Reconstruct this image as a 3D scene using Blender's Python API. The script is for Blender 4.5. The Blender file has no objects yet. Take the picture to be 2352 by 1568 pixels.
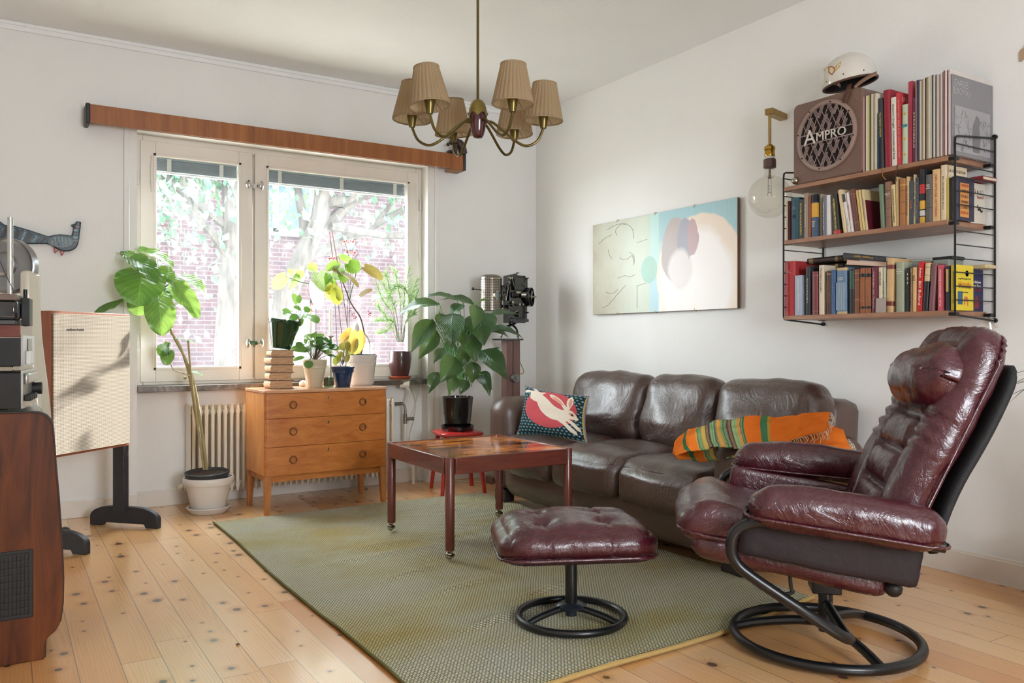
import bpy, bmesh, math, random
from mathutils import Vector, Matrix, noise, Euler
SC = bpy.context.scene
COL = SC.collection
# ---------------------------------------------------------------- camera, world, sun, exposure
TH = math.radians(32.03)
FW = Vector((math.sin(TH), math.cos(TH), 0)); RT = Vector((math.cos(TH), -math.sin(TH), 0))
CAM = Vector((-3.504, -5.252, 1.0)); FPX = 1880.0
cd = bpy.data.cameras.new('camera'); cam = bpy.data.objects.new('camera', cd); COL.objects.link(cam)
cam.location = CAM; cam.rotation_euler = (math.pi/2, 0, -TH)
cd.sensor_width = 36; cd.lens = FPX/2352*36; cd.clip_start = 0.05; cd.clip_end = 200
SC.camera = cam
w = bpy.data.worlds.new('sky'); SC.world = w; w.use_nodes = True
bg = w.node_tree.nodes['Background']; bg.inputs[0].default_value = (0.88, 0.94, 1.0, 1); bg.inputs[1].default_value = 10.5
sd = bpy.data.lights.new('sun', 'SUN'); sd.energy = 8; sd.angle = math.radians(1.0); sd.color = (1, 0.95, 0.88)
sun = bpy.data.objects.new('sun', sd); COL.objects.link(sun); sun.location = (20, 15, 15)
sun.rotation_euler = Vector((.85, .46, .42)).to_track_quat('Z', 'Y').to_euler()
for nm, loc, sx, sy, rx in (('window_portal', (-1.87, .30, 1.5), 1.95, 1.6, -math.pi/2), ('fill_window_portal', (-2.3, -6.68, 1.45), 1.25, 1.4, math.pi/2)):  # the rear portal samples sky through the added fill opening
    pd = bpy.data.lights.new(nm, 'AREA'); pd.shape = 'RECTANGLE'; pd.size = sx; pd.size_y = sy
    pd.cycles.is_portal = True
    po = bpy.data.objects.new(nm, pd); COL.objects.link(po); po.location = loc; po.rotation_euler = (rx, 0, 0)
vs = SC.view_settings; vs.view_transform = 'Standard'; vs.look = 'None'; vs.gamma = 1; vs.use_curve_mapping = False; vs.exposure = 1.48
SC.cycles.use_denoising = True
SC.cycles.max_bounces = 10; SC.cycles.transparent_max_bounces = 16; SC.cycles.sample_clamp_indirect = 8
rnd = random.Random(7)
PI = math.pi
# ---------------------------------------------------------------- helpers
def ray(px, py):
    return FW + (px-1176)/FPX*RT + Vector((0, 0, -(py-784)/FPX))
def PX(px, py, x):
    d = ray(px, py); return CAM + d*((x-CAM.x)/d.x)
def PY(px, py, y):
    d = ray(px, py); return CAM + d*((y-CAM.y)/d.y)
def PZ(px, py, z):
    d = ray(px, py); return CAM + d*((z-1)/d.z)
def PD(px, py, Z):
    return CAM + ray(px, py)*Z
def srgb(h):
    h = h.lstrip('#'); c = [int(h[i:i+2], 16)/255 for i in (0, 2, 4)]
    return tuple([(v/12.92 if v <= .04045 else ((v+.055)/1.055)**2.4) for v in c]+[1])
class N:
    """small node-tree writer"""
    def __init__(s, name):
        s.m = bpy.data.materials.new(name); s.m.use_nodes = True; s.t = s.m.node_tree; s.n = s.t.nodes; s.L = s.t.links
        s.b = s.n['Principled BSDF']; s.out = s.n['Material Output']
    def node(s, ty, ins=None, **kw):
        n = s.n.new(ty)
        for k, v in kw.items(): setattr(n, k, v)
        for k, v in (ins or {}).items(): s.put(n.inputs[k], v)
        return n
    def put(s, sock, v):
        if isinstance(v, bpy.types.Node): v = v.outputs[0]
        if isinstance(v, bpy.types.NodeSocket): s.L.new(v, sock)
        else: sock.default_value = v
    def set(s, **kw):
        nm = dict(color='Base Color', rough='Roughness', metal='Metallic', spec='Specular IOR Level', coat='Coat Weight', coatr='Coat Roughness', trans='Transmission Weight', alpha='Alpha', sub='Subsurface Weight', normal='Normal', sheen='Sheen Weight', ior='IOR', emis='Emission Color', emstr='Emission Strength', tint='Specular Tint')
        for k, v in kw.items(): s.put(s.b.inputs[nm[k]], v)
        return s
    def math(s, op, a, b=0.0, c=None):
        n = s.node('ShaderNodeMath', operation=op); s.put(n.inputs[0], a); s.put(n.inputs[1], b)
        if c is not None: s.put(n.inputs[2], c)
        return n.outputs[0]
    def mix(s, f, a, b, mode='MIX'):
        n = s.node('ShaderNodeMix', data_type='RGBA', blend_type=mode); s.put(n.inputs[0], f); s.put(n.inputs[6], a); s.put(n.inputs[7], b); return n.outputs[2]
    def obj(s): return s.node('ShaderNodeTexCoord').outputs['Object']
    def uv(s): return s.node('ShaderNodeTexCoord').outputs['UV']
    def mapv(s, v, scale=(1, 1, 1), rot=(0, 0, 0), loc=(0, 0, 0)):
        n = s.node('ShaderNodeMapping'); s.L.new(v, n.inputs[0]); n.inputs['Scale'].default_value = scale; n.inputs['Rotation'].default_value = rot; n.inputs['Location'].default_value = loc; return n.outputs[0]
    def noise(s, v, scale=5, det=3, rough=.5, dist=0):
        n = s.node('ShaderNodeTexNoise'); s.L.new(v, n.inputs['Vector']); n.inputs['Scale'].default_value = scale; n.inputs['Detail'].default_value = det; n.inputs['Roughness'].default_value = rough; n.inputs['Distortion'].default_value = dist; return n
    def ramp(s, f, stops, interp='LINEAR'):
        n = s.node('ShaderNodeValToRGB'); s.put(n.inputs[0], f); r = n.color_ramp; r.interpolation = interp
        while len(r.elements) < len(stops): r.elements.new(.5)
        for e, (p, c) in zip(r.elements, stops):
            e.position = p; e.color = c if not isinstance(c, str) else srgb(c)
        return n.outputs[0]
    def bump(s, h, strength=.3, dist=.01, prev=None):
        n = s.node('ShaderNodeBump'); s.put(n.inputs['Height'], h); n.inputs['Strength'].default_value = strength; n.inputs['Distance'].default_value = dist
        if prev is not None: s.L.new(prev, n.inputs['Normal'])
        return n.outputs[0]
    def sep(s, v): return s.node('ShaderNodeSeparateXYZ', {0: v}).outputs
_cache = {}
def mat(c, rough=.5, metal=0, var=.06, bump=.0, bs=60, coat=0, spec=.5, name=None):
    """plain material with a little procedural mottling"""
    key = (c, rough, metal, var, bump, bs, coat, spec)
    if key in _cache: return _cache[key]
    n = N(name or 'm_'+c.strip('#')); col = srgb(c); o = n.obj(); nz = n.noise(o, bs*.35, 3)
    dk = tuple([v*(1-var*2) for v in col[:3]]+[1]); lt = tuple([min(1, v*(1+var)) for v in col[:3]]+[1])
    n.set(color=n.mix(nz, dk, lt), rough=rough, metal=metal, coat=coat, spec=spec)
    if bump: n.set(normal=n.bump(n.noise(o, bs, 4), bump, .004))
    _cache[key] = n.m; return n.m
def wood(name, c1, c2, scale=(1, 12, 12), rough=.45, ns=6, coat=0, bump=.05, loc=(0, 0, 0), rot=(0, 0, 0)):
    n = N(name); v = n.mapv(n.obj(), scale, rot, loc); nz = n.noise(v, ns, 6, .65, .6); fine = n.noise(v, ns*7, 4, .7)
    f = n.math('ADD', n.math('MULTIPLY', nz, .75), n.math('MULTIPLY', fine, .25))
    n.set(color=n.ramp(f, [(.3, c1), (.7, c2)]), rough=rough, coat=coat, normal=n.bump(f, bump, .003)); return n.m
def tag(o, label=None, cat=None, group=None, kind=None):
    if label: o['label'] = label
    if cat: o['category'] = cat
    if group: o['group'] = group
    if kind: o['kind'] = kind
    return o
def thing(name, label, cat, loc=(0, 0, 0), rz=0, group=None):
    o = bpy.data.objects.new(name, None); COL.objects.link(o); o.location = loc; o.rotation_euler = (0, 0, rz); o.empty_display_size = .05
    return tag(o, label, cat, group)
def T(x=0, y=0, z=0, rx=0, ry=0, rz=0, s=1):
    return Matrix.Translation((x, y, z)) @ Euler((rx, ry, rz)).to_matrix().to_4x4() @ Matrix.Scale(s, 4)
def frame_to(a, b):
    d = (Vector(b)-Vector(a)); q = d.to_track_quat('Z', 'Y'); return Matrix.Translation(a) @ q.to_matrix().to_4x4(), d.length
class MB:
    """collects geometry for ONE mesh"""
    def __init__(s): s.v = []; s.f = []; s.uv = {}; s.mi = {}; s.cur = 0
    def add(s, vs, fs, M=None, uvs=None):
        b = len(s.v)
        for p in vs: s.v.append(tuple(M @ Vector(p)) if M is not None else tuple(p))
        for i, f in enumerate(fs):
            if s.cur: s.mi[len(s.f)] = s.cur
            if uvs is not None: s.uv[len(s.f)] = [uvs[k] for k in f]
            s.f.append([b+k for k in f])
        return s
    def box(s, x0, y0, z0, x1, y1, z1, M=None):
        x0, x1 = sorted((x0, x1)); y0, y1 = sorted((y0, y1)); z0, z1 = sorted((z0, z1))
        return s.add([(x0, y0, z0), (x1, y0, z0), (x1, y1, z0), (x0, y1, z0), (x0, y0, z1), (x1, y0, z1), (x1, y1, z1), (x0, y1, z1)],
                     [(0, 3, 2, 1), (4, 5, 6, 7), (0, 1, 5, 4), (1, 2, 6, 5), (2, 3, 7, 6), (3, 0, 4, 7)], M)
    def lathe(s, prof, n=32, M=None, wob=None, cap=True):
        vs = []; fs = []
        for r, z in prof:
            for k in range(n):
                a = 2*PI*k/n; rr = r*(1+(wob(a, z) if wob else 0)); vs.append((rr*math.cos(a), rr*math.sin(a), z))
        for i in range(len(prof)-1):
            for k in range(n):
                k2 = (k+1) % n; fs.append((i*n+k, i*n+k2, (i+1)*n+k2, (i+1)*n+k))
        if cap:
            if prof[0][0] > 1e-6: fs.append(tuple(range(n))[::-1])
            if prof[-1][0] > 1e-6: fs.append(tuple(range((len(prof)-1)*n, len(prof)*n)))
        return s.add(vs, fs, M)
    def cyl(s, a, b, r, r2=None, n=16):
        M, L = frame_to(a, b); return s.lathe([(r, 0), (r if r2 is None else r2, L)], n, M)
    def tube(s, pts, r, n=10, closed=False, cap=True):
        pts = [Vector(p) for p in pts]; m = len(pts); rs = r if isinstance(r, (list, tuple)) else [r]*m
        vs = []; fs = []; up = None
        for i, p in enumerate(pts):
            if closed: d = pts[(i+1) % m]-pts[i-1]
            else: d = pts[min(i+1, m-1)]-pts[max(i-1, 0)]
            if d.length < 1e-9: d = Vector((0, 0, 1))
            d.normalize()
            if up is None: up = Vector((0, 0, 1)) if abs(d.z) < .9 else Vector((1, 0, 0))
            x = up.cross(d)
            if x.length < 1e-4: x = Vector((0, 1, 0)).cross(d)
            x.normalize(); up = d.cross(x)
            for k in range(n):
                a = 2*PI*k/n; vs.append(p+x*math.cos(a)*rs[i]+up*math.sin(a)*rs[i])
        R = m if closed else m-1
        for i in range(R):
            j = (i+1) % m
            for k in range(n):
                k2 = (k+1) % n; fs.append((i*n+k, i*n+k2, j*n+k2, j*n+k))
        if not closed and cap: fs.append(tuple(range(n))[::-1]); fs.append(tuple(range((m-1)*n, m*n)))
        return s.add(vs, fs)
    def prism(s, pts, t, M=None, z0=0):
        """outline in XY extruded along Z"""
        n = len(pts); vs = [(p[0], p[1], z0) for p in pts]+[(p[0], p[1], z0+t) for p in pts]
        ar = sum(pts[i][0]*pts[(i+1) % n][1]-pts[(i+1) % n][0]*pts[i][1] for i in range(n))
        if ar < 0: pts = pts[::-1]; vs = [(p[0], p[1], z0) for p in pts]+[(p[0], p[1], z0+t) for p in pts]
        fs = [tuple(range(n))[::-1], tuple(range(n, 2*n))]+[(i, (i+1) % n, n+(i+1) % n, n+i) for i in range(n)]
        return s.add(vs, fs, M)
    def grid(s, fn, nu, nv, M=None, closeu=False, closev=False):
        vs = []; fs = []; uv = []
        for i in range(nu):
            for j in range(nv):
                u = i/(nu if closeu else nu-1); v = j/(nv if closev else nv-1); vs.append(fn(u, v)); uv.append((u, v))
        for i in range(nu if closeu else nu-1):
            for j in range(nv if closev else nv-1):
                i2 = (i+1) % nu; j2 = (j+1) % nv; fs.append((i*nv+j, i2*nv+j, i2*nv+j2, i*nv+j2))
        return s.add(vs, fs, M, uv)
    def ball(s, c, r, n=14, sc=(1, 1, 1)):
        prof = [(max(r*math.sin(PI*i/(n//2)), 1e-7), -r*math.cos(PI*i/(n//2))) for i in range(n//2+1)]
        return s.lathe(prof, n, Matrix.Translation(c) @ Matrix.Diagonal((*sc, 1)), cap=False)
    def build(s, name, m, parent=None, ang=35, bevel=0, seg=2, subd=0, solid=0, M=None, kind=None):
        me = bpy.data.meshes.new(name); me.from_pydata(s.v, [], s.f); me.validate()
        if s.uv and len(me.polygons) == len(s.f):
            ul = me.uv_layers.new(name='UVMap')
            for p in me.polygons:
                if p.index in s.uv:
                    for li, q in zip(p.loop_indices, s.uv[p.index]): ul.data[li].uv = q
        ms = m if isinstance(m, (list, tuple)) else [m]
        for x in ms: me.materials.append(x)
        if s.mi and len(me.polygons) == len(s.f):
            for k, i in s.mi.items(): me.polygons[k].material_index = i
        bm = bmesh.new(); bm.from_mesh(me)
        if not solid and not bevel: bmesh.ops.remove_doubles(bm, verts=bm.verts, dist=1e-6)
        bm.to_mesh(me); bm.free()
        if ang: 
            for p in me.polygons: p.use_smooth = True
            if ang < 180: me.set_sharp_from_angle(angle=math.radians(ang))
        o = bpy.data.objects.new(name, me); COL.objects.link(o)
        if parent is not None: o.parent = parent
        if M is not None: o.matrix_local = M
        if solid: md = o.modifiers.new('s', 'SOLIDIFY'); md.thickness = solid; md.offset = 0
        if bevel: md = o.modifiers.new('b', 'BEVEL'); md.width = bevel; md.segments = seg; md.limit_method = 'ANGLE'; md.angle_limit = math.radians(40); md.harden_normals = False
        if subd: md = o.modifiers.new('u', 'SUBSURF'); md.levels = subd; md.render_levels = subd
        if kind: o['kind'] = kind
        return o
def boxo(name, a, b, m, parent=None, bevel=.003, M=None, kind=None):
    return MB().box(*a, *b).build(name, m, parent, bevel=bevel, M=M, kind=kind)
def bez(pts, n=8):
    """Catmull-Rom through points"""
    P = [Vector(p) for p in pts]; P = [P[0]*2-P[1]]+P+[P[-1]*2-P[-2]]; out = []
    for i in range(1, len(P)-2):
        for k in range(n):
            t = k/n; a, b, c, d = P[i-1:i+3]
            out.append(.5*((2*b)+(c-a)*t+(2*a-5*b+4*c-d)*t*t+(3*b-a-3*c+d)*t**3))
    out.append(P[-2]); return out
def text_obj(name, s, size, m, parent, M, align='CENTER', depth=.0006, sx=1, fit=None):
    cu = bpy.data.curves.new(name, 'FONT'); cu.body = s; cu.size = size; cu.align_x = align; cu.align_y = 'CENTER'; cu.extrude = depth/2; cu.resolution_u = 2
    t = bpy.data.objects.new(name, cu); COL.objects.link(t)
    dg = bpy.context.evaluated_depsgraph_get(); me = bpy.data.meshes.new_from_object(t.evaluated_get(dg)); bpy.data.objects.remove(t)
    if me.vertices:
        xs = [v.co.x for v in me.vertices]; wd = max(xs)-min(xs)
        k = sx if fit is None else min(sx, fit/wd) if sx < 5 else fit/wd
        for v in me.vertices: v.co.x *= k
    me.materials.clear(); me.materials.append(m)
    o = bpy.data.objects.new(name, me); COL.objects.link(o)
    if parent is not None: o.parent = parent
    o.matrix_local = M; return o
# ---------------------------------------------------------------- setting: room shell
def wallmat(name, c, bs=7):
    n = N(name); o = n.obj(); a = n.noise(o, 2.2, 4); b = n.noise(n.mapv(o, (9, 9, 3)), 5, 5, .6); g = n.noise(o, 120, 3)
    col = srgb(c); d = tuple([v*.93 for v in col[:3]]+[1])
    n.set(color=n.mix(a, d, col), rough=.62, spec=.25, normal=n.bump(g, .10, .002, n.bump(b, .16, .01))); return n.m
M_WALL = wallmat('wall_paint', '#F0EFEC'); M_CEIL = wallmat('ceiling_paint', '#F5F5F4')
M_WHITE = mat('#EAE4DA', .35, var=.02, bump=.08, bs=30, coat=.15, name='white_gloss_paint')
M_TRIM = mat('#E6DFD5', .4, var=.03, bump=.1, bs=40, name='trim_paint')
def pine():
    n = N('pine_floor'); o = n.obj(); x, y, z = n.sep(o)[:3]
    W = .118
    xi = n.math('DIVIDE', x, W); ix = n.math('FLOOR', xi); fx = n.math('FRACT', xi)
    rn = n.node('ShaderNodeTexWhiteNoise', noise_dimensions='1D'); n.put(rn.inputs['W'], ix)
    off = n.math('MULTIPLY', rn.outputs['Value'], 7.3)
    yi = n.math('DIVIDE', n.math('ADD', y, off), 1.9); iy = n.math('FLOOR', yi); fy = n.math('FRACT', yi)
    bid = n.math('ADD', n.math('MULTIPLY', ix, 3.17), n.math('MULTIPLY', iy, 11.3))
    r2 = n.node('ShaderNodeTexWhiteNoise', noise_dimensions='1D'); n.put(r2.inputs['W'], bid)
    sh = n.node('ShaderNodeCombineXYZ', {0: x, 1: y, 2: n.math('MULTIPLY', bid, 1.7)}).outputs[0]
    # knots
    kv = n.node('ShaderNodeCombineXYZ', {0: n.math('ADD', x, n.math('MULTIPLY', bid, 5.31)), 1: n.math('MULTIPLY', y, .80)}).outputs[0]; vo = n.node('ShaderNodeTexVoronoi', {'Scale': 9.5, 'Randomness': 1.0}, feature='F1', voronoi_dimensions='2D'); n.L.new(kv, vo.inputs['Vector'])
    kd = vo.outputs['Distance']; kc = vo.outputs['Color']
    big = n.math('GREATER_THAN', n.sep(kc)[0], .58)
    size = n.math('MULTIPLY_ADD', n.math('POWER', n.sep(kc)[1], 2), .11, .045)
    knot = n.math('MULTIPLY', big, n.node('ShaderNodeMapRange', {'Value': n.math('DIVIDE', kd, size), 'From Min': 1.25, 'From Max': .75}, interpolation_type='SMOOTHSTEP').outputs[0])
    halo = n.math('MULTIPLY', big, n.node('ShaderNodeMapRange', {'Value': n.math('DIVIDE', kd, size), 'From Min': 3.6, 'From Max': .8}, interpolation_type='SMOOTHSTEP').outputs[0])
    # grain: rings bent round knots
    gn = n.noise(n.mapv(sh, (5, .35, 1)), 2.2, 3, .5); 
    gx = n.math('ADD', n.math('MULTIPLY', x, 1.0), n.math('MULTIPLY', gn, .085)); gx = n.math('ADD', gx, n.math('MULTIPLY', halo, .02))
    wv = n.math('SINE', n.math('MULTIPLY', gx, 620)); wv = n.math('MULTIPLY_ADD', wv, .5, .5)
    amp = n.noise(n.mapv(sh, (3, .5, 1)), 3, 3)
    base = n.ramp(r2.outputs['Value'], [(0, '#D69A5C'), (.3, '#E6B67C'), (.6, '#ECC593'), (.85, '#DFA96C'), (1, '#CF8F50')])
    fib = n.noise(n.mapv(sh, (60, 1.6, 1)), 4, 3)
    col = n.mix(n.math('MULTIPLY', n.math('MULTIPLY', wv, amp), .6), base, srgb('#C07B3E'))
    col = n.mix(n.math('MULTIPLY', fib, .18), col, srgb('#B98350'))
    col = n.mix(n.math('MULTIPLY', halo, .45), col, srgb('#B0713A'))
    col = n.mix(n.math('MULTIPLY', knot, .92), col, srgb('#3B2114'))
    ex = n.math('ABSOLUTE', n.math('SUBTRACT', fx, .5)); ey = n.math('ABSOLUTE', n.math('SUBTRACT', fy, .5))
    g1 = n.math('GREATER_THAN', ex, .5-.0115); g2 = n.math('GREATER_THAN', ey, .5-.0007); gap = n.math('MAXIMUM', g1, g2)
    col = n.mix(n.math('MULTIPLY', gap, .8), col, srgb('#6B5342'))
    n.set(color=col, rough=n.math('MULTIPLY_ADD', fib, .16, .26), coat=.75, coatr=.20, spec=.5)
    h = n.math('SUBTRACT', n.math('MULTIPLY', fib, .15), gap)
    n.set(normal=n.bump(h, .35, .002)); return n.m
M_PINE = pine()
def struct(name, mb, m, bevel=0, parent=None):
    return mb.build(name, m, parent, bevel=bevel, kind='structure' if parent is None else None)
X0, X1, Y0, H = -4.45, 0.0, -6.6, 2.75
OX0, OX1, OZ0, OZ1 = -2.82, -.925, .735, 2.245
struct('floor', MB().box(X0-.2, Y0-.3, -.12, X1+.2, .3, 0), M_PINE)
struct('ceiling', MB().box(X0-.2, Y0-.3, H, X1+.2, .45, H+.15), M_CEIL)
b = MB().box(X0-.2, 0, 0, OX0, .25, H).box(OX1, 0, 0, .2, .25, H).box(OX0, 0, OZ1, OX1, .25, H).box(OX0, .10, 0, OX1, .25, OZ0-.035)
struct('wall_back', b, M_WALL)
struct('wall_right', MB().box(0, Y0-.3, 0, .2, 0, H), M_WALL)
struct('wall_left', MB().box(X0-.2, Y0-.3, 0, X0, 0, H), M_WALL)
wx0, wx1, wz0, wz1 = -2.9, -1.75, .8, 2.1  # unseen opening behind the camera, added to let in fill light
b = MB().box(X0, Y0-.3, 0, wx0, Y0, H).box(wx1, Y0-.3, 0, 0, Y0, H).box(wx0, Y0-.3, 0, wx1, Y0, wz0).box(wx0, Y0-.3, wz1, wx1, Y0, H)
struct('wall_front', b, M_WALL)
b = MB()
for x in (wx0, wx1-.06): b.box(x, Y0-.2, wz0, x+.06, Y0-.14, wz1)
b.box(wx0, Y0-.2, wz0, wx1, Y0-.14, wz0+.06).box(wx0, Y0-.2, wz1-.06, wx1, Y0-.14, wz1)
struct('added_fill_window', b, M_WHITE)
# skirting boards
def skirt(name, x0, y0, x1, y1, n):
    b = MB(); t = .014; hh = .098
    dx, dy = n
    b.box(min(x0, x1, x0+dx*t, x1+dx*t), min(y0, y1, y0+dy*t, y1+dy*t), 0, max(x0, x1, x0+dx*t, x1+dx*t), max(y0, y1, y0+dy*t, y1+dy*t), hh)
    return struct(name, b, M_TRIM, .003)
skirt('baseboard_back', X0, 0, OX0, 0, (0, -1)); skirt('baseboard_back', OX0, .10, OX1, .10, (0, -1)); skirt('baseboard_back', OX1, 0, -.015, 0, (0, -1))
skirt('baseboard_right', 0, Y0, 0, 0, (-1, 0)); skirt('baseboard_left', X0, Y0, X0, 0, (1, 0))
# ceiling moulding along the window wall, battens beside the opening, a cable duct on the skirting
struct('trim_1', MB().box(X0, -.012, H-.045, -.02, 0, H).box(X0, -.022, H-.02, -.02, -.012, H), M_CEIL, .004)
struct('trim_2', MB().box(-2.892, -.016, .098, -2.862, 0, 2.26), M_WALL, .003)
struct('trim_3', MB().box(-.872, -.016, .098, -.842, 0, 2.26), M_WALL, .003)
struct('trim_4', MB().box(-.85, -.022, .098, -.02, 0, .113), M_WHITE, .002)
struct('trim_5', MB().box(-.012, Y0, .098, 0, 0, .108), M_WHITE, .002)
# stone sill
n = N('dark_marble_sill'); o = n.obj(); nz = n.noise(o, 9, 8, .65, 1.2)
n.set(color=n.ramp(nz, [(.3, '#4A423C'), (.5, '#6B6058'), (.62, '#8F857B'), (.75, '#5A5049')]), rough=.3, coat=.2)
struct('trim_6', MB().box(OX0-.0, -.03, OZ0-.035, OX1+.0, .165, OZ0), n.m, .003)
# ---------------------------------------------------------------- window
YF = .10
n = N('dusty_window_glass'); o = n.obj(); tr = n.node('ShaderNodeBsdfTransparent', {0: (.97, .985, .98, 1)}); gl = n.node('ShaderNodeBsdfGlossy', {1: .02})
du = n.node('ShaderNodeBsdfTranslucent', {0: (.95, .97, 1, 1)})
lw = n.node('ShaderNodeLayerWeight', {0: .5}); fr = n.math('MULTIPLY_ADD', n.math('POWER', lw.outputs['Facing'], 5), .5, .02); m1 = n.node('ShaderNodeMixShader', {0: fr, 1: tr, 2: gl})
dn = n.noise(n.mapv(o, (3, 1, 1.2)), 3.0, 6, .7, .6)
dd = n.node('ShaderNodeMapRange', {'Value': dn, 'From Min': .35, 'From Max': .75, 'To Min': .003, 'To Max': .03})
m2 = n.node('ShaderNodeMixShader', {0: dd.outputs[0], 1: m1, 2: du}); n.L.new(m2.outputs[0], n.out.inputs[0])
M_GLASS = n.m
M_CHROME = mat('#C9C9C6', .12, 1, .03, name='chrome')
win = bpy.data.objects.new('window_1', None); COL.objects.link(win); win.location = (0, 0, 0); win['kind'] = 'structure'
fx0, fx1, fz0, fz1 = OX0, OX1, OZ0, OZ1
b = MB()
fr_t = .045
b.box(fx0, YF, fz0, fx0+fr_t, .24, fz1).box(fx1-fr_t, YF, fz0, fx1, .24, fz1).box(fx0+fr_t, YF, fz1-fr_t, fx1-fr_t, .24, fz1).box(fx0+fr_t, YF, fz0, fx1-fr_t, .24, fz0+.04)
b.box(-2.132, YF+.012, fz0+.04, -2.110, .24, fz1-fr_t)
b.build('window_frame', M_WHITE, win, bevel=.004)
def casement(x0, x1, z0, z1, y0=YF-.012, w=.085, name='casement'):
    b = MB()
    b.box(x0, y0, z0, x0+w, y0+.045, z1).box(x1-w, y0, z0, x1, y0+.045, z1).box(x0+w, y0, z1-w, x1-w, y0+.045, z1).box(x0+w, y0, z0, x1-w, y0+.045, z0+w)
    # inner bead
    q = w-.014
    for (a, c, d, e) in ((x0+q, z0+q, x0+w+.004, z1-q), (x1-w-.004, z0+q, x1-q, z1-q), (x0+q, z1-w-.004, x1-q, z1-q), (x0+q, z0+q, x1-q, z0+w+.004)):
        b.box(a, y0-.006, c, d, y0, e)
    f = b.build(name, M_WHITE, win, bevel=.003)
    MB().box(x0+w-.01, y0+.022, z0+w-.01, x1-w+.01, y0+.026, z1-w+.01).build('pane', M_GLASS, f)
    # blind folded up between the sashes
    bl = MB()
    for k in range(11): bl.box(x0+w+.002, y0+.05, z1-w-.012-k*.0068, x1-w-.002, y0+.075, z1-w-.0075-k*.0068)
    bl.box(x0+w+.002, y0+.047, z1-w-.012, x1-w-.002, y0+.079, z1-w+.02)
    bl.build('venetian_blind', mat('#8E9BA3', .45, 0, .05, name='blind_slat'), f)
    tp = MB(); nt = 2 if x1-x0 < .8 else 3
    for k in range(nt):
        xx = x0+w+(x1-x0-2*w)*((.17, .8) if nt == 2 else (.09, .52, .92))[k]
        tp.box(xx-.012, y0+.042, z1-w-.085, xx+.012, y0+.0465, z1-w-.005)
    tp.build('blind_tape', mat('#DADAD6', .8, name='tape'), f)
    bt = MB().box(x0+w+.002, y0+.048, z1-w-.094, x1-w-.002, y0+.077, z1-w-.086); bt.build('blind_rail', mat('#F2F2F0', .4, name='blind_rail'), f)
    return f
c1 = casement(fx0+.03, -2.128, fz0+.02, fz1-.035)
c2 = casement(-2.114, fx1-.03, fz0+.02, fz1-.035)
def latch(z):
    p = MB()
    for sx in (-1, 1):
        c = Vector((-2.121+sx*.042, YF-.05, z)); M = Matrix.Translation(c) @ Euler((PI/2, 0, sx*.5)).to_matrix().to_4x4()
        p.lathe([(.001, -.008), (.012, -.006), (.022, 0), (.012, .006), (.001, .008)], 16, M @ Matrix.Diagonal((.75, 1.25, 1, 1)))
        p.cyl((c.x, c.y, c.z), (-2.121+sx*.02, YF-.014, z), .006, n=8)
    p.box(-2.145, YF-.02, z-.012, -2.097, YF-.012, z+.012); p.box(-2.127, YF-.03, z-.022, -2.115, YF-.014, z+.005)
    p.build('window_latch', M_CHROME, win)
latch(2.0); latch(.99)
b = MB()
for xx in (fx0+.012, fx1-.02):
    for z in (1.98, 1.0): b.cyl((xx+.004, YF-.012, z-.04), (xx+.004, YF-.012, z+.04), .007, n=10)
b.build('hinge', M_WHITE, win)
b = MB(); b.tube(bez([(-.985, YF-.03, 2.13), (-.975, YF-.035, 1.9), (-.955, YF-.04, 1.62)], 6), .0022, 6); b.cyl((-.957, YF-.04, 1.66), (-.955, YF-.04, 1.60), .004, n=8)
b.tube(bez([(-2.73, YF-.02, 2.12), (-2.735, YF-.022, 2.0), (-2.73, YF-.022, 1.9)], 4), .003, 6)
b.build('blind_cord', mat('#DDD9CF', .6, name='cord'), win)
# hanging chain in front of the big pane
ch = MB(); 
for k in range(40): ch.ball(PY(793, 358, .05)+Vector((0, 0, -.0125*k)), .0018, 6)
c0 = PY(793, 478, .05)
ch.tube([PY(768, 474, .04), PY(792, 478, .05)], .0016, 6); ch.tube([PY(793, 478, .05), PY(804, 492, .07)], .0016, 6)
tag(ch.build('hanging_chain', mat('#5A564E', .4, .8, name='thin_wire')), 'thin bead chain with a bent wire hanging before the large window pane', 'chain')
# ---------------------------------------------------------------- outside: street, brick building, trees
struct('ground', MB().box(-30, .45, -1.3, 30, 40, -1.2), mat('#8C887E', .9, bs=2, name='pavement'))
def brick():
    n = N('brick_facade'); o = n.obj(); v = n.mapv(o, (1, 1, 1), (PI/2, 0, 0)); xyz = n.sep(o)
    cv = n.node('ShaderNodeCombineXYZ', {0: xyz[0], 1: xyz[2]}).outputs[0]
    br = n.node('ShaderNodeTexBrick', {'Scale': 1.0, 'Mortar Size': .008, 'Mortar Smooth': .2, 'Brick Width': .25, 'Row Height': .075, 'Color1': srgb('#382326'), 'Color2': srgb('#2E1F24'), 'Mortar': srgb('#484044')})
    n.L.new(cv, br.inputs['Vector']); n.set(color=br.outputs[0], rough=.9); return n.m
M_BRICK = brick(); YB = 9.0
bl = bpy.data.objects.new('brick_building', None); COL.objects.link(bl); bl.location = (4, YB, -1.2)
tag(bl, 'pale red brick apartment building across the street', 'building')
def addb(mb, name, m, parent=bl, bevel=0):
    o = mb.build(name, m, parent, bevel=bevel); o.matrix_parent_inverse = Matrix.Identity(4); o.location = (-4, -YB, 1.2) if parent is bl else (0, 0, 0); return o
wins = [(-2.9, -1.7), (-.1, 1.3), (3.4, 4.6), (6.0, 7.2), (8.6, 9.8)]
rows = [(.15, 1.75), (2.9, 4.0)]
cuts = sorted(wins); b = MB(); x = -8
edges = [-8]
for a, c in cuts: edges += [a, c]
edges.append(16)
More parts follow.
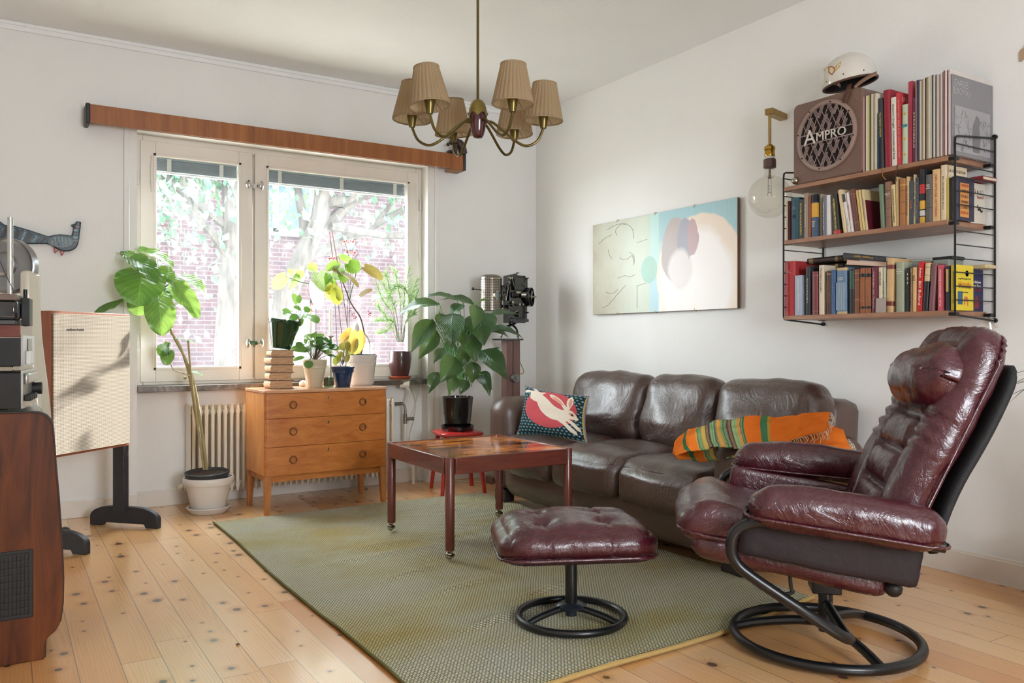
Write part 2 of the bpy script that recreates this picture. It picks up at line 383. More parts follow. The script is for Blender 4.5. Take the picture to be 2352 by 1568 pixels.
for i in range(len(edges)-1):
    a, c = edges[i], edges[i+1]
    if i % 2 == 0: b.box(a, YB, -1.2, c, YB+.4, 4.5)
    else:
        zs = [-1.2]+[q for r in rows for q in r]+[4.5]
        for k in range(0, len(zs), 2): b.box(a, YB, zs[k], c, YB+.4, zs[k+1])
addb(b, 'facade', M_BRICK)
M_DG = mat('#42525C', .08, 0, .1, spec=.8, name='dark_glass')
for a, c in wins:
    for z0, z1 in rows:
        f = MB(); q = .09
        f.box(a, YB+.12, z0, a+q, YB+.2, z1).box(c-q, YB+.12, z0, c, YB+.2, z1).box(a, YB+.12, z1-q, c, YB+.2, z1).box(a, YB+.12, z0, c, YB+.2, z0+q).box((a+c)/2-.05, YB+.12, z0, (a+c)/2+.05, YB+.2, z1)
        f.box(a-.05, YB-.06, z0-.06, c+.05, YB+.12, z0)
        fo = addb(f, 'window', mat('#8A8A88', .5, name='street_window_paint')); addb(MB().box(a, YB+.16, z0, c, YB+.18, z1), 'pane', M_DG, fo)
addb(MB().box(-8, YB-.05, -.35, 16, YB, -.05), 'plinth_band', mat('#D9D6D0', .8, name='band'))
addb(MB().box(-8.2, YB-.3, 4.5, 16.2, YB+.7, 4.65), 'roof', mat('#5A5250', .8, name='roof'))
sg = boxo('house_number_sign', (-.13, -.015, -.13), (.13, .015, .13), mat('#F4F4F0', .5, name='sign'), bevel=.004); sg.location = PY(839, 805, YB-.06)
tag(sg, 'small white house number sign on the brick facade', 'sign')
text_obj('number', '7', .2, mat('#6A6A6A', .5, name='numeral'), sg, T(0, -.017, 0, rx=PI/2))
def bark():
    n = N('bark'); o = n.obj(); nz = n.noise(n.mapv(o, (1, 1, .3)), 14, 5, .7); n.set(color=n.ramp(nz, [(.3, '#24211E'), (.7, '#48423C')]), rough=.95, normal=n.bump(nz, .6, .02)); return n.m
M_BARK = bark()
def leafmat(name, c1, c2, trans=.35, rough=.5, vein=None, wet=.3, back=None):
    n = N(name); o = n.obj(); nz = n.noise(o, 7, 3); col = n.mix(nz, srgb(c1), srgb(c2))
    nrm = None; uv = n.uv(); u, v = n.sep(uv)[:2]
    vv = n.math('ABSOLUTE', n.math('SUBTRACT', v, .5))
    if vein:
        dens, amt, bs = vein
        ph = n.math('SUBTRACT', n.math('MULTIPLY', u, dens), n.math('MULTIPLY', vv, dens*.9))
        rib = n.math('ABSOLUTE', n.math('SUBTRACT', n.math('FRACT', ph), .5))
        line = n.node('ShaderNodeMapRange', {'Value': rib, 'From Min': .09, 'From Max': .0}).outputs[0]
        midr = n.node('ShaderNodeMapRange', {'Value': vv, 'From Min': .022, 'From Max': .006}).outputs[0]
        ln = n.math('MAXIMUM', line, midr)
        lt = tuple([min(1, q*1.7+.03) for q in srgb(c2)[:3]]+[1])
        col = n.mix(n.math('MULTIPLY', ln, amt), col, lt)
        nrm = n.bump(n.math('MULTIPLY', n.math('SUBTRACT', 1, ln), rib), bs, .012)
    if back:
        g = n.node('ShaderNodeNewGeometry'); col = n.mix(g.outputs['Backfacing'], col, srgb(back))
    n.set(color=col, rough=rough, spec=.5, coat=wet, coatr=.25)
    if nrm is not None: n.set(normal=nrm)
    tl = n.node('ShaderNodeBsdfTranslucent', {0: n.mix(.4, col, (.75, .95, .25, 1))})
    mx = n.node('ShaderNodeMixShader', {0: trans, 1: n.b.outputs[0], 2: tl}); n.L.new(mx.outputs[0], n.out.inputs[0]); return n.m
M_TREE = leafmat('tree_leaf', '#24443A', '#3C6450', .12, wet=0)
def limb(mb, p, d, L, r, depth, tips):
    pts = [p]; q = Vector(p); dd = Vector(d).normalized()
    for k in range(6):
        dd = (dd+Vector((rnd.uniform(-.2, .2), rnd.uniform(-.2, .2), rnd.uniform(-.08, .2)))).normalized(); q = q+dd*L/6; pts.append(q.copy())
    mb.tube(pts, [r*(1-.45*i/6) for i in range(7)], 8)
    tips += [pts[2], pts[4], pts[5], q]
    if depth == 0: return
    for k in range(3):
        nd = (dd+Vector((rnd.uniform(-.9, .9), rnd.uniform(-.5, .5), rnd.uniform(-.35, .8)))).normalized()
        limb(mb, pts[rnd.choice((3, 4, 6))], nd, L*.68, r*.5, depth-1, tips)
    tips.append(q)
def leaves_cloud(mb, tips, n, spread, s0, s1):
    for _ in range(n):
        c = rnd.choice(tips)+Vector([rnd.gauss(0, spread*(1+.6*(_ % 3))) for k in range(3)]); s = rnd.uniform(s0, s1)
        M = Matrix.Translation(c) @ Euler((rnd.uniform(0, 6), rnd.uniform(0, 6), rnd.uniform(0, 6))).to_matrix().to_4x4()
        mb.add([(0, 0, 0), (s*.5, s*.3, s*.1), (s, 0, 0), (s*.5, -s*.3, s*.1)], [(0, 1, 2, 3)], M, [(0, .5), (.5, 1), (1, .5), (.5, 0)])
def tree(label, base, limbs, trunk, nl, spread, s0=.10, s1=.2, tr=.16):
    t = thing('tree', label, 'tree', base); tm = MB(); tips = []; B = Vector(base)
    tm.tube([Vector(p)-B for p in trunk], [tr*(1-.08*i) for i in range(len(trunk))], 10)
    for p, d, L, r, dep in limbs: limb(tm, Vector(p)-B, Vector(d), L, r, dep, tips)
    tm.build('trunk', M_BARK, t)
    lm = MB(); leaves_cloud(lm, tips, nl, spread, s0, s1); lm.build('foliage', M_TREE, t, ang=0)
ZT = 9.6
b0 = PD(527, 900, ZT); b0.z = -1.2
tree('slender street tree with a straight trunk behind the left window pane', tuple(b0), [(PD(528, 600, ZT), (-.5, 0, .8), 1.3, .06, 1), (PD(530, 480, ZT), (.5, 0, .9), 1.2, .05, 1), (PD(525, 420, ZT), (-.6, -.2, .7), 1.5, .05, 2), (PD(520, 520, ZT), (-.9, -.1, .5), 1.6, .05, 2)],
     [b0, PD(516, 800, ZT), PD(524, 650, ZT), PD(533, 520, ZT), PD(527, 380, ZT), PD(520, 250, ZT)], 7000, .40, .08, .15, .13)
ZT = 10.6
b0 = PD(640, 900, ZT); b0.z = -1.2
tree('spreading street tree with a slanting branch behind the large pane', tuple(b0), [(PD(720, 540, ZT), (.6, 0, .6), 2.0, .09, 2), (PD(740, 470, ZT), (.8, -.2, .15), 2.2, .08, 3), (PD(700, 560, ZT), (-.2, 0, .9), 1.8, .07, 2), (PD(760, 520, ZT), (.9, 0, -.1), 2.2, .06, 2), (PD(680, 600, ZT), (.9, 0, .25), 2.6, .07, 3), (PD(700, 420, ZT), (-.6, 0, .5), 1.6, .05, 2)],
     [b0, PD(640, 800, ZT), PD(655, 680, ZT), PD(700, 580, ZT), PD(735, 500, ZT), PD(750, 380, ZT)], 16000, .40, .08, .15, .17)
# ---------------------------------------------------------------- soft furniture helpers
def softbox(mb, w, d, h, r, n=(16, 16, 8), puff=(0, 0, 0), fn=None, M=None, wr=0, ws=6, seed=0):
    """rounded, puffed box centred on the origin; fn(p, u) may bend it further; wr wrinkle height"""
    half = Vector((w/2, d/2, h/2)); vs = []; fs = []; uvs = []
    def addface(ax, sg):
        a, b_ = [(1, 2), (2, 0), (0, 1)][ax]; na, nb = n[a], n[b_]; base = len(vs)
        for i in range(na+1):
            for j in range(nb+1):
                u = [0, 0, 0]; u[ax] = sg; u[a] = 2*i/na-1; u[b_] = 2*j/nb-1
                # denser towards the edges
                u[a] = math.sin(u[a]*PI/2)*.45+u[a]*.55; u[b_] = math.sin(u[b_]*PI/2)*.45+u[b_]*.55
                p = Vector([u[k]*half[k] for k in range(3)])
                rr = [min(r if not isinstance(r, (tuple, list)) else r[k], half[k]*.999) for k in range(3)]
                c = Vector([max(-half[k]+rr[k], min(half[k]-rr[k], p[k])) for k in range(3)])
                dv = Vector([(p[k]-c[k])/rr[k] for k in range(3)])
                if dv.length > 1e-9: dv.normalize()
                q = Vector([c[k]+dv[k]*rr[k] for k in range(3)])
                for k in range(3):
                    o = [m for m in range(3) if m != k]
                    q[k] += puff[k]*(u[k])*(1-u[o[0]]**2)*(1-u[o[1]]**2)
                nn = Vector([q[k]/half[k]**1.0 for k in range(3)]).normalized()
                if wr:
                    s = q*ws+Vector((seed*7.1, seed*3.3, seed*5.7)); v1 = noise.noise(s); v2 = noise.noise(s*2.3+Vector((9, 1, 4)))
                    q = q+nn*wr*((1-abs(v1)*3)*.6+v2*.5)
                if fn: q = fn(q, Vector(u))
                vs.append(q); uvs.append((i/na, j/nb))
        for i in range(na):
            for j in range(nb):
                k = base+i*(nb+1)+j; f = (k, k+nb+1, k+nb+2, k+1); fs.append(f if sg > 0 else f[::-1])
    for ax in range(3): addface(ax, 1); addface(ax, -1)
    return mb.add(vs, fs, M, uvs)
def leather(name, c1, c2, rough=.34, coat=.35, wrs=7, wstr=.5, grain=420, aniso=(1, 1, 1)):
    n = N(name); o = n.obj(); a = n.noise(o, 3.5, 4, .6); g = n.node('ShaderNodeTexVoronoi', {'Scale': grain}, feature='F1'); n.L.new(o, g.inputs['Vector'])
    wv = n.mapv(o, aniso); w1 = n.noise(wv, wrs, 5, .62, 1.6); cr = n.math('ABSOLUTE', n.math('SUBTRACT', w1, .5))
    w2 = n.noise(wv, wrs*3.2, 4, .6, .8); cr2 = n.math('ABSOLUTE', n.math('SUBTRACT', w2, .5))
    hgt = n.math('ADD', n.math('MULTIPLY', n.math('POWER', cr, .6), .8), n.math('MULTIPLY', n.math('POWER', cr2, .7), .35))
    wear = n.math('MULTIPLY', n.noise(o, 9, 5, .7), .55)
    n.set(color=n.mix(a, srgb(c1), srgb(c2)), rough=n.math('MULTIPLY_ADD', wear, .32, rough-.08), coat=coat, coatr=.28, spec=.6,
          normal=n.bump(g.outputs['Distance'], .12, .001, n.bump(hgt, wstr, .014))); return n.m
M_SOFA = leather('brown_leather', '#38251F', '#573E34', .36, .55, 5, .6)
M_SOFA2 = leather('brown_leather_smooth', '#4E3B33', '#644E44', .42, .25, 2.5, .22)
M_BURG = leather('burgundy_leather', '#3B0914', '#4A0F1F', .26, .45, 5, .5)
M_BLK = mat('#0D0E11', .35, 0, .05, bump=.03, bs=200, coat=.1, name='black_lacquered_steel')
M_BLKP = mat('#151515', .5, 0, .05, name='black_plastic')
M_STITCH = mat('#2A1A16', .7, name='stitching')
# ---------------------------------------------------------------- rug
n = N('woven_rug'); o = n.obj(); x, y, z = n.sep(o)[:3]
P_ = .0125
wob = n.noise(o, 5, 2); u = n.math('ADD', n.math('DIVIDE', x, P_), n.math('MULTIPLY', wob, .8)); v = n.math('DIVIDE', y, P_*.72)
row = n.math('FLOOR', v); off = n.math('MULTIPLY', n.math('FRACT', n.math('MULTIPLY', row, .5)), 1.0)
fu = n.math('FRACT', n.math('ADD', u, off)); fv = n.math('FRACT', v)
su = n.math('SINE', n.math('MULTIPLY', fu, PI)); sv = n.math('SINE', n.math('MULTIPLY', fv, PI)); hh = n.math('MULTIPLY', n.math('POWER', su, .8), sv)
lit = n.node('ShaderNodeMapRange', {'Value': hh, 'From Min': .18, 'From Max': .42}).outputs[0]
hue = n.noise(n.mapv(o, (1, 1.6, 1)), 1.3, 3, .6); fine = n.noise(n.mapv(o, (2, 30, 1)), 6, 3)
c1 = n.ramp(hue, [(.3, '#EAE8D2'), (.5, '#E8E3C0'), (.68, '#DCCB8C')]); c1 = n.mix(n.math('MULTIPLY', fine, .35), c1, srgb('#8E8A5C'))
c2 = n.ramp(hue, [(.3, '#454E54'), (.7, '#4A4434')])
n.set(color=n.mix(lit, c2, c1), rough=.95, spec=.1, normal=n.bump(hh, .9, .005))
M_RUG = n.m
RX0, RX1, RY0, RY1 = -2.515, -.83, -3.36, -.575
folds = [(-1.95, -1.55, .22, .035, .12), (-2.05, -1.72, .25, .03, .1), (-1.9, -2.33, .18, .03, .3), (-1.65, -2.55, .2, .03, .25), (-2.0, -2.75, .2, .03, .2), (-1.45, -2.2, .25, .03, .1), (-1.2, -1.05, .4, .03, -.1), (-2.0, -2.05, .16, .025, .3), (-1.25, -.85, .35, .025, .0), (-1.35, -1.55, .3, .03, .0)]
def rugf(u, v):
    x = RX0+(RX1-RX0)*u; y = RY0+(RY1-RY0)*v
    # near edge slants a little, the whole piece is not quite square
    y = y+ (1-v)*.17*(u) + (1-v)*.02*math.sin(u*7)
    x = x - (1-v)*.0*(1-u) + .008*math.sin(v*9)
    z = .011
    for fx, fy, lx, ly, sl in folds:
        dx = x-fx; dy = (y-fy)-sl*dx; z += .0125*math.exp(-(dx/lx)**2-(dy/ly)**2)
    z += .003*noise.noise(Vector((x*2.2, y*6, 0)))
    return (x, y, z)
b = MB().grid(rugf, 190, 300); b.build('rug', M_RUG, None, ang=180); ro = bpy.data.objects['rug']
md = ro.modifiers.new('s', 'SOLIDIFY'); md.thickness = .008; md.offset = -1
tag(ro, 'large green and yellow woven flat rug on the pine floor', 'rug')
eb = MB(); eb.tube([Vector(rugf(k/60, 0))+Vector((0, -.004, 0)) for k in range(61)], .008, 8)
e = eb.build('bound_edge', mat('#B99A5E', .9, bump=.4, bs=300, name='rug_binding'), ro); tag(e, 'tan bound edge')
eb = MB(); eb.tube([Vector(rugf(0, k/60))+Vector((-.001, 0, 0)) for k in range(61)], .0045, 6); eb.build('bound_edge', mat('#6E6A3C', .9, bump=.4, bs=300, name='rug_binding_green'), ro)
# ---------------------------------------------------------------- coffee table
M_MAH = wood('mahogany', '#4A1F17', '#7A3A2A', (9, 9, 1.2), .32, 5, coat=.3)
M_MAHX = wood('mahogany_rail', '#4A1F17', '#7A3A2A', (1.2, 9, 9), .32, 5, coat=.3)
M_MAHY = wood('mahogany_rail_side', '#4A1F17', '#7A3A2A', (9, 1.2, 9), .32, 5, coat=.3)
tx0, tx1, ty0, ty1, tz = -1.80, -1.105, -1.995, -1.285, .475
ct = thing('coffee_table', 'dark mahogany coffee table with a glossy brown marbled top on ball casters', 'table', ((tx0+tx1)/2, (ty0+ty1)/2, 0), math.radians(-.6))
hx, hy = (tx1-tx0)/2, (ty1-ty0)/2
for sx in (-1, 1):
    for sy in (-1, 1):
        cx, cy = sx*(hx-.022), sy*(hy-.022); l = MB()
        l.lathe([(.0205, .058), (.0215, .07), (.0215, tz-.002), (.019, tz+.002)], 20, T(cx, cy, 0))
        lg = l.build('leg', M_MAH, ct)
        k = MB(); k.ball((cx-.004, cy, .034), .0185, 16); k.cyl((cx, cy, .045), (cx, cy, .062), .010, n=12); k.lathe([(.019, .036), (.0205, .040), (.019, .044)], 16, T(cx-.004, cy, 0, rx=.3))
        k.build('caster', mat('#B9B3A2', .18, 1, name='nickel_caster'), lg)
for s in (-1, 1):
    MB().box(-hx+.04, s*(hy-.008)-.009, tz-.075, hx-.04, s*(hy-.008)+.009, tz).build('rail', M_MAHX, ct, bevel=.003)
    MB().box(s*(hx-.008)-.009, -hy+.04, tz-.075, s*(hx-.008)+.009, hy-.04, tz).build('rail', M_MAHY, ct, bevel=.003)
n = N('marbled_top'); o = n.obj(); q = n.noise(n.mapv(o, (1.2, 3.2, 1), (0, 0, .35)), 2.2, 7, .6, 1.3); q2 = n.noise(n.mapv(o, (4, 14, 1), (0, 0, .35)), 5, 4, .7)
f = n.math('ADD', n.math('MULTIPLY', q, .8), n.math('MULTIPLY', q2, .22))
n.set(color=n.ramp(f, [(.36, '#2A1620'), (.44, '#6A2E18'), (.50, '#C0662A'), (.58, '#EE9A40'), (.68, '#8C4A28')]), rough=.10, coat=.15, coatr=.03, spec=.4)
MB().box(-hx+.015, -hy+.015, tz-.014, hx-.015, hy-.015, tz-.004).build('tabletop', n.m, ct, bevel=.001)
# ---------------------------------------------------------------- chest of drawers
M_HON = wood('honey_birch', '#A8581E', '#D4883E', (2.2, 8, 9), .38, 3, coat=.25, bump=.03)
M_HONV = wood('honey_birch_side', '#BC6A28', '#E09A4E', (9, 9, 1.5), .38, 3, coat=.25, bump=.03)
M_LEGW = wood('honey_leg', '#9C5A2A', '#C68447', (9, 9, 1.3), .42, 4, coat=.15)
dr = thing('chest_of_drawers', 'honey coloured wooden chest of three drawers on tapered legs', 'chest of drawers', (-2.22, -.535, 0), math.radians(2.2))
DW, DD, DH = .765, .375, .718
b = MB()
def rfront(x0, x1, y0, y1, r=.02, k=6):
    pts = [(x0, y1), (x0, y0+r)]+[(x0+r-r*math.cos(a*PI/2/k), y0+r-r*math.sin(a*PI/2/k)) for a in range(1, k)]+[(x0+r, y0)]
    # bowed front
    pts += [(x0+r+(x1-x0-2*r)*t/10, y0-.010*math.sin(PI*t/10)) for t in range(1, 10)]
    pts += [(x1-r, y0)]+[(x1-r+r*math.sin(a*PI/2/k), y0+r-r*math.cos(a*PI/2/k)) for a in range(1, k)]+[(x1, y0+r), (x1, y1)]
    return pts
b.box(.002, .022, .225, DW-.002, DD, DH-.018).build('body', M_HONV, dr, bevel=.002)
MB().prism(rfront(-.004, DW+.004, -.008, DD, .022), .017, z0=DH-.017).build('top_board', wood('honey_top', '#B87A50', '#E0AE84', (1.5, 8, 8), .3, 3, coat=.4), dr, bevel=.003)
for i, (z0, z1) in enumerate(((.555, .699), (.391, .553), (.226, .389))):
    d = MB().prism(rfront(0, DW, 0, .024, .02), z1-z0, z0=z0).build('drawer', M_HON, dr, bevel=.0015)
    for hxp in (.165, .60):
        cy = -.010*math.sin(PI*(hxp-.02)/(DW-.04)); zc = (z0+z1)/2+.004; k = MB()
        k.lathe([(.001, -.001), (.018, -.001), (.019, .003), (.0215, .007), (.024, .003), (.025, -.001)], 28, T(hxp, cy-.0005, zc, rx=PI/2))
        k.tube([(hxp-.019*math.sin(a), cy-.010, zc-.019*math.cos(a)) for a in [PI*2*j/24 for j in range(24)]], .0028, 8, closed=True)
        k.build('ring_handle', mat('#8A5426', .35, 0, name='ring_pull'), d)
    k = MB().box(.372, -.0125, z1-.044, .383, -.006, z1-.020); k.build('keyhole_plate', mat('#C9A86A', .3, .9, name='brass_plate'), d)
    k = MB(); k.lathe([(.0032, 0), (.0032, .002)], 12, T(.3775, -.0125, z1-.028, rx=PI/2)); k.box(.3762, -.0140, z1-.040, .3788, -.0120, z1-.028); k.build('keyhole', M_BLKP, d)
MB().box(.012, .02, .185, DW-.012, .045, .226).box(.012, .045, .190, .03, DD-.02, .226).box(DW-.03, .045, .190, DW-.012, DD-.02, .226).box(.03, DD-.04, .185, DW-.03, DD-.02, .226).build('plinth_frame', M_HON, dr, bevel=.001)
for x, y in ((.003, .003), (DW-.045, .003), (.003, DD-.045), (DW-.045, DD-.045)):
    sx = 1 if x < .3 else -1; sy = 1 if y < .1 else -1; X = x if sx > 0 else x+.042; Y = y if sy > 0 else y+.042
    vs = []
    for z, s in ((0, .028), (.226, .042)): vs += [(X, Y, z), (X+sx*s, Y, z), (X+sx*s, Y+sy*s, z), (X, Y+sy*s, z)]
    f = [(0, 3, 2, 1), (4, 5, 6, 7), (0, 1, 5, 4), (1, 2, 6, 5), (2, 3, 7, 6), (3, 0, 4, 7)]
    if sx*sy < 0: f = [q[::-1] for q in f]
    MB().add(vs, f).build('leg', M_LEGW, dr, bevel=.002)
# ---------------------------------------------------------------- radiator
M_RAD = mat('#EFE6D4', .35, 0, .03, coat=.3, name='radiator_enamel')
rd = thing('radiator', 'cream column radiator under the window behind the chest', 'radiator', (-2.53, 0.02, .055))
colm = None
for k in range(36):
    if colm is None:
        b = MB()
        for yy in (-.05, 0.0, .05):
            b.tube([(0, yy, z) for z in (.02, .05, .1, .3, .45, .52, .55)], [.006, .0115, .011, .011, .011, .0115, .009], 10)
        for z in (.055, .515): b.tube([(0, y_, z) for y_ in (-.055, 0, .055)], [.014, .017, .014], 10)
        b.tube([(-.0185, 0, .06), (.0185, 0, .06)], .018, 10); b.tube([(-.0185, 0, .51), (.0185, 0, .51)], .018, 10)
        b.lathe([(.0005, .545), (.010, .552), (.0115, .56)], 8, T(0, -.05, 0)); 
        colm = b.build('column', M_RAD, rd); c = colm
    else:
        c = colm.copy(); COL.objects.link(c)
    c.location = (.02+k*.0372, 0, 0)
b = MB(); b.cyl((-.06, 0, .06), (0, 0, .06), .012); b.cyl((-.05, 0, .06), (-.038, 0, .06), .024, n=12); b.cyl((-.03, 0, .06), (-.012, 0, .06), .02, n=8); b.build('end_plug', M_RAD, rd)
MB().box(-.005, -.068, .02, .000, .06, .56).build('side_panel', M_RAD, rd, bevel=.002)
b = MB(); b.cyl((1.36, 0, .51), (1.42, 0, .51), .012); b.tube(bez([(1.41, 0, .515), (1.425, -.01, .50), (1.43, -.02, .47), (1.43, -.02, .42)], 5), .009, 10); b.cyl((1.43, -.02, .44), (1.43, -.02, .37), .013); b.cyl((1.43, -.02, .405), (1.475, -.05, .405), .010); b.cyl((1.462, -.042, .405), (1.482, -.055, .405), .013, n=8)
b.build('valve', mat('#8C8378', .4, .7, name='brass_valve'), rd)
b = MB(); b.tube(bez([(1.43, -.02, .38), (1.43, -.02, .20), (1.45, -.03, .13), (1.48, -.035, .08), (1.485, -.035, 0), (1.485, -.035, -.053)], 6), .010, 10); b.build('pipe', M_RAD, rd)
b = MB(); b.cyl((1.39, -.02, .645), (1.45, -.045, .645), .025, n=20); b.tube(bez([(1.40, -.02, .645), (1.45, -.05, .60), (1.44, -.04, .52)], 5), .006, 8); b.build('thermostat', mat('#E9E4DA', .4, name='thermostat'), rd)
# ---------------------------------------------------------------- sofa
sf = thing('sofa', 'brown leather three seat sofa with wide rounded arms along the right wall', 'sofa', (-.49, -1.85, 0))
SO = Vector((-.49, -1.85, 0))
def sb(name, c, w, d, h, r, m=M_SOFA, rot=None, par=sf, **kw):
    b = MB(); softbox(b, w, d, h, r, **kw)
    M = Matrix.Translation(Vector(c)-SO if par is sf else c)
    if rot is not None: M = M @ Euler(rot).to_matrix().to_4x4()
    return b.build(name, m, par, ang=180, M=M)
def basefn(q, u):
    if u.x < 0:
        q.x -= .03*(1-u.z)*.5*(1-(u.y)**2)+0.0
        q.x += .05*max(0, -u.z-.3)
    return q
sb('base', (-.50, -1.85, .175), .80, 1.74, .24, (.05, .03, .04), M_SOFA2, n=(6, 20, 8), fn=basefn, wr=.002, ws=4)
sb('back_frame', (-.15, -1.85, .42), .22, 1.98, .62, .06, M_SOFA2, n=(6, 20, 8), rot=(0, .08, 0))
for s, yc in ((1, -.905), (-1, -2.80)):
    def armfn(q, u, s=s):
        if u.z < -.2: q.y += -s*.02*(-u.z-.2)
        if u.x < 0: q.x += .035*max(0, -u.z-.2)
        q.z -= .018*max(0, u.x)
        return q
    a = sb('arm', (-.485, yc, .365 if s > 0 else .325), .87, .215, .58 if s > 0 else .50, (.10, .095, .10), M_SOFA2, n=(20, 10, 16), fn=armfn, wr=.004, ws=4, seed=s+3)
    bm = MB(); yy = yc-SO.y
    for off in (-.078, .078):
        pts = [(-.43-.004, off*.98, z) for z in [(-.24+.02*i) for i in range(22)]]
    yy = 0
for s, yc in ((1, -.905), (-1, -2.80)):
    for xx in (-.84, -.13):
        MB().box(-.035, -.06, .0135 if xx < -.5 else 0, .035, .06, .085).build('foot', mat('#2A2320', .6, name='dark_foot'), sf, bevel=.004, M=Matrix.Translation(Vector((xx, yc, 0))-SO))
yb = [-1.015, -1.56, -2.13, -2.70]
for i in range(3):
    y1, y0 = yb[i], yb[i+1]; yc = (y0+y1)/2; ww = y1-y0
    def sfn(q, u, i=i):
        f = max(0, -u.x)
        q.z -= .055*f**3*(.4 if u.z > 0 else 1.05)
        q.x -= .035*max(0, -u.x)**2*(1-u.y**2)*(1 if u.z < .6 else .6)
        q.z += .018*(1-u.y**2)*(1-abs(u.x))*(1 if u.z > 0 else 0)
        if u.z > 0: q.z -= .012*math.exp(-((u.x+.1)/.3)**2)
        return q
    c = sb('seat_cushion', (-.66, yc, .352), .60, ww-.004, .175, (.08, .05, .07), M_SOFA, n=(24, 22, 10), fn=sfn, puff=(0, .004, .012), wr=.006, ws=6, seed=i)
    b = MB(); 
    b.tube([(-.275-.012*(1-(t/12-1)**2)-.008, (t/12-1)*(ww/2-.035), .042+.006*(1-(t/12-1)**2)) for t in range(25)], .0018, 6); b.build('seam', M_STITCH, c)
bks = [(-1.015, -1.69), (-1.70, -2.235), (-2.24, -2.865)]
for i, (y1, y0) in enumerate(bks):
    yc = (y0+y1)/2; ww = y1-y0
    def bfn(q, u, i=i):
        q.x -= .05*(1-u.y**2)*max(0, 1-abs(u.z+.35))*(1 if u.x < 0 else 0)
        q.z -= .03*(abs(u.y)**4)*max(0, u.z)
        q.z += .012*noise.noise(Vector((q.y*5+i*9, 0, 1)))*max(0, u.z)
        # gathered corner folds
        if u.x < 0 and u.z < 0: q.x += .007*math.sin((q.y*26+q.z*30)+i)*abs(u.y)**3
        return q
    sb('back_cushion', (-.335, yc, .600), .20, ww-.002, .43, (.09, .07, .09), M_SOFA, rot=(0, .20, 0), n=(10, 26, 24), fn=bfn, puff=(.02, .004, .006), wr=.009, ws=5, seed=i+5)
# ---------------------------------------------------------------- printed cushion
def inpoly(x, y, P):
    c = False; j = len(P)-1
    for i in range(len(P)):
        if (P[i][1] > y) != (P[j][1] > y) and x < (P[j][0]-P[i][0])*(y-P[i][1])/(P[j][1]-P[i][1])+P[i][0]: c = not c
        j = i
    return c
RAB = [(720,505),(790,500),(860,520),(905,515),(830,470),(870,465),(930,500),(970,540),(1010,555),(1060,550),(1095,560),(1050,600),(1110,650),(1180,720),(1250,790),(1330,835),(1390,845),(1340,760),(1240,690),(1180,640),(1150,590),(1200,590),(1280,640),(1350,700),(1400,770),(1425,800),(1420,730),(1435,670),(1480,620),(1510,680),(1505,750),(1470,820),(1455,845),(1500,860),(1550,920),(1580,980),(1560,1000),(1500,985),(1450,980),(1530,1040),(1590,1120),(1600,1170),(1560,1150),(1500,1080),(1430,1010),(1410,1020),(1460,1080),(1540,1160),(1550,1210),(1510,1200),(1440,1140),(1380,1060),(1300,1000),(1200,970),(1120,920),(1050,850),(1010,780),(990,720),(930,690),(870,650),(860,590),(850,550),(780,540),(725,530)]
EAR = [[(1190,620),(1270,650),(1340,710),(1400,790),(1330,750),(1240,690)], [(1475,660),(1500,700),(1490,760),(1462,820),(1450,760),(1455,690)], [(1445,890),(1490,880),(1530,930),(1510,950),(1470,925)]]
pc_ = [PX(1207, 886, -.765), PX(1352, 910, -.64), PX(1187, 1000, -.85), PX(1349, 1018, -.74)]   # TL TR BL BR
ctr = sum(pc_, Vector())/4
pl = thing('printed_cushion', 'square cushion printed with a leaping white rabbit over a red disc', 'cushion', tuple(ctr))
nu = nv = 150
ex = ((pc_[1]-pc_[0])+(pc_[3]-pc_[2])).normalized(); ez = ((pc_[0]-pc_[2])+(pc_[1]-pc_[3])).normalized(); nrm = ex.cross(ez).normalized()
if nrm.dot(CAM-ctr) < 0: nrm = -nrm
def pilS(u, v, s):
    top = pc_[0].lerp(pc_[1], u); bot = pc_[2].lerp(pc_[3], u); p = bot.lerp(top, v)
    e = (1-(2*u-1)**4)*(1-(2*v-1)**4); pin = .022*((2*u-1)**2*(1-(2*v-1)**2))
    p = p+(ctr-p)*.10*((1-(2*v-1)**2)*(abs(2*u-1)**3)+(1-(2*u-1)**2)*(abs(2*v-1)**3))
    return p+nrm*s*.062*e**.6-ctr+nrm*.004*noise.noise(Vector((u*5, v*5, s)))*e
f = MB(); vs = [pilS(i/nu, j/nv, 1) for i in range(nu+1) for j in range(nv+1)]; b0 = len(f.v)
f.v = [tuple(p) for p in vs]
for i in range(nu):
    for j in range(nv):
        u = (i+.5)/nu; v = (j+.5)/nv
        cx = (1-v)*((1-u)*590+u*1620)+v*((1-u)*700+u*1640); cy = (1-v)*((1-u)*1150+u*1290)+v*((1-u)*430+u*590)
        a = u*17; r_ = v*17; ra = math.floor(r_); fa = (a+(.5 if ra % 2 else 0)) % 1-.5; fb = r_ % 1-.5
        mi = 1 if math.sqrt(abs(fa))+math.sqrt(abs(fb)) < .78 and abs(fa) < .38 and abs(fb) < .42 else 0
        dx, dy = cx-1170, cy-815; q = dx*math.cos(.28)+dy*math.sin(.28); w_ = -dx*math.sin(.28)+dy*math.cos(.28)
        if (q/395)**2+(w_/278)**2 < 1: mi = 2
        if inpoly(cx, cy, RAB): mi = 3
        for k, E_ in enumerate(EAR):
            if inpoly(cx, cy, E_): mi = 4
        if (cx-1497)**2+(cy-915)**2 < 16**2: mi = 0
        if min(u, v, 1-u) < .014: mi = 5
        if mi: f.mi[len(f.f)] = mi
        k = i*(nv+1)+j; f.f.append([k, k+nv+1, k+nv+2, k+1] if nrm.dot(ex.cross(ez)) > 0 else [k, k+1, k+nv+2, k+nv+1])
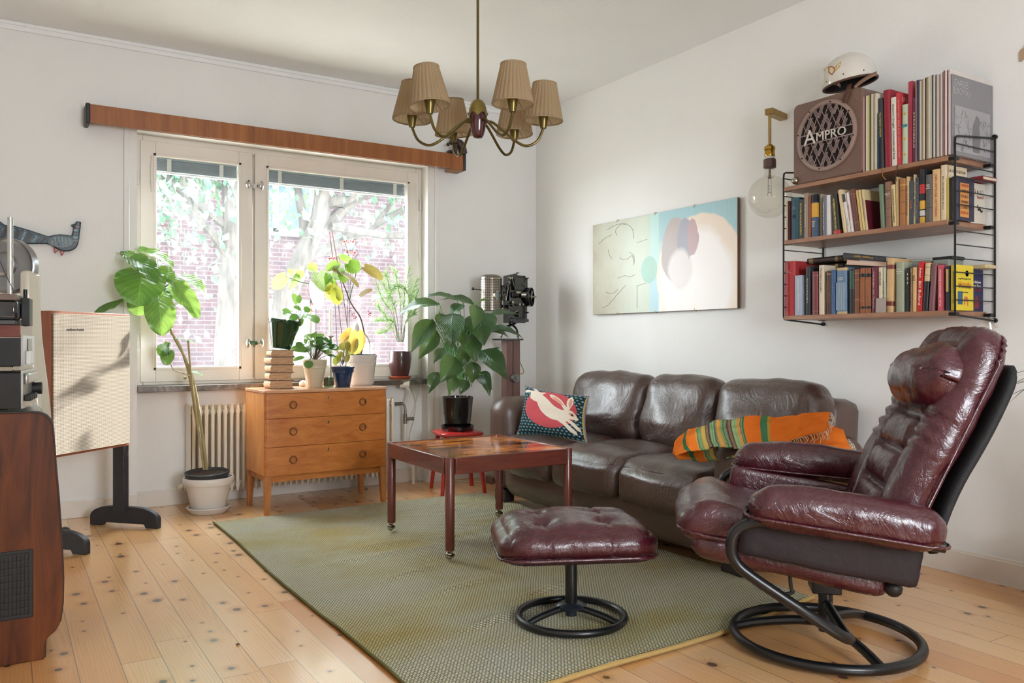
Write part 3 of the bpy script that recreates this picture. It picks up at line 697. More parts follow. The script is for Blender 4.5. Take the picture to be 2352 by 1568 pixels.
cloth = [mat(c, .85, var=.05, bump=.3, bs=500, name='print_'+s) for c, s in (('#16161C', 'black'), ('#5FA9B4', 'teal'), ('#C2474F', 'red'), ('#E4D8C6', 'cream'), ('#D99A84', 'pink'), ('#B5A268', 'gold'))]
fo = f.build('cover_front', cloth, pl, ang=180)
MB().grid(lambda u, v: pilS(u, v, -1), 24, 24).build('cover_back', mat('#8C7F55', .9, bump=.3, bs=400, name='cushion_back'), pl, ang=180)
rim = [pilS(t/30, 0, 0) for t in range(31)]+[pilS(1, t/30, 0) for t in range(1, 31)]+[pilS(1-t/30, 1, 0) for t in range(1, 31)]+[pilS(0, 1-t/30, 0) for t in range(1, 30)]
MB().tube(rim, .0045, 8, closed=True).build('piping', mat('#8F7C86', .7, name='cord_piping'), pl)
# ---------------------------------------------------------------- orange blanket over the right arm
n = N('woven_blanket'); uv = n.uv(); u, v = n.sep(uv)[:2]; o = n.obj()
S = n.math('MULTIPLY', u, 1.0)
st = n.ramp(S, [(0, '#E8782A'), (.10, '#E8782A'), (.105, '#3E7A50'), (.13, '#2E5A44'), (.135, '#EB7E2E'), (.22, '#EB7E2E'), (.225, '#4E8A5C'), (.25, '#C9A24A'), (.27, '#4A2E3A'), (.30, '#5E9A6E'), (.33, '#2E4A52'), (.35, '#C98F3C'), (.38, '#3F7A58'), (.41, '#56323E'), (.44, '#7FAA78'), (.47, '#D98A38'), (.50, '#3A6E50'), (.53, '#E8782A')], 'CONSTANT')
st2 = n.ramp(S, [(0, '#E8782A'), (.60, '#E8782A'), (.605, '#48805A'), (.64, '#B99A48'), (.66, '#E97A2A')], 'CONSTANT')
base = n.mix(n.math('GREATER_THAN', u, .53), st, st2)
dots = n.math('MULTIPLY', n.math('SINE', n.math('MULTIPLY', v, 260)), n.math('SINE', n.math('MULTIPLY', u, 150)))
isb = n.math('MULTIPLY', n.math('GREATER_THAN', dots, .35), n.math('MULTIPLY', n.math('GREATER_THAN', u, .22), n.math('LESS_THAN', u, .53)))
col = n.mix(n.math('MULTIPLY', isb, .8), base, srgb('#C9C48A'))
n.set(color=col, rough=.92, sheen=.0, spec=.1, normal=n.bump(n.noise(o, 260, 3), .5, .002)); M_BLANKET = n.m
bk = thing('blanket', 'crumpled orange and green striped wool blanket with white fringe on the sofa arm', 'blanket', (-.45, -2.75, .62))
BO = Vector((-.45, -2.75, .62))
rows_ = [ # back edge, mid, front edge, as 3-D points read on planes that cut the sofa
 [PY(1552, 1016, -2.56), PY(1585, 985, -2.62), PY(1640, 968, -2.70), PY(1700, 960, -2.75), PY(1770, 957, -2.79), PY(1840, 953, -2.83), PY(1905, 947, -2.87)],
 [PY(1548, 1030, -2.62), PY(1580, 1004, -2.69), PY(1640, 990, -2.76), PY(1700, 988, -2.81), PY(1770, 985, -2.86), PY(1835, 975, -2.91), PY(1903, 965, -2.94)],
 [PY(1553, 1044, -2.70), PY(1590, 1034, -2.75), PY(1650, 1030, -2.84), PY(1715, 1030, -2.90), PY(1775, 1028, -2.95), PY(1835, 1006, -2.97), PY(1893, 987, -3.0)]]
def surf(rows, off=0, amp=.007):
    def fn(u, v):
        a = u*(len(rows[0])-1); i = min(int(a), len(rows[0])-2); t = a-i; t = t*t*(3-2*t)*.5+t*.5
        P = [r[i].lerp(r[i+1], t) for r in rows]; q = P[0]*(1-v)*(1-2*v)+P[1]*4*v*(1-v)+P[2]*v*(2*v-1) if len(P) == 3 else P[0].lerp(P[1], v)
        w = noise.noise(Vector((u*6+v*2.5+off, v*2.2, off)))+.5*noise.noise(Vector((u*15+off, v*5, off)))
        return q+Vector((-.35, -.4, .85))*amp*w*2-BO
    return fn
bt_ = MB().grid(surf(rows_, 0, .010), 70, 30).build('top_layer', M_BLANKET, bk, ang=180, solid=.006)
rows2 = [[PY(1550, 1022, -2.52), PY(1600, 1000, -2.60), PY(1660, 990, -2.68), PY(1740, 985, -2.76), PY(1830, 975, -2.84), PY(1900, 972, -2.88), PY(1935, 985, -2.92)],
         [PY(1546, 1040, -2.60), PY(1600, 1046, -2.64), PY(1660, 1035, -2.75), PY(1740, 1020, -2.86), PY(1830, 1015, -2.93), PY(1900, 1010, -2.97), PY(1950, 1025, -3.0)],
         [PY(1556, 1052, -2.62), PY(1610, 1056, -2.66), PY(1680, 1052, -2.84), PY(1745, 1045, -2.93), PY(1820, 1045, -2.98), PY(1890, 1050, -3.0), PY(1955, 1045, -3.01)]]
MB().grid(surf(rows2, 5, .008), 60, 24).build('lower_layer', M_BLANKET, bk, ang=180, solid=.006)
fr_ = MB()
fn1 = surf(rows_, 0, .010)
for k in range(44):
    u = .62+.38*k/30 if k < 31 else 1; v = 1 if k < 31 else 1-(k-31)/13
    p = Vector(fn1(u, v)); L = rnd.uniform(.02, .045); dx = rnd.uniform(-.012, .012)
    fr_.tube(bez([p, p+Vector((dx*.5, -.010, -.002)), p+Vector((dx, -.018, -L*.6)), p+Vector((dx*1.5, -.012, -L))], 4), .0011, 5)
f2 = surf(rows2, 5, .008)
for k in range(16):
    p = Vector(f2(1, .3+.7*k/15)); L = rnd.uniform(.02, .04); dx = rnd.uniform(-.006, .012)
    fr_.tube(bez([p, p+Vector((.01+dx, -.008, .004)), p+Vector((.018+dx, -.012, -L*.5)), p+Vector((.016+dx, -.012, -L))], 4), .0011, 5)
fr_.build('fringe', mat('#E9DCC4', .8, name='fringe_yarn'), bk)
# ---------------------------------------------------------------- footstool
M_BURGQ = M_BURG
fs_ = thing('footstool', 'burgundy leather button tufted footstool on a round black steel base', 'footstool', (-1.785, -2.90, .0145), math.radians(-25))
def ottofn(q, u):
    if u.z > 0:
        for bx, by in ((-.115, -.075), (.105, -.075), (-.115, .085), (.105, .085)):
            d2 = (q.x-bx)**2+(q.y-by)**2; q.z -= .034*math.exp(-d2/.0006)+.020*math.exp(-d2/.004)
        for xs, k in ((-.115, .006), (.105, .006), (-.005, .0035)):
            q.z -= k*math.exp(-((q.x-xs)/.006)**2)
        a = math.atan2(q.y, q.x)
    else: q.z += .025*(1-(u.x)**2)*(1-u.y**2)
    # seams run down the sides too, and small gathers
    side = max(abs(u.x), abs(u.y))
    if side > .97 and abs(u.z) < .9:
        if abs(u.y) > .97:
            for xs in (-.115, .105, -.005): q.y -= math.copysign(.005, u.y)*math.exp(-((q.x-xs)/.006)**2)
    g = .0022*math.sin((q.x+q.y)*150+3*math.sin(q.x*40))*max(0, side-.75)*4*max(0, .4-abs(u.z+.2))
    q.z += g
    q.z -= .012*(abs(u.x)**6)
    return q
b = MB(); softbox(b, .545, .435, .118, (.10, .10, .055), (64, 52, 12), (0.006, .006, .022), ottofn, wr=.003, ws=9)
cu = b.build('seat', M_BURGQ, fs_, ang=180, M=T(0, 0, .305))
def ring_pts(a, b_, r, n=12):
    P = []
    for cx, cy, a0 in ((a-r, b_-r, 0), (-a+r, b_-r, 1), (-a+r, -b_+r, 2), (a-r, -b_+r, 3)):
        for k in range(n+1): t = (a0+k/n)*PI/2; P.append((cx+r*math.cos(t), cy+r*math.sin(t), 0))
    return P
b = MB(); P = [(x, y, -.034-.010*(x/.27)**2+.0012*math.sin(i*2.1)) for i, (x, y, _) in enumerate(ring_pts(.272, .217, .095, 16))]
b.tube(P, .006, 8, closed=True); b.build('piping', M_BURGQ, cu, ang=180)
b = MB(); softbox(b, .52, .41, .05, (.08, .08, .02), (12, 12, 4)); b.build('underside', leather('burgundy_dark', '#2C0C14', '#34101A', .5, .1), fs_, ang=180, M=T(0, 0, .262))
b = MB()
for bx, by in ((-.115, -.075), (.105, -.075), (-.115, .085), (.105, .085)):
    pass
MB().cyl((0, 0, .05), (0, 0, .25), .0215, n=20).build('post', M_BLK, fs_)
def ring_base(par, R, r, nsp, a0, hubz, name='base_ring', cx=0, cy=0, hubr=.055):
    b = MB(); b.tube([(cx+R*math.cos(2*PI*k/64), cy+R*math.sin(2*PI*k/64), r) for k in range(64)], r, 12, closed=True); b.build(name, M_BLK, par)
    for k in range(nsp):
        a = a0+2*PI*k/nsp; c, s = math.cos(a), math.sin(a)
        MB().tube(bez([(cx+c*R, cy+s*R, r), (cx+c*R*.72, cy+s*R*.72, r+(hubz-r)*.5), (cx+c*R*.35, cy+s*R*.35, hubz*.93), (cx+c*.01, cy+s*.01, hubz)], 5), r*.92, 10).build('spoke', M_BLK, par)
    b = MB(); b.lathe([(.001, hubz+.018), (.02, hubz+.018), (hubr*.75, hubz+.014), (hubr, hubz+.006), (hubr, hubz+.002), (.02, hubz-.004), (.001, hubz-.004)], 32, T(cx, cy, 0)); b.cyl((cx, cy, hubz-.03), (cx, cy, hubz+.01), .02); b.build('hub_plate', mat('#2B3038', .35, .3, coat=.2, name='hub_steel'), par)
ring_base(fs_, .188, .0135, 3, math.radians(25+90-32), .045)
# ---------------------------------------------------------------- recliner
rc = thing('recliner', 'burgundy leather reclining armchair with head pillow on a round black steel base', 'armchair', (-1.225, -3.540, .012), math.atan2(.698, -.716))
def lb(name, c, w, d, h, r, m=M_BURG, rot=(0, 0, 0), par=None, **kw):
    b = MB(); softbox(b, w, d, h, r, **kw); return b.build(name, m, par or rc, ang=180, M=T(*c, *rot))
def seatfn(q, u):
    if u.z > 0:
        q.z += .020*math.exp(-((u.x-.72)/.22)**2)-.016*math.exp(-((u.x-.1)/.35)**2)*(1-u.y**2)
        q.z += .0035*math.sin(q.x*110+2.5*math.sin(q.y*9))*math.exp(-((u.x-.25)/.25)**2)*(1-u.y**2)
    q.z -= .018*max(0, u.x)**4*(1-u.y**2)*(0 if u.z > 0 else 0)
    q.z -= .02*max(0, u.x-.5)
    return q
s_ = lb('seat', (.165, -.01, .392), .61, .54, .115, (.085, .05, .055), rot=(0, -.15, 0), n=(40, 30, 12), fn=seatfn, puff=(.015, 0, .018), wr=.005, ws=8)
def edge_loop(a, b_, r, z=0, wob=.002):
    return [(x, y, z+wob*math.sin(i*1.7)) for i, (x, y, _) in enumerate(ring_pts(a, b_, r, 14))]
MB().tube(edge_loop(.307, .272, .08, -.028), .0055, 8, closed=True).build('piping', M_BURG, s_, ang=180)
lb('seat_underlayer', (.145, -.01, .318), .58, .53, .085, (.05, .04, .04), rot=(0, -.17, 0), n=(20, 16, 8), puff=(0, .005, .0), wr=.005, ws=7)
M_BURGD = leather('burgundy_shaded_panel', '#12040A', '#1C060E', .7, 0, 4, .2)  # darker copy of the leather: shade beneath the arm put into the colour
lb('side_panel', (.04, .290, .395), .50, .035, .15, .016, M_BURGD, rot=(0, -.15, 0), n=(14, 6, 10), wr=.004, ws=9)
lb('side_panel', (.05, -.318, .412), .50, .035, .165, .016, M_BURG, rot=(0, -.15, 0), n=(14, 6, 10), wr=.004, ws=9)
def armfn(q, u):
    q.z += .010*math.sin(PI*(u.x+1)/2)*(1 if u.z > 0 else .3)
    if u.x > .5: q.z -= .02*(u.x-.5)*(1 if u.z > 0 else -.4)
    q.z += .003*noise.noise(Vector((q.x*20, q.y*30, 2)))*(abs(u.x)**3)*2
    if u.x > .6: q.y += .004*math.sin(q.z*140)*(u.x-.6)
    return q
for nm, cy, cz, tilt, L0 in (('n', .345, .487, -.12, .52), ('f', -.375, .535, -.075, .52)):
    a_ = lb('arm', (.005, cy, cz), L0, .125, .122, (.06, .055, .055), rot=(0, tilt, 0), n=(36, 14, 14), fn=armfn, puff=(.004, .004, .004), wr=.004, ws=10, seed=ord(nm))
    P = [(x, y, -.030+.002*math.sin(i*2.3)) for i, (x, y, _) in enumerate(ring_pts(.272, .0655, .055, 12))]
    MB().tube(P, .0045, 8, closed=True).build('piping', M_BURG, a_, ang=180)
    MB().tube([(-.08+.0, y, z) for y, z in [( .064*math.cos(t), .062*math.sin(t)) for t in [PI*k/16 for k in range(17)]]], .0013, 5).build('seam', M_STITCH, a_)
LEAN = -.50
BM = T(-.285, -.01, .650, 0, LEAN, 0)
def backfn(q, u):
    y = q.y/.29; zz = q.z
    # gentle S curve of the whole back
    q.x += -.05*(u.z**2)*(1 if u.z < 0 else -.5)+.022
    if u.x > 0:
        bol = math.exp(-((abs(y)-.80)/.26)**2); q.x += .020*bol
        cen = 1/(1+math.exp((abs(y)-.50)/.03)); 
        for k, zs in enumerate((-.29, -.165, -.04, .085, .21)):
            q.x -= .022*cen*math.exp(-((zz-zs)/.011)**2)
        ph = ((zz+.29) % .125)/.125; q.x += .015*cen*math.sin(PI*ph)
        q.x -= .022*math.exp(-((abs(y)-.50)/.04)**2)
        q.x += .0022*math.sin(q.y*190+7*math.sin(zz*22))*cen*(.4+.6*math.sin(PI*ph))
        if -.02 < zz < .12: q.x += .006*math.sin(zz*150+3*y)*bol
    q.y += .0015*math.sin(zz*60)*abs(u.y)**6*(1 if u.y > 0 else -1)
    q.y *= 1-.07*max(0, u.z)
    return q
bkk = lb('backrest', (0, 0, 0), .105, .585, .775, (.05, .08, .09), n=(10, 72, 110), fn=backfn, puff=(.010, 0, .012), wr=.005, ws=7)
bkk.matrix_local = BM
P = []
for i, (y, z, _) in enumerate(ring_pts(.292, .386, .085, 18)):
    uz = z/.40; x = -.02-.05*(uz**2)*(1 if uz < 0 else -.5)+.022+.004*math.sin(i*1.9)
    P.append((x, y*(1-.07*max(0, uz)), z))
MB().tube(P, .006, 8, closed=True).build('piping', M_BURG, bkk, ang=180)
def shellfn(q, u):
    q.x += -.05*(u.z**2)*(1 if u.z < 0 else -.5); q.y *= 1-.10*max(0, u.z); return q
sh = lb('back_shell', (0, 0, 0), .04, .50, .60, (.02, .05, .06), mat('#1A1A1C', .7, bump=.4, bs=250, name='black_back_fabric'), n=(4, 14, 20), fn=shellfn)
sh.matrix_local = T(-.362, -.01, .645, 0, LEAN-.02, 0)
def pilfn(q, u):
    q.z -= .02*(u.y**2)*(1 if u.z > 0 else -1)*.9
    q.x += .006*math.sin(q.y*60+q.z*50)*(abs(u.y)**2)
    if u.z > 0: q.z += .010*noise.noise(Vector((q.y*10, q.x*8, 3)))
    q.z += .02*u.x*(-1)*.4
    return q
lb('head_pillow', (-.300, .035, .878), .15, .44, .20, (.06, .07, .085), rot=(0, LEAN+.05, 0), n=(16, 40, 20), fn=pilfn, puff=(.02, 0, .006), wr=.006, ws=8, seed=4)
# steel tube frame
def frame(s, y, z0):
    b = MB(); k = 1
    b.tube(bez([(-.255, y, .418+z0), (-.05, y, .437+z0), (.18, y, .462+z0), (.255, y, .462+z0), (.305, y, .435+z0), (.318, y, .39+z0), (.305, y, .345+z0*.7), (.26, y, .305), (.12, y*.99, .215), (.02, y*.92, .148), (-.015, y*.84, .126), (-.018, y*.72, .118), (-.012, y*.5, .120), (-.002, 0, .130)], 8), .0165, 12)
    b.build('frame_tube', M_BLK, rc)
frame(1, .345, 0); frame(-1, -.375, .045)
ring_base(rc, .292, .0165, 3, math.radians(-5), .062, cx=0, cy=-.05, hubr=.06)
MB().cyl((0, -.03, .05), (0, -.03, .20), .023, n=18).build('post', M_BLK, rc)
b = MB(); b.box(-.04, -.075, .175, .05, .035, .235).box(-.03, -.06, .235, .035, .02, .247); b.cyl((.01, -.02, .245), (.01, -.02, .256), .016, n=12)
b.build('tilt_mechanism', M_BLK, rc, bevel=.004)
b = MB(); b.tube([(-.10, .24, .262), (-.14, .22, .268), (-.145, -.24, .268)], .015, 10); b.tube([(-.145, .235, .268), (-.02, .235, .292), (.2, .235, .33)], .012, 10); b.ball((-.145, .245, .268), .026, 12); b.box(-.06, -.22, .262, .03, .2, .275)
b.build('under_frame', M_BLKP, rc)
MB().tube(bez([(.14, .2, .30), (.135, .2, .24), (.13, .2, .225), (.16, .2, .215)], 4), .006, 8).build('lever', M_BLK, rc)
# ---------------------------------------------------------------- red stool and its plant
M_RED = mat('#B3221B', .35, 0, .05, bump=.05, bs=40, coat=.3, name='red_paint')
stz = .405; stc = PZ(1062, 1160, 0)
stc = Vector((-.90, -.40, 0))
st = thing('stool', 'small red painted wooden stool under the plant beside the sofa arm', 'stool', tuple(stc), math.radians(-12))
b = MB(); softbox(b, .30, .30, .034, (.045, .045, .016), (8, 8, 4)); b.build('seat', M_RED, st, ang=180, M=T(0, 0, stz-.017))
for sx in (-1, 1):
    for sy in (-1, 1):
        MB().cyl((sx*.145, sy*.145, 0), (sx*.105, sy*.105, stz-.025), .0125, .0155, n=14).build('leg', M_RED, st)
# leaf builder: blade from base to tip with arch, width and fold
def blade(mb, base, tip, wid, up=(0, 0, 1), arch=.15, fold=.25, shape='lance', n=12, nv=8, curl=0, wav=0, seed=0):
    base, tip = Vector(base), Vector(tip); ax = tip-base; L = ax.length; ax.normalize(); up = Vector(up)
    side = ax.cross(up)
    if side.length < 1e-3: side = ax.cross(Vector((0, 1, 0)))
    side.normalize(); nn = side.cross(ax).normalized()
    def prof(t):
        if shape == 'lance': return (math.sin(PI*min(1, t**.72))**.9)*(1-.42*t*t) if 0 < t < 1 else 0
        if shape == 'heart': return (1.0 if t < .12 else 1)*math.sqrt(max(0, 1-((t-.36)/(.40 if t < .36 else .645))**2))
        if shape == 'oval': return math.sqrt(max(0, 1-((t-.48)/(.485 if t < .48 else .525))**2))
        return math.sin(PI*t)**.6 if 0 < t < 1 else 0
    def fn(u, v):
        t = u; c = 2*v-1; w_ = wid/2*prof(t)+1e-5
        p = base+ax*L*t
        if shape == 'heart' and t < .3: p -= ax*L*.13*(1-t/.3)*abs(c)**.8
        z = arch*L*math.sin(PI*t*.9+.1)-curl*L*t*t
        z += wav*L*math.sin(t*22+c*3+seed)*abs(c)**2
        return p+side*c*w_*math.cos(fold*abs(c))+nn*(z+abs(c)*w_*math.sin(fold)*1.0)
    mb.grid(fn, n+1, nv+1)
M_SPA = leafmat('peace_lily_leaf', '#0C3A12', '#1C6420', .16, .28, (15, .30, 1.0), .8)
M_STEMG = mat('#4E8A3A', .5, name='green_stem')
pb = stc+Vector((0, 0, stz))
ptc = thing('peace_lily', 'glossy dark green peace lily in a black glazed pot on the red stool', 'potted plant', tuple(pb))
M_BLKG = mat('#0E0D10', .08, 0, .02, coat=1, name='black_glaze')
MB().lathe([(.001, .0), (.105, 0), (.108, .006), (.115, .034), (.111, .034), (.104, .010), (.001, .010)], 48).build('saucer', M_BLKG, ptc)
MB().lathe([(.001, .012), (.082, .012), (.086, .018), (.097, .12), (.106, .218), (.109, .222), (.109, .226), (.102, .226), (.099, .205), (.001, .200)], 48).build('pot', M_BLKG, ptc)
MB().lathe([(.001, .205), (.098, .206)], 24, cap=False).build('soil', mat('#3A2A20', .95, bump=.8, bs=90, name='soil'), ptc)
ZP = (pb-CAM).dot(FW)
spl = [ # base px, tip px, width px, depth base, depth tip, up tilt
 ((1010,700),(912,728),44,-.05,-.10),((1050,690),(960,690),30,.02,.02),((1088,700),(1010,690),26,.1,.14),((995,735),(945,810),40,-.08,-.16),
 ((1003,760),(962,825),34,-.02,-.06),((1040,720),(1038,805),52,-.14,-.26),((1010,720),(1018,770),34,-.05,-.1),((1100,720),(1112,795),62,-.12,-.24),((1092,700),(1087,757),34,-.18,-.26),
 ((1075,770),(1092,835),42,-.12,-.2),((1115,735),(1195,725),38,0,-.02),((1118,760),(1202,778),34,.06,.04),((1105,760),(1168,775),40,.1,.1),((1105,805),(1165,875),46,-.06,-.16),
 ((1095,700),(1135,690),34,.05,.05),((1045,820),(1010,880),46,-.16,-.26),((1005,855),(984,905),26,-.1,-.16),((1040,860),(1030,910),30,-.2,-.26),((1070,872),(1056,907),24,-.18,-.22),((1100,855),(1130,895),28,-.05,-.1),
 ((1110,860),(1126,912),20,-.14,-.2),((1085,830),(1085,880),30,-.1,-.1),((1030,760),(990,740),40,.08,.1),((1070,790),(1055,850),30,0,-.04),((1020,800),(995,835),20,0,-.05),((1130,800),(1150,830),26,.1,.12),((1065,700),(1035,730),34,.0,-.05),((1080,750),(1120,770),44,.06,.06),((1035,745),(1060,790),44,.1,.05),((1060,745),(1080,800),50,.08,.04),((1045,790),(1020,820),30,.08,.06)]
lf = MB(); sm = MB(); lo = pb
crown = PD(1062, 885, ZP)
for k, (a, c, wp, da, dc) in enumerate(spl):
    A = PD(*a, ZP+da); C = PD(*c, ZP+dc); up = (Vector((-.15, -.25, 1))+Vector((rnd.uniform(-.3, .3), rnd.uniform(-.3, .2), 0)))
    if (C-A).normalized().z < -.7: up = Vector((-.35, -.9, .3))+Vector((rnd.uniform(-.4, .4), 0, 0))
    d = (C-A).normalized()
    blade(lf, A-pb, C-pb, wp/FPX*(ZP+da)*1.32, up, .14, .22, 'lance', 14, 8, .02, .008, k)
    m = crown+Vector((rnd.uniform(-.05, .05), rnd.uniform(-.05, .05), -.01)); mid = (m+A)/2+Vector((0, 0, .02))-d*.01
    sm.tube(bez([m-pb, mid-pb, A-pb, A-pb+d*.02], 4), .0026, 6)
lf.build('foliage', M_SPA, ptc, ang=180); sm.build('stems', M_STEMG, ptc)
# ---------------------------------------------------------------- antique projector on its stand
pj = thing('film_projector', 'antique black film projector with perforated lamp house on a brown wooden pillar stand', 'film projector', (-.36, -.26, 0))
PO = Vector((-.36, -.26, 0)); YJ = -.26
M_PIL = wood('painted_brown_wood', '#6A4A42', '#80605A', (8, 8, 1), .45, 4)
def pj_(px, py, dy=0): return PY(px, py, YJ+dy)-PO
zt = pj_(1175, 780).z
xl, xr = pj_(1157, 850).x, pj_(1188, 850).x
b = MB(); b.box(xl, -.035, .35, (xl+xr)/2-.001, .035, zt).box((xl+xr)/2+.001, -.04, .03, xr, .03, zt); b.build('pillar', M_PIL, pj, bevel=.003)
b = MB(); b.box(-.22, -.04, 0, .22, .04, .05).box(-.04, -.2, 0, .04, .2, .05); b.build('foot', M_PIL, pj, bevel=.006)
b = MB(); p = pj_(1173, 867); b.cyl((p.x, -.08, p.z), (p.x, -.03, p.z), .030, n=24); b.cyl((p.x, -.088, p.z), (p.x, -.08, p.z), .013, n=16)
b.build('clamp_wheel', mat('#8A8680', .35, .8, name='grey_metal'), pj)
M_ENAM = mat('#121316', .15, 0, .05, coat=.8, name='black_enamel'); M_NI = mat('#A8A294', .22, 1, .05, name='nickel')
b = MB(); q0, q1 = pj_(1140, 778), pj_(1192, 778); b.box(q0.x, -.06, zt-.004, q1.x, .06, zt+.008)
q2, q3 = pj_(1168, 732), pj_(1206, 740); b.box(q2.x, -.05, q3.z, q3.x, .05, q2.z)
b.box(pj_(1150, 700).x, -.03, pj_(1150, 700).z-.02, q2.x+.02, .03, pj_(1150, 700).z)
b.build('bracket', M_ENAM, pj, bevel=.002); b = MB(); b.tube(bez([pj_(1150, 775), pj_(1156, 755), pj_(1178, 745), pj_(1188, 738)], 5), .010, 8); b.build('bracket_arm', M_ENAM, pj); b = MB(); b.tube(bez([pj_(1190, 778), pj_(1186, 755), pj_(1170, 742)], 5), .008, 8); b.build('bracket_arm', M_ENAM, pj)
# lamp house: perforated cylinder with domed top
n = N('perforated_nickel'); o = n.obj(); x, y, z = n.sep(o)[:3]; c_ = pj_(1127, 680); an = n.math('ARCTAN2', n.math('SUBTRACT', y, 0.0), n.math('SUBTRACT', x, c_.x))
fa = n.math('FRACT', n.math('MULTIPLY', an, 5.5)); fz = n.math('FRACT', n.math('DIVIDE', z, .0115))
hole = n.math('MULTIPLY', n.math('GREATER_THAN', fa, .38), n.math('GREATER_THAN', fz, .4))
n.set(color=n.mix(hole, srgb('#9A9084'), srgb('#1A1715')), metal=n.math('SUBTRACT', 1.0, hole), rough=.35); 
w_ = (pj_(1149, 680).x-pj_(1105, 680).x)/2; z0_, z1_ = pj_(1127, 712).z, pj_(1127, 640).z
b = MB(); b.lathe([(w_, z0_), (w_, z1_), (w_*.97, z1_+.010), (w_*.8, z1_+.021), (w_*.5, z1_+.028), (.001, z1_+.030)], 40, T(c_.x, 0, 0)); b.build('lamp_house', n.m, pj)
b = MB()
for zz in (z1_-.002, z0_): b.lathe([(w_+.001, zz-.004), (w_+.002, zz), (w_+.001, zz+.004)], 40, T(c_.x, 0, 0), cap=False)
b.build('trim_band', M_NI, pj, ang=180)
b = MB(); b.cyl(pj_(1090, 664), pj_(1122, 668), .0035, n=8); b.ball(pj_(1086, 663), .011, 12); b.build('handle', M_BLKP, pj)
b = MB(); q = pj_(1138, 678, -.07); M, L_ = frame_to(q+Vector((0, .04, 0)), q+Vector((.025, -.03, 0))); b.lathe([(.034, 0), (.036, .03), (.034, .05), (.028, .052), (.028, .046), (.001, .046)], 28, M); lh = b.build('condenser_housing', M_NI, pj)
b = MB(); b.lathe([(.027, .047), (.02, .052), (.001, .054)], 24, M); b.build('lens', mat('#5A6A68', .03, 0, .02, spec=1, coat=1, name='lens_glass'), pj)
# mechanism head
b = MB()
def bx(p0, p1, d0, d1): a, c = pj_(*p0), pj_(*p1); b.box(a.x, d0, c.z, c.x, d1, a.z)
bx((1163, 632), (1200, 742), -.045, .045); bx((1198, 640), (1207, 672), -.03, .03); bx((1150, 655), (1162, 690), -.02, .03); bx((1196, 690), (1206, 735), -.03, .03); bx((1170, 640), (1192, 668), -.07, -.04); bx((1158, 700), (1190, 715), -.06, -.03)
q = pj_(1179, 638); b.lathe([(.030, 0), (.030, .06)], 24, T(q.x, .03, q.z, rx=PI/2)); q = pj_(1172, 678); b.cyl(q+Vector((-.012, -.05, 0)), q+Vector((.03, -.06, 0)), .022, n=20)
for (x_, y_, r_) in ((1166, 700, .014), (1182, 722, .018), (1190, 655, .014), (1172, 655, .012), (1160, 720, .012), (1168, 735, .016)):
    q = pj_(x_, y_); b.cyl(q+Vector((0, -.075, 0)), q+Vector((0, 0, 0)), r_, n=14)
b.build('mechanism_head', M_ENAM, pj, bevel=.003)
b = MB(); q = pj_(1186, 678); b.cyl(q+Vector((.0, -.062, 0)), q+Vector((.032, -.075, 0)), .0205, n=24); b.build('projection_lens', M_NI, pj)
b = MB()
for (x_, y_, r_, dd) in ((1161, 640, .008, -.06), (1158, 650, .007, -.06), (1163, 695, .009, -.08), (1178, 700, .008, -.085), (1186, 700, .007, -.085), (1155, 672, .006, -.05), (1176, 628, .006, -.08), (1203, 640, .007, -.05), (1204, 718, .006, -.05), (1150, 683, .006, -.06)):
    q = pj_(x_, y_); MB().cyl(q+Vector((0, dd-.01, 0)), q+Vector((0, dd+.02, 0)), r_, n=12).build('knob', M_NI, pj)
b.tube([pj_(1162, 690, -.09), pj_(1167, 662, -.09), pj_(1166, 655, -.08)], .004, 8); b.tube([pj_(1176, 636, -.09), pj_(1180, 655, -.09), pj_(1184, 662, -.08)], .003, 8)
b.tube(bez([pj_(1165, 710, -.08), pj_(1178, 718, -.09), pj_(1190, 712, -.08)], 4), .003, 8); b.box(pj_(1172, 0).x, -.083, pj_(0, 632).z, pj_(1182, 0).x, -.08, pj_(0, 626).z)
b.build('film_gate_levers', M_NI, pj)
q = pj_(1217, 682, -.04); M, L_ = frame_to(q, q+Vector((.6, -.75, .0))); fw_ = MB(); fw_.lathe([(.066, -.014), (.070, -.014), (.070, .014), (.066, .014), (.066, -.010)], 48, M, cap=False); fw_.lathe([(.001, -.010), (.066, -.010), (.066, -.007), (.001, -.007)], 48, M); fl_ = fw_.build('flywheel', M_ENAM, pj)
b = MB(); b.lathe([(.014, -.005), (.014, .014), (.008, .02), (.004, .05), (.001, .05)], 16, M); b.build('hub', M_NI, fl_)
for k in range(3):
    a = 1.0+k*2.094; b = MB(); c, s = math.cos(a), math.sin(a)
    b.add([(c*.01-s*.006, s*.01+c*.006, .006), (c*.01+s*.006, s*.01-c*.006, .010), (c*.058+s*.016, s*.058-c*.016, .016), (c*.058-s*.012, s*.058+c*.012, .006)], [(0, 1, 2, 3)], M)
    b.build('fan_blade', mat('#6E6E6C', .35, .6, name='fan_grey'), fl_, solid=.0015)
b = MB(); b.tube(bez([pj_(1186, 815), pj_(1196, 835), pj_(1203, 855), pj_(1190, 858), pj_(1176, 853), pj_(1174, 872), pj_(1182, 895), pj_(1188, 930)], 7), .0038, 8)
b.build('cable', mat('#B9A27A', .7, name='cloth_cable'), pj)
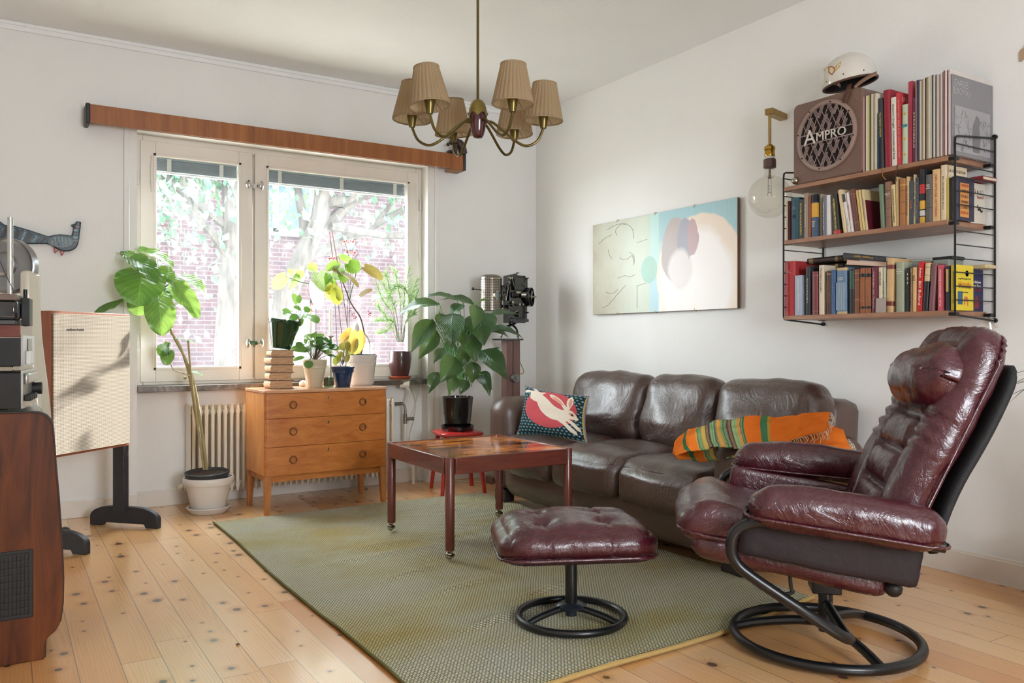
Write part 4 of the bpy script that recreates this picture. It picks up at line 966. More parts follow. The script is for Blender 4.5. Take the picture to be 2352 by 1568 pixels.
# ---------------------------------------------------------------- wall shelf
M_TEAK = wood('teak_shelf', '#7E5540', '#AE8264', (8, 1.1, 8), .42, 4, coat=.1)
M_WIRE = mat('#18171A', .35, .3, .05, name='black_wire')
SY0, SY1 = -2.600, -3.436
sh_ = thing('bookshelf', 'teak three board wall shelf hung between two black wire ladders', 'shelf', (0, (SY0+SY1)/2, 1.1)); HO = Vector((0, (SY0+SY1)/2, 1.1))
for i, z in enumerate((1.124, 1.486, 1.742)):
    b = MB().box(-.302, SY1+.03, z-.020, -.012, SY0-.002, z); b.build('shelf_board', M_TEAK, sh_, bevel=.002, M=Matrix.Translation(-HO))
    b = MB()
    for yy in (SY1+.012, SY0-.012):
        for xx in (-.285, -.03): b.box(xx-.012, yy-.014, z-.022, xx+.012, yy+.014, z-.008)
    b.build('shelf_clip', M_WIRE, sh_, M=Matrix.Translation(-HO))
for yy in (SY0, SY1):
    b = MB(); z0, z1 = 1.098, 1.815
    b.tube(bez([(-.004, yy, 1.852), (-.006, yy, 1.10), ], 4), .0042, 8)
    b.tube([(-.006, yy, 1.842), (-.15, yy, 1.829), (-.285, yy, 1.815), (-.297, yy, 1.808), (-.300, yy, 1.79), (-.300, yy, 1.30), (-.300, yy, 1.125), (-.297, yy, 1.112), (-.285, yy, 1.105), (-.006, yy, 1.085)], .0042, 8)
    for z in (1.785, 1.70, 1.655, 1.60, 1.545, 1.44, 1.385, 1.33, 1.275, 1.22, 1.165): b.tube([(-.300, yy, z), (-.005, yy, z)], .0026, 6)
    b.cyl((-.012, yy, 1.087), (0, yy, 1.087), .010, n=14); b.cyl((-.012, yy, 1.848), (0, yy, 1.848), .010, n=14)
    b.build('wire_ladder', M_WIRE, sh_, M=Matrix.Translation(-HO))
M_PAGE = mat('#D9CBB0', .9, 0, .08, bump=.5, bs=400, name='paper_edges')
TXW = mat('#EFE9DC', .6, name='white_lettering'); TXB = mat('#1E1A18', .6, name='black_lettering'); TXG = mat('#D2A948', .45, .3, name='gold_lettering'); TXP = mat('#E8B4A8', .6, name='pink_lettering')
TC = {'w': TXW, 'b': TXB, 'g': TXG, 'p': TXP, 'y': mat('#F0D85A', .6, name='yellow_lettering'), 'o': mat('#D9722E', .6, name='orange_lettering'), 'r': mat('#A8322C', .6, name='red_lettering'), 's': mat('#8A98A8', .6, name='grey_lettering')}
MV = Matrix(((0, 0, -1, 0), (0, -1, 0, 0), (-1, 0, 0, 0), (0, 0, 0, 1)))      # runs down the spine
MHz = Matrix(((0, 0, -1, 0), (-1, 0, 0, 0), (0, 1, 0, 0), (0, 0, 0, 1)))      # across the spine
MF = Matrix(((1, 0, 0, 0), (0, 0, -1, 0), (0, 1, 0, 0), (0, 0, 0, 1)))        # on the face towards the room's near end
def cover_prof(t, d, c, rs):
    h = t/2; k = 6; o = [(d, -h)]; rr = min(rs, .012)
    for i in range(k+1):
        a = -PI/2+PI*i/k; o.append((rr-rr*math.cos(a) if rs > 0 else 0, h*math.sin(a) if rs > 0 else h*(-1 if i == 0 else 1 if i == k else math.sin(a))))
    o.append((d, h)); inner = [(d, h-c), (rr+c, h-c), (rr+c, -h+c), (d, -h+c)]
    return o+inner
def make_book(name, label, group, loc, t, h, d, col, lean=0, title=None, tc='w', th=False, ts=None, bands=(), rs=.004, rot=None, rough=.5, tpos=.5, extra=(), cat='book', bump=.05, pages=True, tcov=.8):
    bk = thing(name, label, cat, loc, 0, group)
    bk.rotation_euler = rot if rot else (lean, 0, 0)
    m = mat(col, rough, 0, .06, bump=bump, bs=180)
    c = .0022 if t > .008 else t*.2
    MB().prism(cover_prof(t, d, c, rs if t > .008 else 0), h).build('cover', m, bk)
    if pages: MB().box(min(rs, .012)+c+.0002, -t/2+c, .002, d-.003, t/2-c, h-.003).build('pages', M_PAGE, bk)
    for z0, z1, bc in bands:
        MB().prism([(p[0]-.0005, p[1]*1.02) for p in cover_prof(t, .006 if d < .1 else .02, .001, rs if t > .008 else 0)[:9]], (z1-z0)*h, z0=z0*h).build('band', mat(bc, .45, 0, .04), bk)
    if title:
        sz = ts or min(t*.80, .016)
        if th:
            lines = title.split('|'); 
            for i, l in enumerate(lines): text_obj('title', l, sz, TC[tc], bk, Matrix.Translation((-.0010, 0, h*tpos-i*sz*1.15)) @ MHz, sx=1, fit=t*.85)
        else: text_obj('title', title, sz, TC[tc], bk, Matrix.Translation((-.0010, 0, h*tpos)) @ MV, sx=9, fit=h*tcov)
    for fn in extra: fn(bk, t, h, d)
    return bk
def shelf_row(rows, zs, xs, shelf, grp, prev0='left wire ladder'):
    prev = prev0
    for r in rows:
        a, b_, yt, desc, col = r[:5]; k = dict(r[5]) if len(r) > 5 else {}
        x = k.pop('x', xs); ta = k.pop('ta', None); d = k.pop('d', .15); nm = k.pop('nm', 'book'); rel = k.pop('rel', None); g = k.pop('g', grp)
        A, B = PX(a, 0, x).y, PX(b_, 0, x).y; yc = (A+B)/2; t = abs(A-B)*.97; h = PX((a+b_)/2, yt, x).z-zs
        lean = 0
        if ta is not None:
            dy = PX(ta, 0, x).y-A; lean = -math.atan2(dy, h); h = h/math.cos(lean)
        lb_ = f"{desc} on the {shelf}, {rel or 'after '+prev}"
        make_book(nm, lb_, g, (x, yc, zs+.0006+abs(math.sin(lean))*t/2), t*math.cos(lean), h, d, col, lean, **k); prev = desc.split(' with ')[0]
M_ = 'middle shelf'
rows2_ = [
 (1805, 1808.4, 461, 'thin cream paperback', '#CDB28C', dict(d=.13, rel='left end against the wire ladder')),
 (1808.6, 1814, 462, 'thin maroon hardback', '#4E1620', dict(d=.13)),
 (1814.5, 1833.5, 454, 'thick teal hardback', '#28505A', dict(title='A|SVENSK|HISTORIA', th=True, ts=.006, tpos=.8, tc='s', rs=.008, extra=[lambda o, t, h, d: MB().lathe([(.001, 0), (.009, .0003)], 16, T(-.0008, 0, h*.55, ry=-PI/2)).build('emblem', TXB, o)])),
 (1834, 1844.8, 458, 'charcoal book with yellow capitals', '#3A3D42', dict(title='STURE DAHLSTRÖM', tc='y', ts=.011)),
 (1845.5, 1855.2, 443.5, 'taupe cloth hardback', '#9C8878', dict(title='Gunnar Ekelöf Dikter', tc='w', ts=.006, tcov=.5)),
 (1856, 1861, 450.5, 'narrow rust coloured book', '#8E4E36', dict(d=.12)),
 (1861.6, 1875, 447, 'black yellow and blue striped book', '#4A5A70', dict(bands=((.82, 1, '#15161A'), (.47, .8, '#D9A23C')), title='MAO|ATT|DÖ', th=True, ts=.009, tpos=.36, rs=.008)),
 (1882, 1887.5, 446, 'plain beige book', '#B5A384', dict(d=.16, x=-.262)),
 (1888, 1896.6, 451, 'blue grey paperback', '#6B7383', dict(title='Ingenting och allt', tc='w', ts=.006, tcov=.7)),
 (1897, 1905.5, 448, 'white paperback', '#DAD4D2', {}),
 (1914, 1928, 446, 'leaning charcoal book with cream capitals', '#33322F', dict(ta=1907, title='AMERICAN PSYCHO', tc='y', ts=.012, bands=((0, .09, '#B83A34'),))),
 (1936.5, 1945.5, 434.6, 'leaning tall cream book', '#D9C39A', dict(ta=1923)),
 (1946, 1953.5, 442.6, 'leaning white book with a portrait spine', '#DEDAD4', dict(ta=1933, title='MUSTE', tc='s', ts=.008, tcov=.2, tpos=.25, extra=[lambda o, t, h, d: MB().box(-.0008, -t*.42, h*.78, .001, t*.42, h*.98).build('portrait', mat('#4A4644', .6, var=.3, name='photo_print'), o)])),
 (1954, 1959.5, 441, 'leaning narrow white and pink book', '#E2D3CE', dict(ta=1942, title='RAIN OF SOME', tc='r', ts=.006, tcov=.4)),
 (1962.5, 1974.5, 433, 'leaning brown leather volume', '#6E4034', dict(ta=1949.5, bands=((.86, .875, '#A97A5E'), (.80, .81, '#A97A5E'), (.2, .21, '#A97A5E')), rs=.008)),
 (1975.5, 1981, 436, 'leaning thin straw coloured booklet', '#CDB06E', dict(ta=1964)),
 (1981.5, 1987, 435, 'leaning yellowed paperback', '#D6BC80', dict(ta=1970)),
 (1987.5, 1993.5, 434, 'leaning cream and dark red book', '#CDB98C', dict(ta=1977, title='KEROUAC', tc='s', ts=.006, tcov=.5, extra=[lambda o, t, h, d: MB().box(.004, -t/2-.0006, 0, d, -t/2, h*.74).build('red_cover_panel', mat('#5A1222', .5, name='dark_red_cover'), o)])),
 (2022, 2031, 423, 'faded green hardback', '#6F8068', dict(ta=2017)),
 (2032.5, 2047.5, 417.5, 'brown ribbed leather volume', '#8A6552', dict(ta=2030, bands=((.80, .81, '#5A3E30'), (.62, .63, '#5A3E30'), (.42, .43, '#5A3E30'), (.22, .23, '#5A3E30')), title='SAMLADE|VERK', th=True, ts=.006, tpos=.74, rs=.008)),
 (2049, 2059, 424, 'cream paperback with olive lettering', '#D9C48E', dict(ta=2045, title='KLAS ÖSTERGREN FATTIGHERRAR', tc='b', ts=.009)),
 (2059.5, 2063, 406, 'narrow tan booklet', '#C9A878', dict(ta=2057)),
 (2064, 2080, 410.6, 'tan leather volume with gilt bands', '#A9713F', dict(bands=((.86, .88, '#C9A468'), (.74, .75, '#6E4424'), (.5, .51, '#6E4424'), (.26, .27, '#6E4424')), rs=.008)),
 (2080.5, 2087, 406, 'beige jacketed book', '#C7A678', dict(title='Det stora äventyret', tc='b', ts=.006, tcov=.6)),
 (2088, 2097.5, 415, 'slate book with orange Cash lettering', '#3E4A54', dict(title='Cash', tc='o', ts=.012, tcov=.18, tpos=.45)),
 (2098.5, 2102, 401, 'slim sand coloured book', '#BFAE8C', dict(title='SAMUEL BECKETT', tc='b', ts=.007, tcov=.7)),
 (2102.5, 2110, 408, 'dark grey paperback', '#3B4046', dict(title='Beckett En biografi', tc='s', ts=.006)),
 (2110.5, 2122.5, 389, 'black red and yellow comic spine book', '#23242A', dict(bands=((.55, .72, '#B8302E'), (.26, .42, '#D9A43A'), (.14, .24, '#C9C4C0'), (.0, .12, '#C99A3A')), rs=.006)),
 (2123.5, 2140, 401, 'grey leather volume', '#5B5753', dict(title='DEVIL|AND|DANIEL', th=True, ts=.006, tpos=.78, bands=((.68, .69, '#2E2B29'), (.3, .31, '#2E2B29')), rs=.009)),
 (2141, 2158.5, 389, 'tan paperback with brown capitals', '#D9B582', dict(title='DEN HEMLIGA HISTORIEN', tc='r', ts=.013, rs=.002)),
 (2159.5, 2173.5, 379, 'tall cream jacket book', '#DBC9A8', dict(title='Den oskuldsfulla Fader Brown', tc='b', ts=.007, tcov=.6, d=.15, extra=[lambda o, t, h, d: text_obj('cover_lettering', 'G.K.CHESTERTON', .016, TXB, o, Matrix.Translation((.075, -t/2-.0004, h-.022)) @ MF, sx=9, fit=.125)])),
 (2174, 2179, 408, 'thin yellow spined book', '#D9BC4E', dict(d=.12)),
 (2179.5, 2186, 408, 'black paperback', '#1E1C20', dict(d=.12))]
shelf_row(rows2_, 1.486, -.285, M_, 'books on the middle shelf')
def panel(o, t, x0, x1, z0, z1, c, nm='cover_panel'): MB().box(x0, -t/2-.0008, z0, x1, -t/2, z1).build(nm, mat(c, .55), o)
def ext1(o, t, h, d):
    panel(o, t, .022, .085, h*.08, h*.86, '#C98A48')
    for i, s in enumerate(('EXPRESSEN', 'LYRIK &', 'PUCKO', 'FILMADE', 'LYXBÅT', 'SPORTLIG')): text_obj('cover_lettering', s, .016, TXB if 0 < i < 5 else TC['r'], o, Matrix.Translation((.0535, -t/2-.0012, h*(.80-.125*i))) @ MF, sx=9, fit=.054)
make_book('book', 'dark blue book with an orange lettered front, right end of the middle shelf', 'books on the middle shelf', (-.262, PX(2192, 0, -.262).y, 1.4866), .022, PX(2192, 405, -.262).z-1.486, .125, '#2C2B40', extra=[ext1])
def ext2(o, t, h, d):
    text_obj('cover_lettering', 'G', .030, TC['r'], o, Matrix.Translation((.018, -t/2-.0008, h*.78)) @ MF); text_obj('cover_lettering', 'r A S', .020, TXB, o, Matrix.Translation((.045, -t/2-.0008, h*.79)) @ MF)
    text_obj('cover_lettering', 'O', .026, TC['s'], o, Matrix.Translation((.078, -t/2-.0008, h*.79)) @ MF); text_obj('cover_lettering', 'hunoX', .018, TC['r'], o, Matrix.Translation((.065, -t/2-.0008, h*.66)) @ MF)
    p = [(.040, .45), (.046, .47), (.05, .38), (.062, .40), (.072, .33), (.082, .35), (.080, .30), (.070, .28), (.060, .33), (.045, .32), (.044, .38)]
    MB().prism([(a, b_*h) for a, b_ in p], .0008, Matrix.Translation((.0, -t/2, 0)) @ MF).build('cover_drawing', TXB, o)
make_book('book', 'white book with a small chair drawing, nearest the wall on the middle shelf', 'books on the middle shelf', (-.125, -3.395, 1.4866), .022, .165, .105, '#CFC7B8', extra=[ext2])
make_book('book', 'red book lying flat on the white book beside the wall', 'books on the middle shelf', (-.135, -3.395, 1.664), .016, .06, .11, '#7A1F28', rot=(PI/2, 0, 0), bands=())
bpy.context.view_layer.update()
B_ = 'bottom shelf'
def er(o, t, h, d): text_obj('cover_lettering', 'ER', .045, TC['r'], o, Matrix.Translation((.06, -t/2-.0006, h*.84)) @ MF)
def strip(n_, c, z0=.1, z1=.9):
    def f(o, t, h, d):
        b = MB()
        for i in range(n_): y = -t/2*.8+t*.8*i/(n_-1); b.box(-.0012, y-t*.02, h*z0, .003, y+t*.02, h*z1)
        b.build('gilt_lines', mat(c, .4, .2), o)
    return f
def zig(c):
    def f(o, t, h, d):
        b = MB()
        for i in range(14):
            z = h*(.25+.5*i/14); b.tube([(-.0008, t*.38, z), (-.0008, 0, z+t*.35), (-.0008, -t*.38, z)], .0007, 4)
        b.build('gilt_pattern', mat(c, .4, .3), o)
    return f
rows3_ = [
 (1799, 1824, 600, 'thick faded red hardback', '#B0383C', dict(d=.19, title='PAUL|AUSTER', th=True, ts=.008, tpos=.82, tc='p', rs=.010, rel='left end of the row', extra=[er])),
 (1825.6, 1842, 632.5, 'pale blue paperback', '#A9B3C4', dict(title='HANYA YANAGIHARA', tc='w', ts=.012, rs=0)),
 (1849.4, 1859.5, 612, 'charcoal paperback', '#33353A', dict(title='Karl Ove Knausgård', tc='w', ts=.006, tcov=.5)),
 (1863, 1877.5, 623.6, 'rose brown leather book', '#7E3F44', dict(rs=.007, bands=((.9, .91, '#A9705E'), (.08, .09, '#A9705E')))),
 (1880, 1891.5, 609, 'tall cream book', '#DDCDB4', dict(title='Världens synder', tc='b', ts=.009, tcov=.5, tpos=.7)),
 (1897, 1906.5, 622.6, 'dark brown gilt latticed book', '#553626', dict(extra=[zig('#B98A58')], bands=((.92, .94, '#B98A58'),))),
 (1907.5, 1917.5, 620, 'blue cloth volume', '#3F5E8C', dict(bands=((.9, .905, '#6E86AC'), (.6, .605, '#6E86AC'), (.3, .305, '#6E86AC')))),
 (1918.5, 1942.5, 615, 'thick grey blue book', '#64809C', dict(rs=.010, bands=((.94, 1, '#C2A878'), (0, .05, '#C2A878')), title='CHARLES|DICKENS', th=True, ts=.007, tpos=.78, extra=[strip(9, '#A9BBCB', .08, .68)])),
 (1950, 1960, 618, 'dark green and black paperback', '#24282A', dict(bands=((.55, .96, '#33503F'),))),
 (1960.5, 1973, 618, 'worn chestnut leather volume', '#7E4C34', dict(bands=((.9, .91, '#B98A66'), (.75, .76, '#B98A66'), (.3, .31, '#B98A66')), rs=.007)),
 (1973.7, 1985, 616, 'gilt chevron volume', '#96562F', dict(extra=[zig('#D9A878')], bands=((.80, .88, '#1E1714'), (.1, .15, '#1E1714')), rs=.005)),
 (1985.6, 1998.4, 616, 'its gilt chevron twin', '#96562F', dict(extra=[zig('#D9A878')], bands=((.80, .88, '#1E1714'), (.1, .15, '#1E1714')), rs=.005)),
 (2000, 2014.5, 613.6, 'maroon book', '#6E2C3C', dict(title='Främlingen från Teheran', tc='p', ts=.009, rs=.007)),
 (2017, 2026.5, 614, 'ivory paperback', '#D6C8AC', dict(title='skriket', tc='b', ts=.012, tcov=.3, tpos=.75)),
 (2027.5, 2033, 614, 'narrow pale green book', '#B9BFA6', dict(title='ATT LEVA', tc='b', ts=.006, tcov=.4)),
 (2033, 2049, 593.6, 'tall tan book with two maroon labels', '#CDA878', dict(ta=2036, bands=((.80, .88, '#7A3A30'), (.12, .2, '#7A3A30')), rs=.006, d=.14)),
 (2056, 2074.5, 602, 'grey green cloth book', '#9AA088', dict(title='Gösta|Berlings|SAGA', th=True, ts=.008, tpos=.86, tc='w', rs=.007)),
 (2080.5, 2088.5, 615, 'black paperback with tiny lettering', '#17191F', dict(title='B Ö R', tc='w', ts=.006, tcov=.25, tpos=.75)),
 (2089.5, 2094, 616, 'narrow umber book', '#8E6E4C', dict(title='SAGAN OM EN', tc='b', ts=.006)),
 (2094.5, 2104, 614, 'honey cream volume', '#D2A972', dict(title='EN|NY|DAG', th=True, ts=.007, tpos=.80, tc='b', rs=.006)),
 (2105, 2117, 602, 'bright red paperback', '#C2201E', dict(title='heat  Bill Buford', tc='w', ts=.014, tcov=.75, ta=2109, rs=.002)),
 (2117.5, 2129, 604.6, 'half cream half black volume', '#CDB98E', dict(bands=((0, .62, '#1E1A22'), (.9, .91, '#8E7A58'), (.74, .75, '#8E7A58')), ta=2124, rs=.004)),
 (2130, 2144, 606, 'dusky mauve leather volume', '#7C5054', dict(ta=2138, rs=.008)),
 (2154, 2165, 609, 'salmon red paperback with white capitals', '#C65560', dict(title='MOORE KORKADE VITA', tc='w', ts=.010, rs=0)),
 (2170.5, 2181, 611, 'navy book with a gold label', '#1E2A3C', dict(extra=[lambda o, t, h, d: MB().box(-.001, -t*.25, h*.42, .001, t*.25, h*.93).build('label', mat('#C2A468', .5, name='gold_label'), o)], rs=.006))]
shelf_row(rows3_, 1.124, -.285, B_, 'books on the bottom shelf')
def ext3(o, t, h, d):
    for s, z, sz, m_ in (('populärmusik från', .70, .009, TXB), ('Vittula', .58, .026, TC['o']), ('Vittula', .53, .024, TXB), ('Mikael Niemi', .40, .007, TXB)): text_obj('cover_lettering', s, sz, m_, o, Matrix.Translation((.06, -t/2-.0006-(.0006 if sz > .025 else 0), h*z)) @ MF, sx=9, fit=.09 if sz > .008 else .05)
    MB().prism([(.012, h*.13), (.046, h*.13), (.046, h*.42), (.012, h*.42)], .0006, Matrix.Translation((0, -t/2, 0)) @ MF).build('cover_panel', mat('#2E5A7A', .5, name='blue_panel'), o)
    MB().prism([(.058, .12*h), (.064, .12*h), (.066, .2*h), (.078, .2*h), (.080, .1*h), (.086, .1*h), (.087, .26*h), (.078, .31*h), (.062, .31*h), (.055, .25*h)], .0006, Matrix.Translation((0, -t/2, 0)) @ MF).build('cover_drawing', mat('#C9702A', .5, name='orange_print'), o)
    MB().lathe([(.001, .0006), (.012, .0006)], 20, Matrix.Translation((.078, -t/2, h*.82)) @ MF).build('cover_badge', mat('#4A6A9A', .5, name='blue_badge'), o)
make_book('book', 'bright yellow book with a printed front, right end of the bottom shelf', 'books on the bottom shelf', (-.285, PX(2190, 0, -.285).y, 1.1246), .021, PX(2190, 608, -.285).z-1.124, .125, '#D9C22A', title='POPULÄRMUSIK FRÅN VITTULA', tc='b', ts=.008, tcov=.7, rs=0, extra=[ext3])
def ext4(o, t, h, d):
    for i, s in enumerate(('James Baldwin', 'Blues For', 'Mister Charlie')): text_obj('cover_lettering', s, .015, TXW if i < 2 else TC['r'], o, Matrix.Translation((.058, -t/2-.0006, h*(.70-.09*i))) @ MF, sx=9, fit=.085)
    MB().prism([(.05, .06*h), (.085, .07*h), (.09, .2*h), (.08, .3*h), (.072, .38*h), (.06, .33*h), (.052, .22*h)], .0006, Matrix.Translation((0, -t/2, 0)) @ MF).build('cover_figure', mat('#7A2E34', .6, name='dark_red_print'), o)
make_book('book', 'dark blue paperback leaning against the wall behind the yellow book', 'books on the bottom shelf', (-.150, -3.395, 1.1246), .014, .172, .118, '#2B2C55', extra=[ext4], rs=0)
# books lying on top of the lower row
def flat(px0, px1, py0, x, y_w, h_, t, col, label, tilt=0, **k):
    A = PX(px0, py0, x); B = PX(px1, py0, x); L_ = A.y-B.y
    o = make_book('book', label, 'books lying on the lower row', (x, A.y, A.z), t, L_, y_w, col, rot=(PI/2+tilt, 0, 0), **k); return o
zt1 = 1.124+.172
flat(1855, 1936, 617, -.20, .14, 0, .024, '#2E231E', 'dark leather volume lying under the topmost leather book on the bottom row', bands=((.06, .16, '#8A7350'), (.78, .86, '#8A7350')), rs=.009)
flat(1853, 1934, 600, -.20, .14, 0, .027, '#35271F', 'topmost dark leather volume with gilt bands lying on its twin', bands=((.06, .18, '#8A7350'), (.80, .88, '#8A7350')), rs=.009)
flat(1940, 2037, 612, -.22, .16, 0, .017, '#24242C', 'open backed black book lying slanted at the bottom of the slanted pile', tilt=.13, rs=.002)
flat(1945, 2036, 602, -.24, .14, 0, .020, '#DDB7A2', 'pale pink paperback lying slanted under the black book', tilt=.13, title='MONIKA FAGERHOLM', tc='w', ts=.010, rs=0)
flat(1936, 2035, 586, -.25, .15, 0, .024, '#3B3D42', 'black hardback lying slanted on the pink paperback', tilt=.17, title='Stoppa tåget', tc='g', ts=.013, tcov=.45, rs=.004)
# small camera and boxes on the lower row
cm = thing('instant_camera', 'old grey folding camera lying on the books by the right ladder', 'camera', (-.16, -3.28, 1.125+.182)); 
MB().box(-.06, -.085, 0, .05, .08, .030).build('body', mat('#8F958C', .5, bump=.1, name='grey_plastic'), cm, bevel=.004)
MB().box(-.04, -.09, .030, .05, -.0, .044).build('flash', M_BLKP, cm, bevel=.003); MB().box(-.05, -.005, .030, .04, .07, .042).build('lid', mat('#A9ADA6', .45, name='light_grey_plastic'), cm, bevel=.004)
MB().box(-.0625, -.02, .006, -.06, -.012, .026).build('slot', M_BLKP, cm)
sp = boxo('spectacle_case', (-.03, -.06, 0), (.05, .06, .016), mat('#C9B78A', .6, name='case_tan'), bevel=.005); sp.location = (-.06, -3.385, 1.30)
tag(sp, 'small tan case lying behind the grey camera at the wall', 'case')
cdp = boxo('card', (-.0006, -.024, 0), (.0006, .024, .062), mat('#A99C94', .6, name='grey_card'), bevel=0); cdp.location = (-.297, PX(2023, 0, -.297).y, 1.1245); cdp.rotation_euler = (0, .04, 0)
tag(cdp, 'small grey card propped against the spines on the bottom shelf', 'card')
# ---------------------------------------------------------------- top row: amplifier case, books, records
M_HAM = mat('#75594E', .55, 0, .10, bump=.5, bs=220, coat=.1, name='brown_hammered_enamel'); M_HAMD = mat('#5E4C47', .6, 0, .06, bump=.3, bs=220, name='brown_leatherette')
ap = thing('speaker_case', 'brown AMPRO projector speaker case with a round lattice grille on the top shelf', 'speaker', (-.30, -2.842, 1.7425))
def ampfn(q, u): return q
b = MB(); pr_ = []
W_, H_, D_ = .372, .378, .275
out = []
for cx, cz, a0 in ((W_/2-.028, H_-.028, 0), (-W_/2+.028, H_-.028, 1), (-W_/2+.02, .02, 2), (W_/2-.02, .02, 3)):
    r = .028 if a0 < 2 else .02
    for k in range(7): t = (a0+k/6)*PI/2; out.append((cx+r*math.cos(t), cz+r*math.sin(t)))
MS = Matrix(((0, 0, 1, 0), (-1, 0, 0, 0), (0, 1, 0, 0), (0, 0, 0, 1)))   # (a, z) outline -> runs into +x
b.prism(out, D_, MS); b.build('case', M_HAM, ap, bevel=.008, seg=3)
MB().prism([(p[0]*1.004, (p[1]-.19)*1.004+.19) for p in out], .006, MS, z0=.10).build('case_joint', M_HAMD, ap, bevel=.002)
GC = Vector((-.004, 0, .198)); R_ = .160
b = MB(); b.lathe([(R_, -.004), (R_, .004), (R_-.006, .008), (R_-.016, .008), (R_-.019, .002), (R_-.019, -.004)], 56, Matrix.Translation(GC) @ MHz, cap=False); b.build('grille_ring', mat('#988178', .5, .2, bump=.3, bs=200, name='cast_metal'), ap)
MB().lathe([(.001, .0), (R_-.018, .0)], 48, Matrix.Translation(GC+Vector((.003, 0, 0))) @ MHz, cap=False).build('grille_backing', mat('#241A18', .9, name='dark_grille_cloth'), ap)
b = MB(); Rg = R_-.017
def bar(x0, y0, x1, y1, w_=.0019):
    d = Vector((x1-x0, y1-y0, 0)); L_ = d.length
    if L_ < .004: return
    d.normalize(); s = Vector((-d.y, d.x, 0))*w_/2
    P = [Vector((x0, y0, 0))+s, Vector((x0, y0, 0))-s, Vector((x1, y1, 0))-s, Vector((x1, y1, 0))+s]
    b.prism([(p.x, p.y) for p in P], .0035, Matrix.Translation(GC) @ MHz, z0=.001)
for sg in (-1, 1):
    for k in range(-9, 10):
        for off in (0, .0068, .0136):
            x0 = k*.0408+off-.0068
            # points on the line y = sg*2.15*(x-x0), clipped to the disc and kept off the name band
            seg = []
            for i in range(241):
                y = -Rg+2*Rg*i/240; x = x0+sg*y/2.15; ok = x*x+y*y < Rg*Rg and abs(y) > .021
                if off != 0 and ok:
                    # the doubled lines run only half of each diamond
                    ph = (y/.0877+ (k % 2)*.5) % 1; ok = ph < .62
                if ok: seg.append((x, y))
                elif seg:
                    bar(*seg[0], *seg[-1]); seg = []
            if seg: bar(*seg[0], *seg[-1])
for y in (-.021, .021): bar(-math.sqrt(Rg*Rg-y*y), y, math.sqrt(Rg*Rg-y*y), y, .004)
b.build('grille_lattice', mat('#A5908A', .5, .2, name='lattice_metal'), ap)
M_LET = mat('#D9D2C6', .4, .3, name='raised_letters')
text_obj('name_letters', 'A', .098, M_LET, ap, Matrix.Translation(GC+Vector((-.008, .082, .004))) @ MHz, depth=.004)
text_obj('name_letters', 'MPRO', .056, M_LET, ap, Matrix.Translation(GC+Vector((-.008, -.032, -.001))) @ MHz, depth=.004, sx=9, fit=.155)
b = MB()
for k in range(8): a = PI/8*2*k+.2; b.cyl(GC+Vector((-.008, math.cos(a)*(R_-.010), math.sin(a)*(R_-.010))), GC+Vector((-.012, math.cos(a)*(R_-.010), math.sin(a)*(R_-.010))), .0035, n=8)
b.build('screws', M_BLKP, ap)
MB().ball((-.002, W_/2-.015, .02), .018, 12, (1, 1, 1)).build('corner_cap', M_NI, ap)
T_ = 'top shelf'
rows1_ = [
 (2019, 2029, 225, 'charcoal book with yellow lettering', '#33363B', dict(ta=2015.5, title='TEATERNS VÄGAR', tc='y', ts=.010, tcov=.35, tpos=.62, d=.17, rel='first upright after the thin sleeves')),
 (2030, 2047, 206, 'thick crimson album', '#8E1D30', dict(ta=2026, rs=.010, d=.24, rough=.3)),
 (2047.5, 2060.5, 223, 'white Italian theatre book', '#DCD5C8', dict(ta=2045, title='Giacomo Oreglia  Commedia dell\'Arte', tc='b', ts=.011, d=.16, rs=.003)),
 (2061, 2070.5, 212, 'coral red hardback', '#C23A40', dict(ta=2058.5, title='OMMITTEN  2000 FILM OCH TEATER', tc='p', ts=.007, d=.2, rs=0, extra=[lambda o, t, h, d: text_obj('cover_lettering', 'EN', .03, TC['p'], o, Matrix.Translation((.03, -t/2-.0006, h-.03)) @ MF)])),
 (2071, 2085, 240, 'pale green floral book', '#BCC9AE', dict(d=.15, rs=.004, extra=[lambda o, t, h, d: [MB().ball((-.002, -t*.1, h*z), .006, 8, (.3, 1, 1)).build('flower', mat('#E0A848', .6, name='yellow_flower'), o) for z in (.16, .42, .84)], lambda o, t, h, d: [MB().ball((-.002, t*s, h*.64), .007, 8, (.3, 1, 1)).build('flower', mat('#2E8A94', .6, name='blue_flower'), o) for s in (-.25, .25)]])),
 (2086, 2095.5, 187, 'tall raspberry red book', '#A93A4E', dict(d=.22, title='OMAR VICTOR DIOP', tc='r', ts=.010, tcov=.4, rs=0)),
 (2097, 2102, 225, 'thin purple book', '#7A3358', dict(d=.15, title='STRINDBERG', tc='w', ts=.009, tcov=.55, rs=0))]
shelf_row(rows1_, 1.7425, -.292, T_, 'books on the top shelf')
recs = [(1984, '#B98A8E', 222, 'dusty pink'), (1987.5, '#5A4A40', 221, 'dark umber'), (1991, '#E0D6B8', 220, 'ivory'), (1995, '#C9BC86', 219, 'straw yellow'), (1999, '#4A5A38', 218, 'mottled green'), (2003.2, '#D9CDB0', 216, 'light cream'), (2007.5, '#A99A86', 215, 'speckled grey'), (2012, '#D6CBB8', 214, 'off white'), (2016.5, '#2A4450', 260, 'dark teal')]
for i, (px, c, yt, nm) in enumerate(recs):
    y = PX(px, 0, -.298).y; h = PX(px, yt, -.298).z-1.7425
    make_book('record_sleeve', f'{nm} thin sleeve standing between the speaker case and the charcoal book', 'thin sleeves beside the speaker case', (-.298, y, 1.7426), .0075 if i != 8 else .005, h, .28 if i != 8 else .16, c, pages=False, rs=0, cat='record sleeve', bump=.4, lean=0)
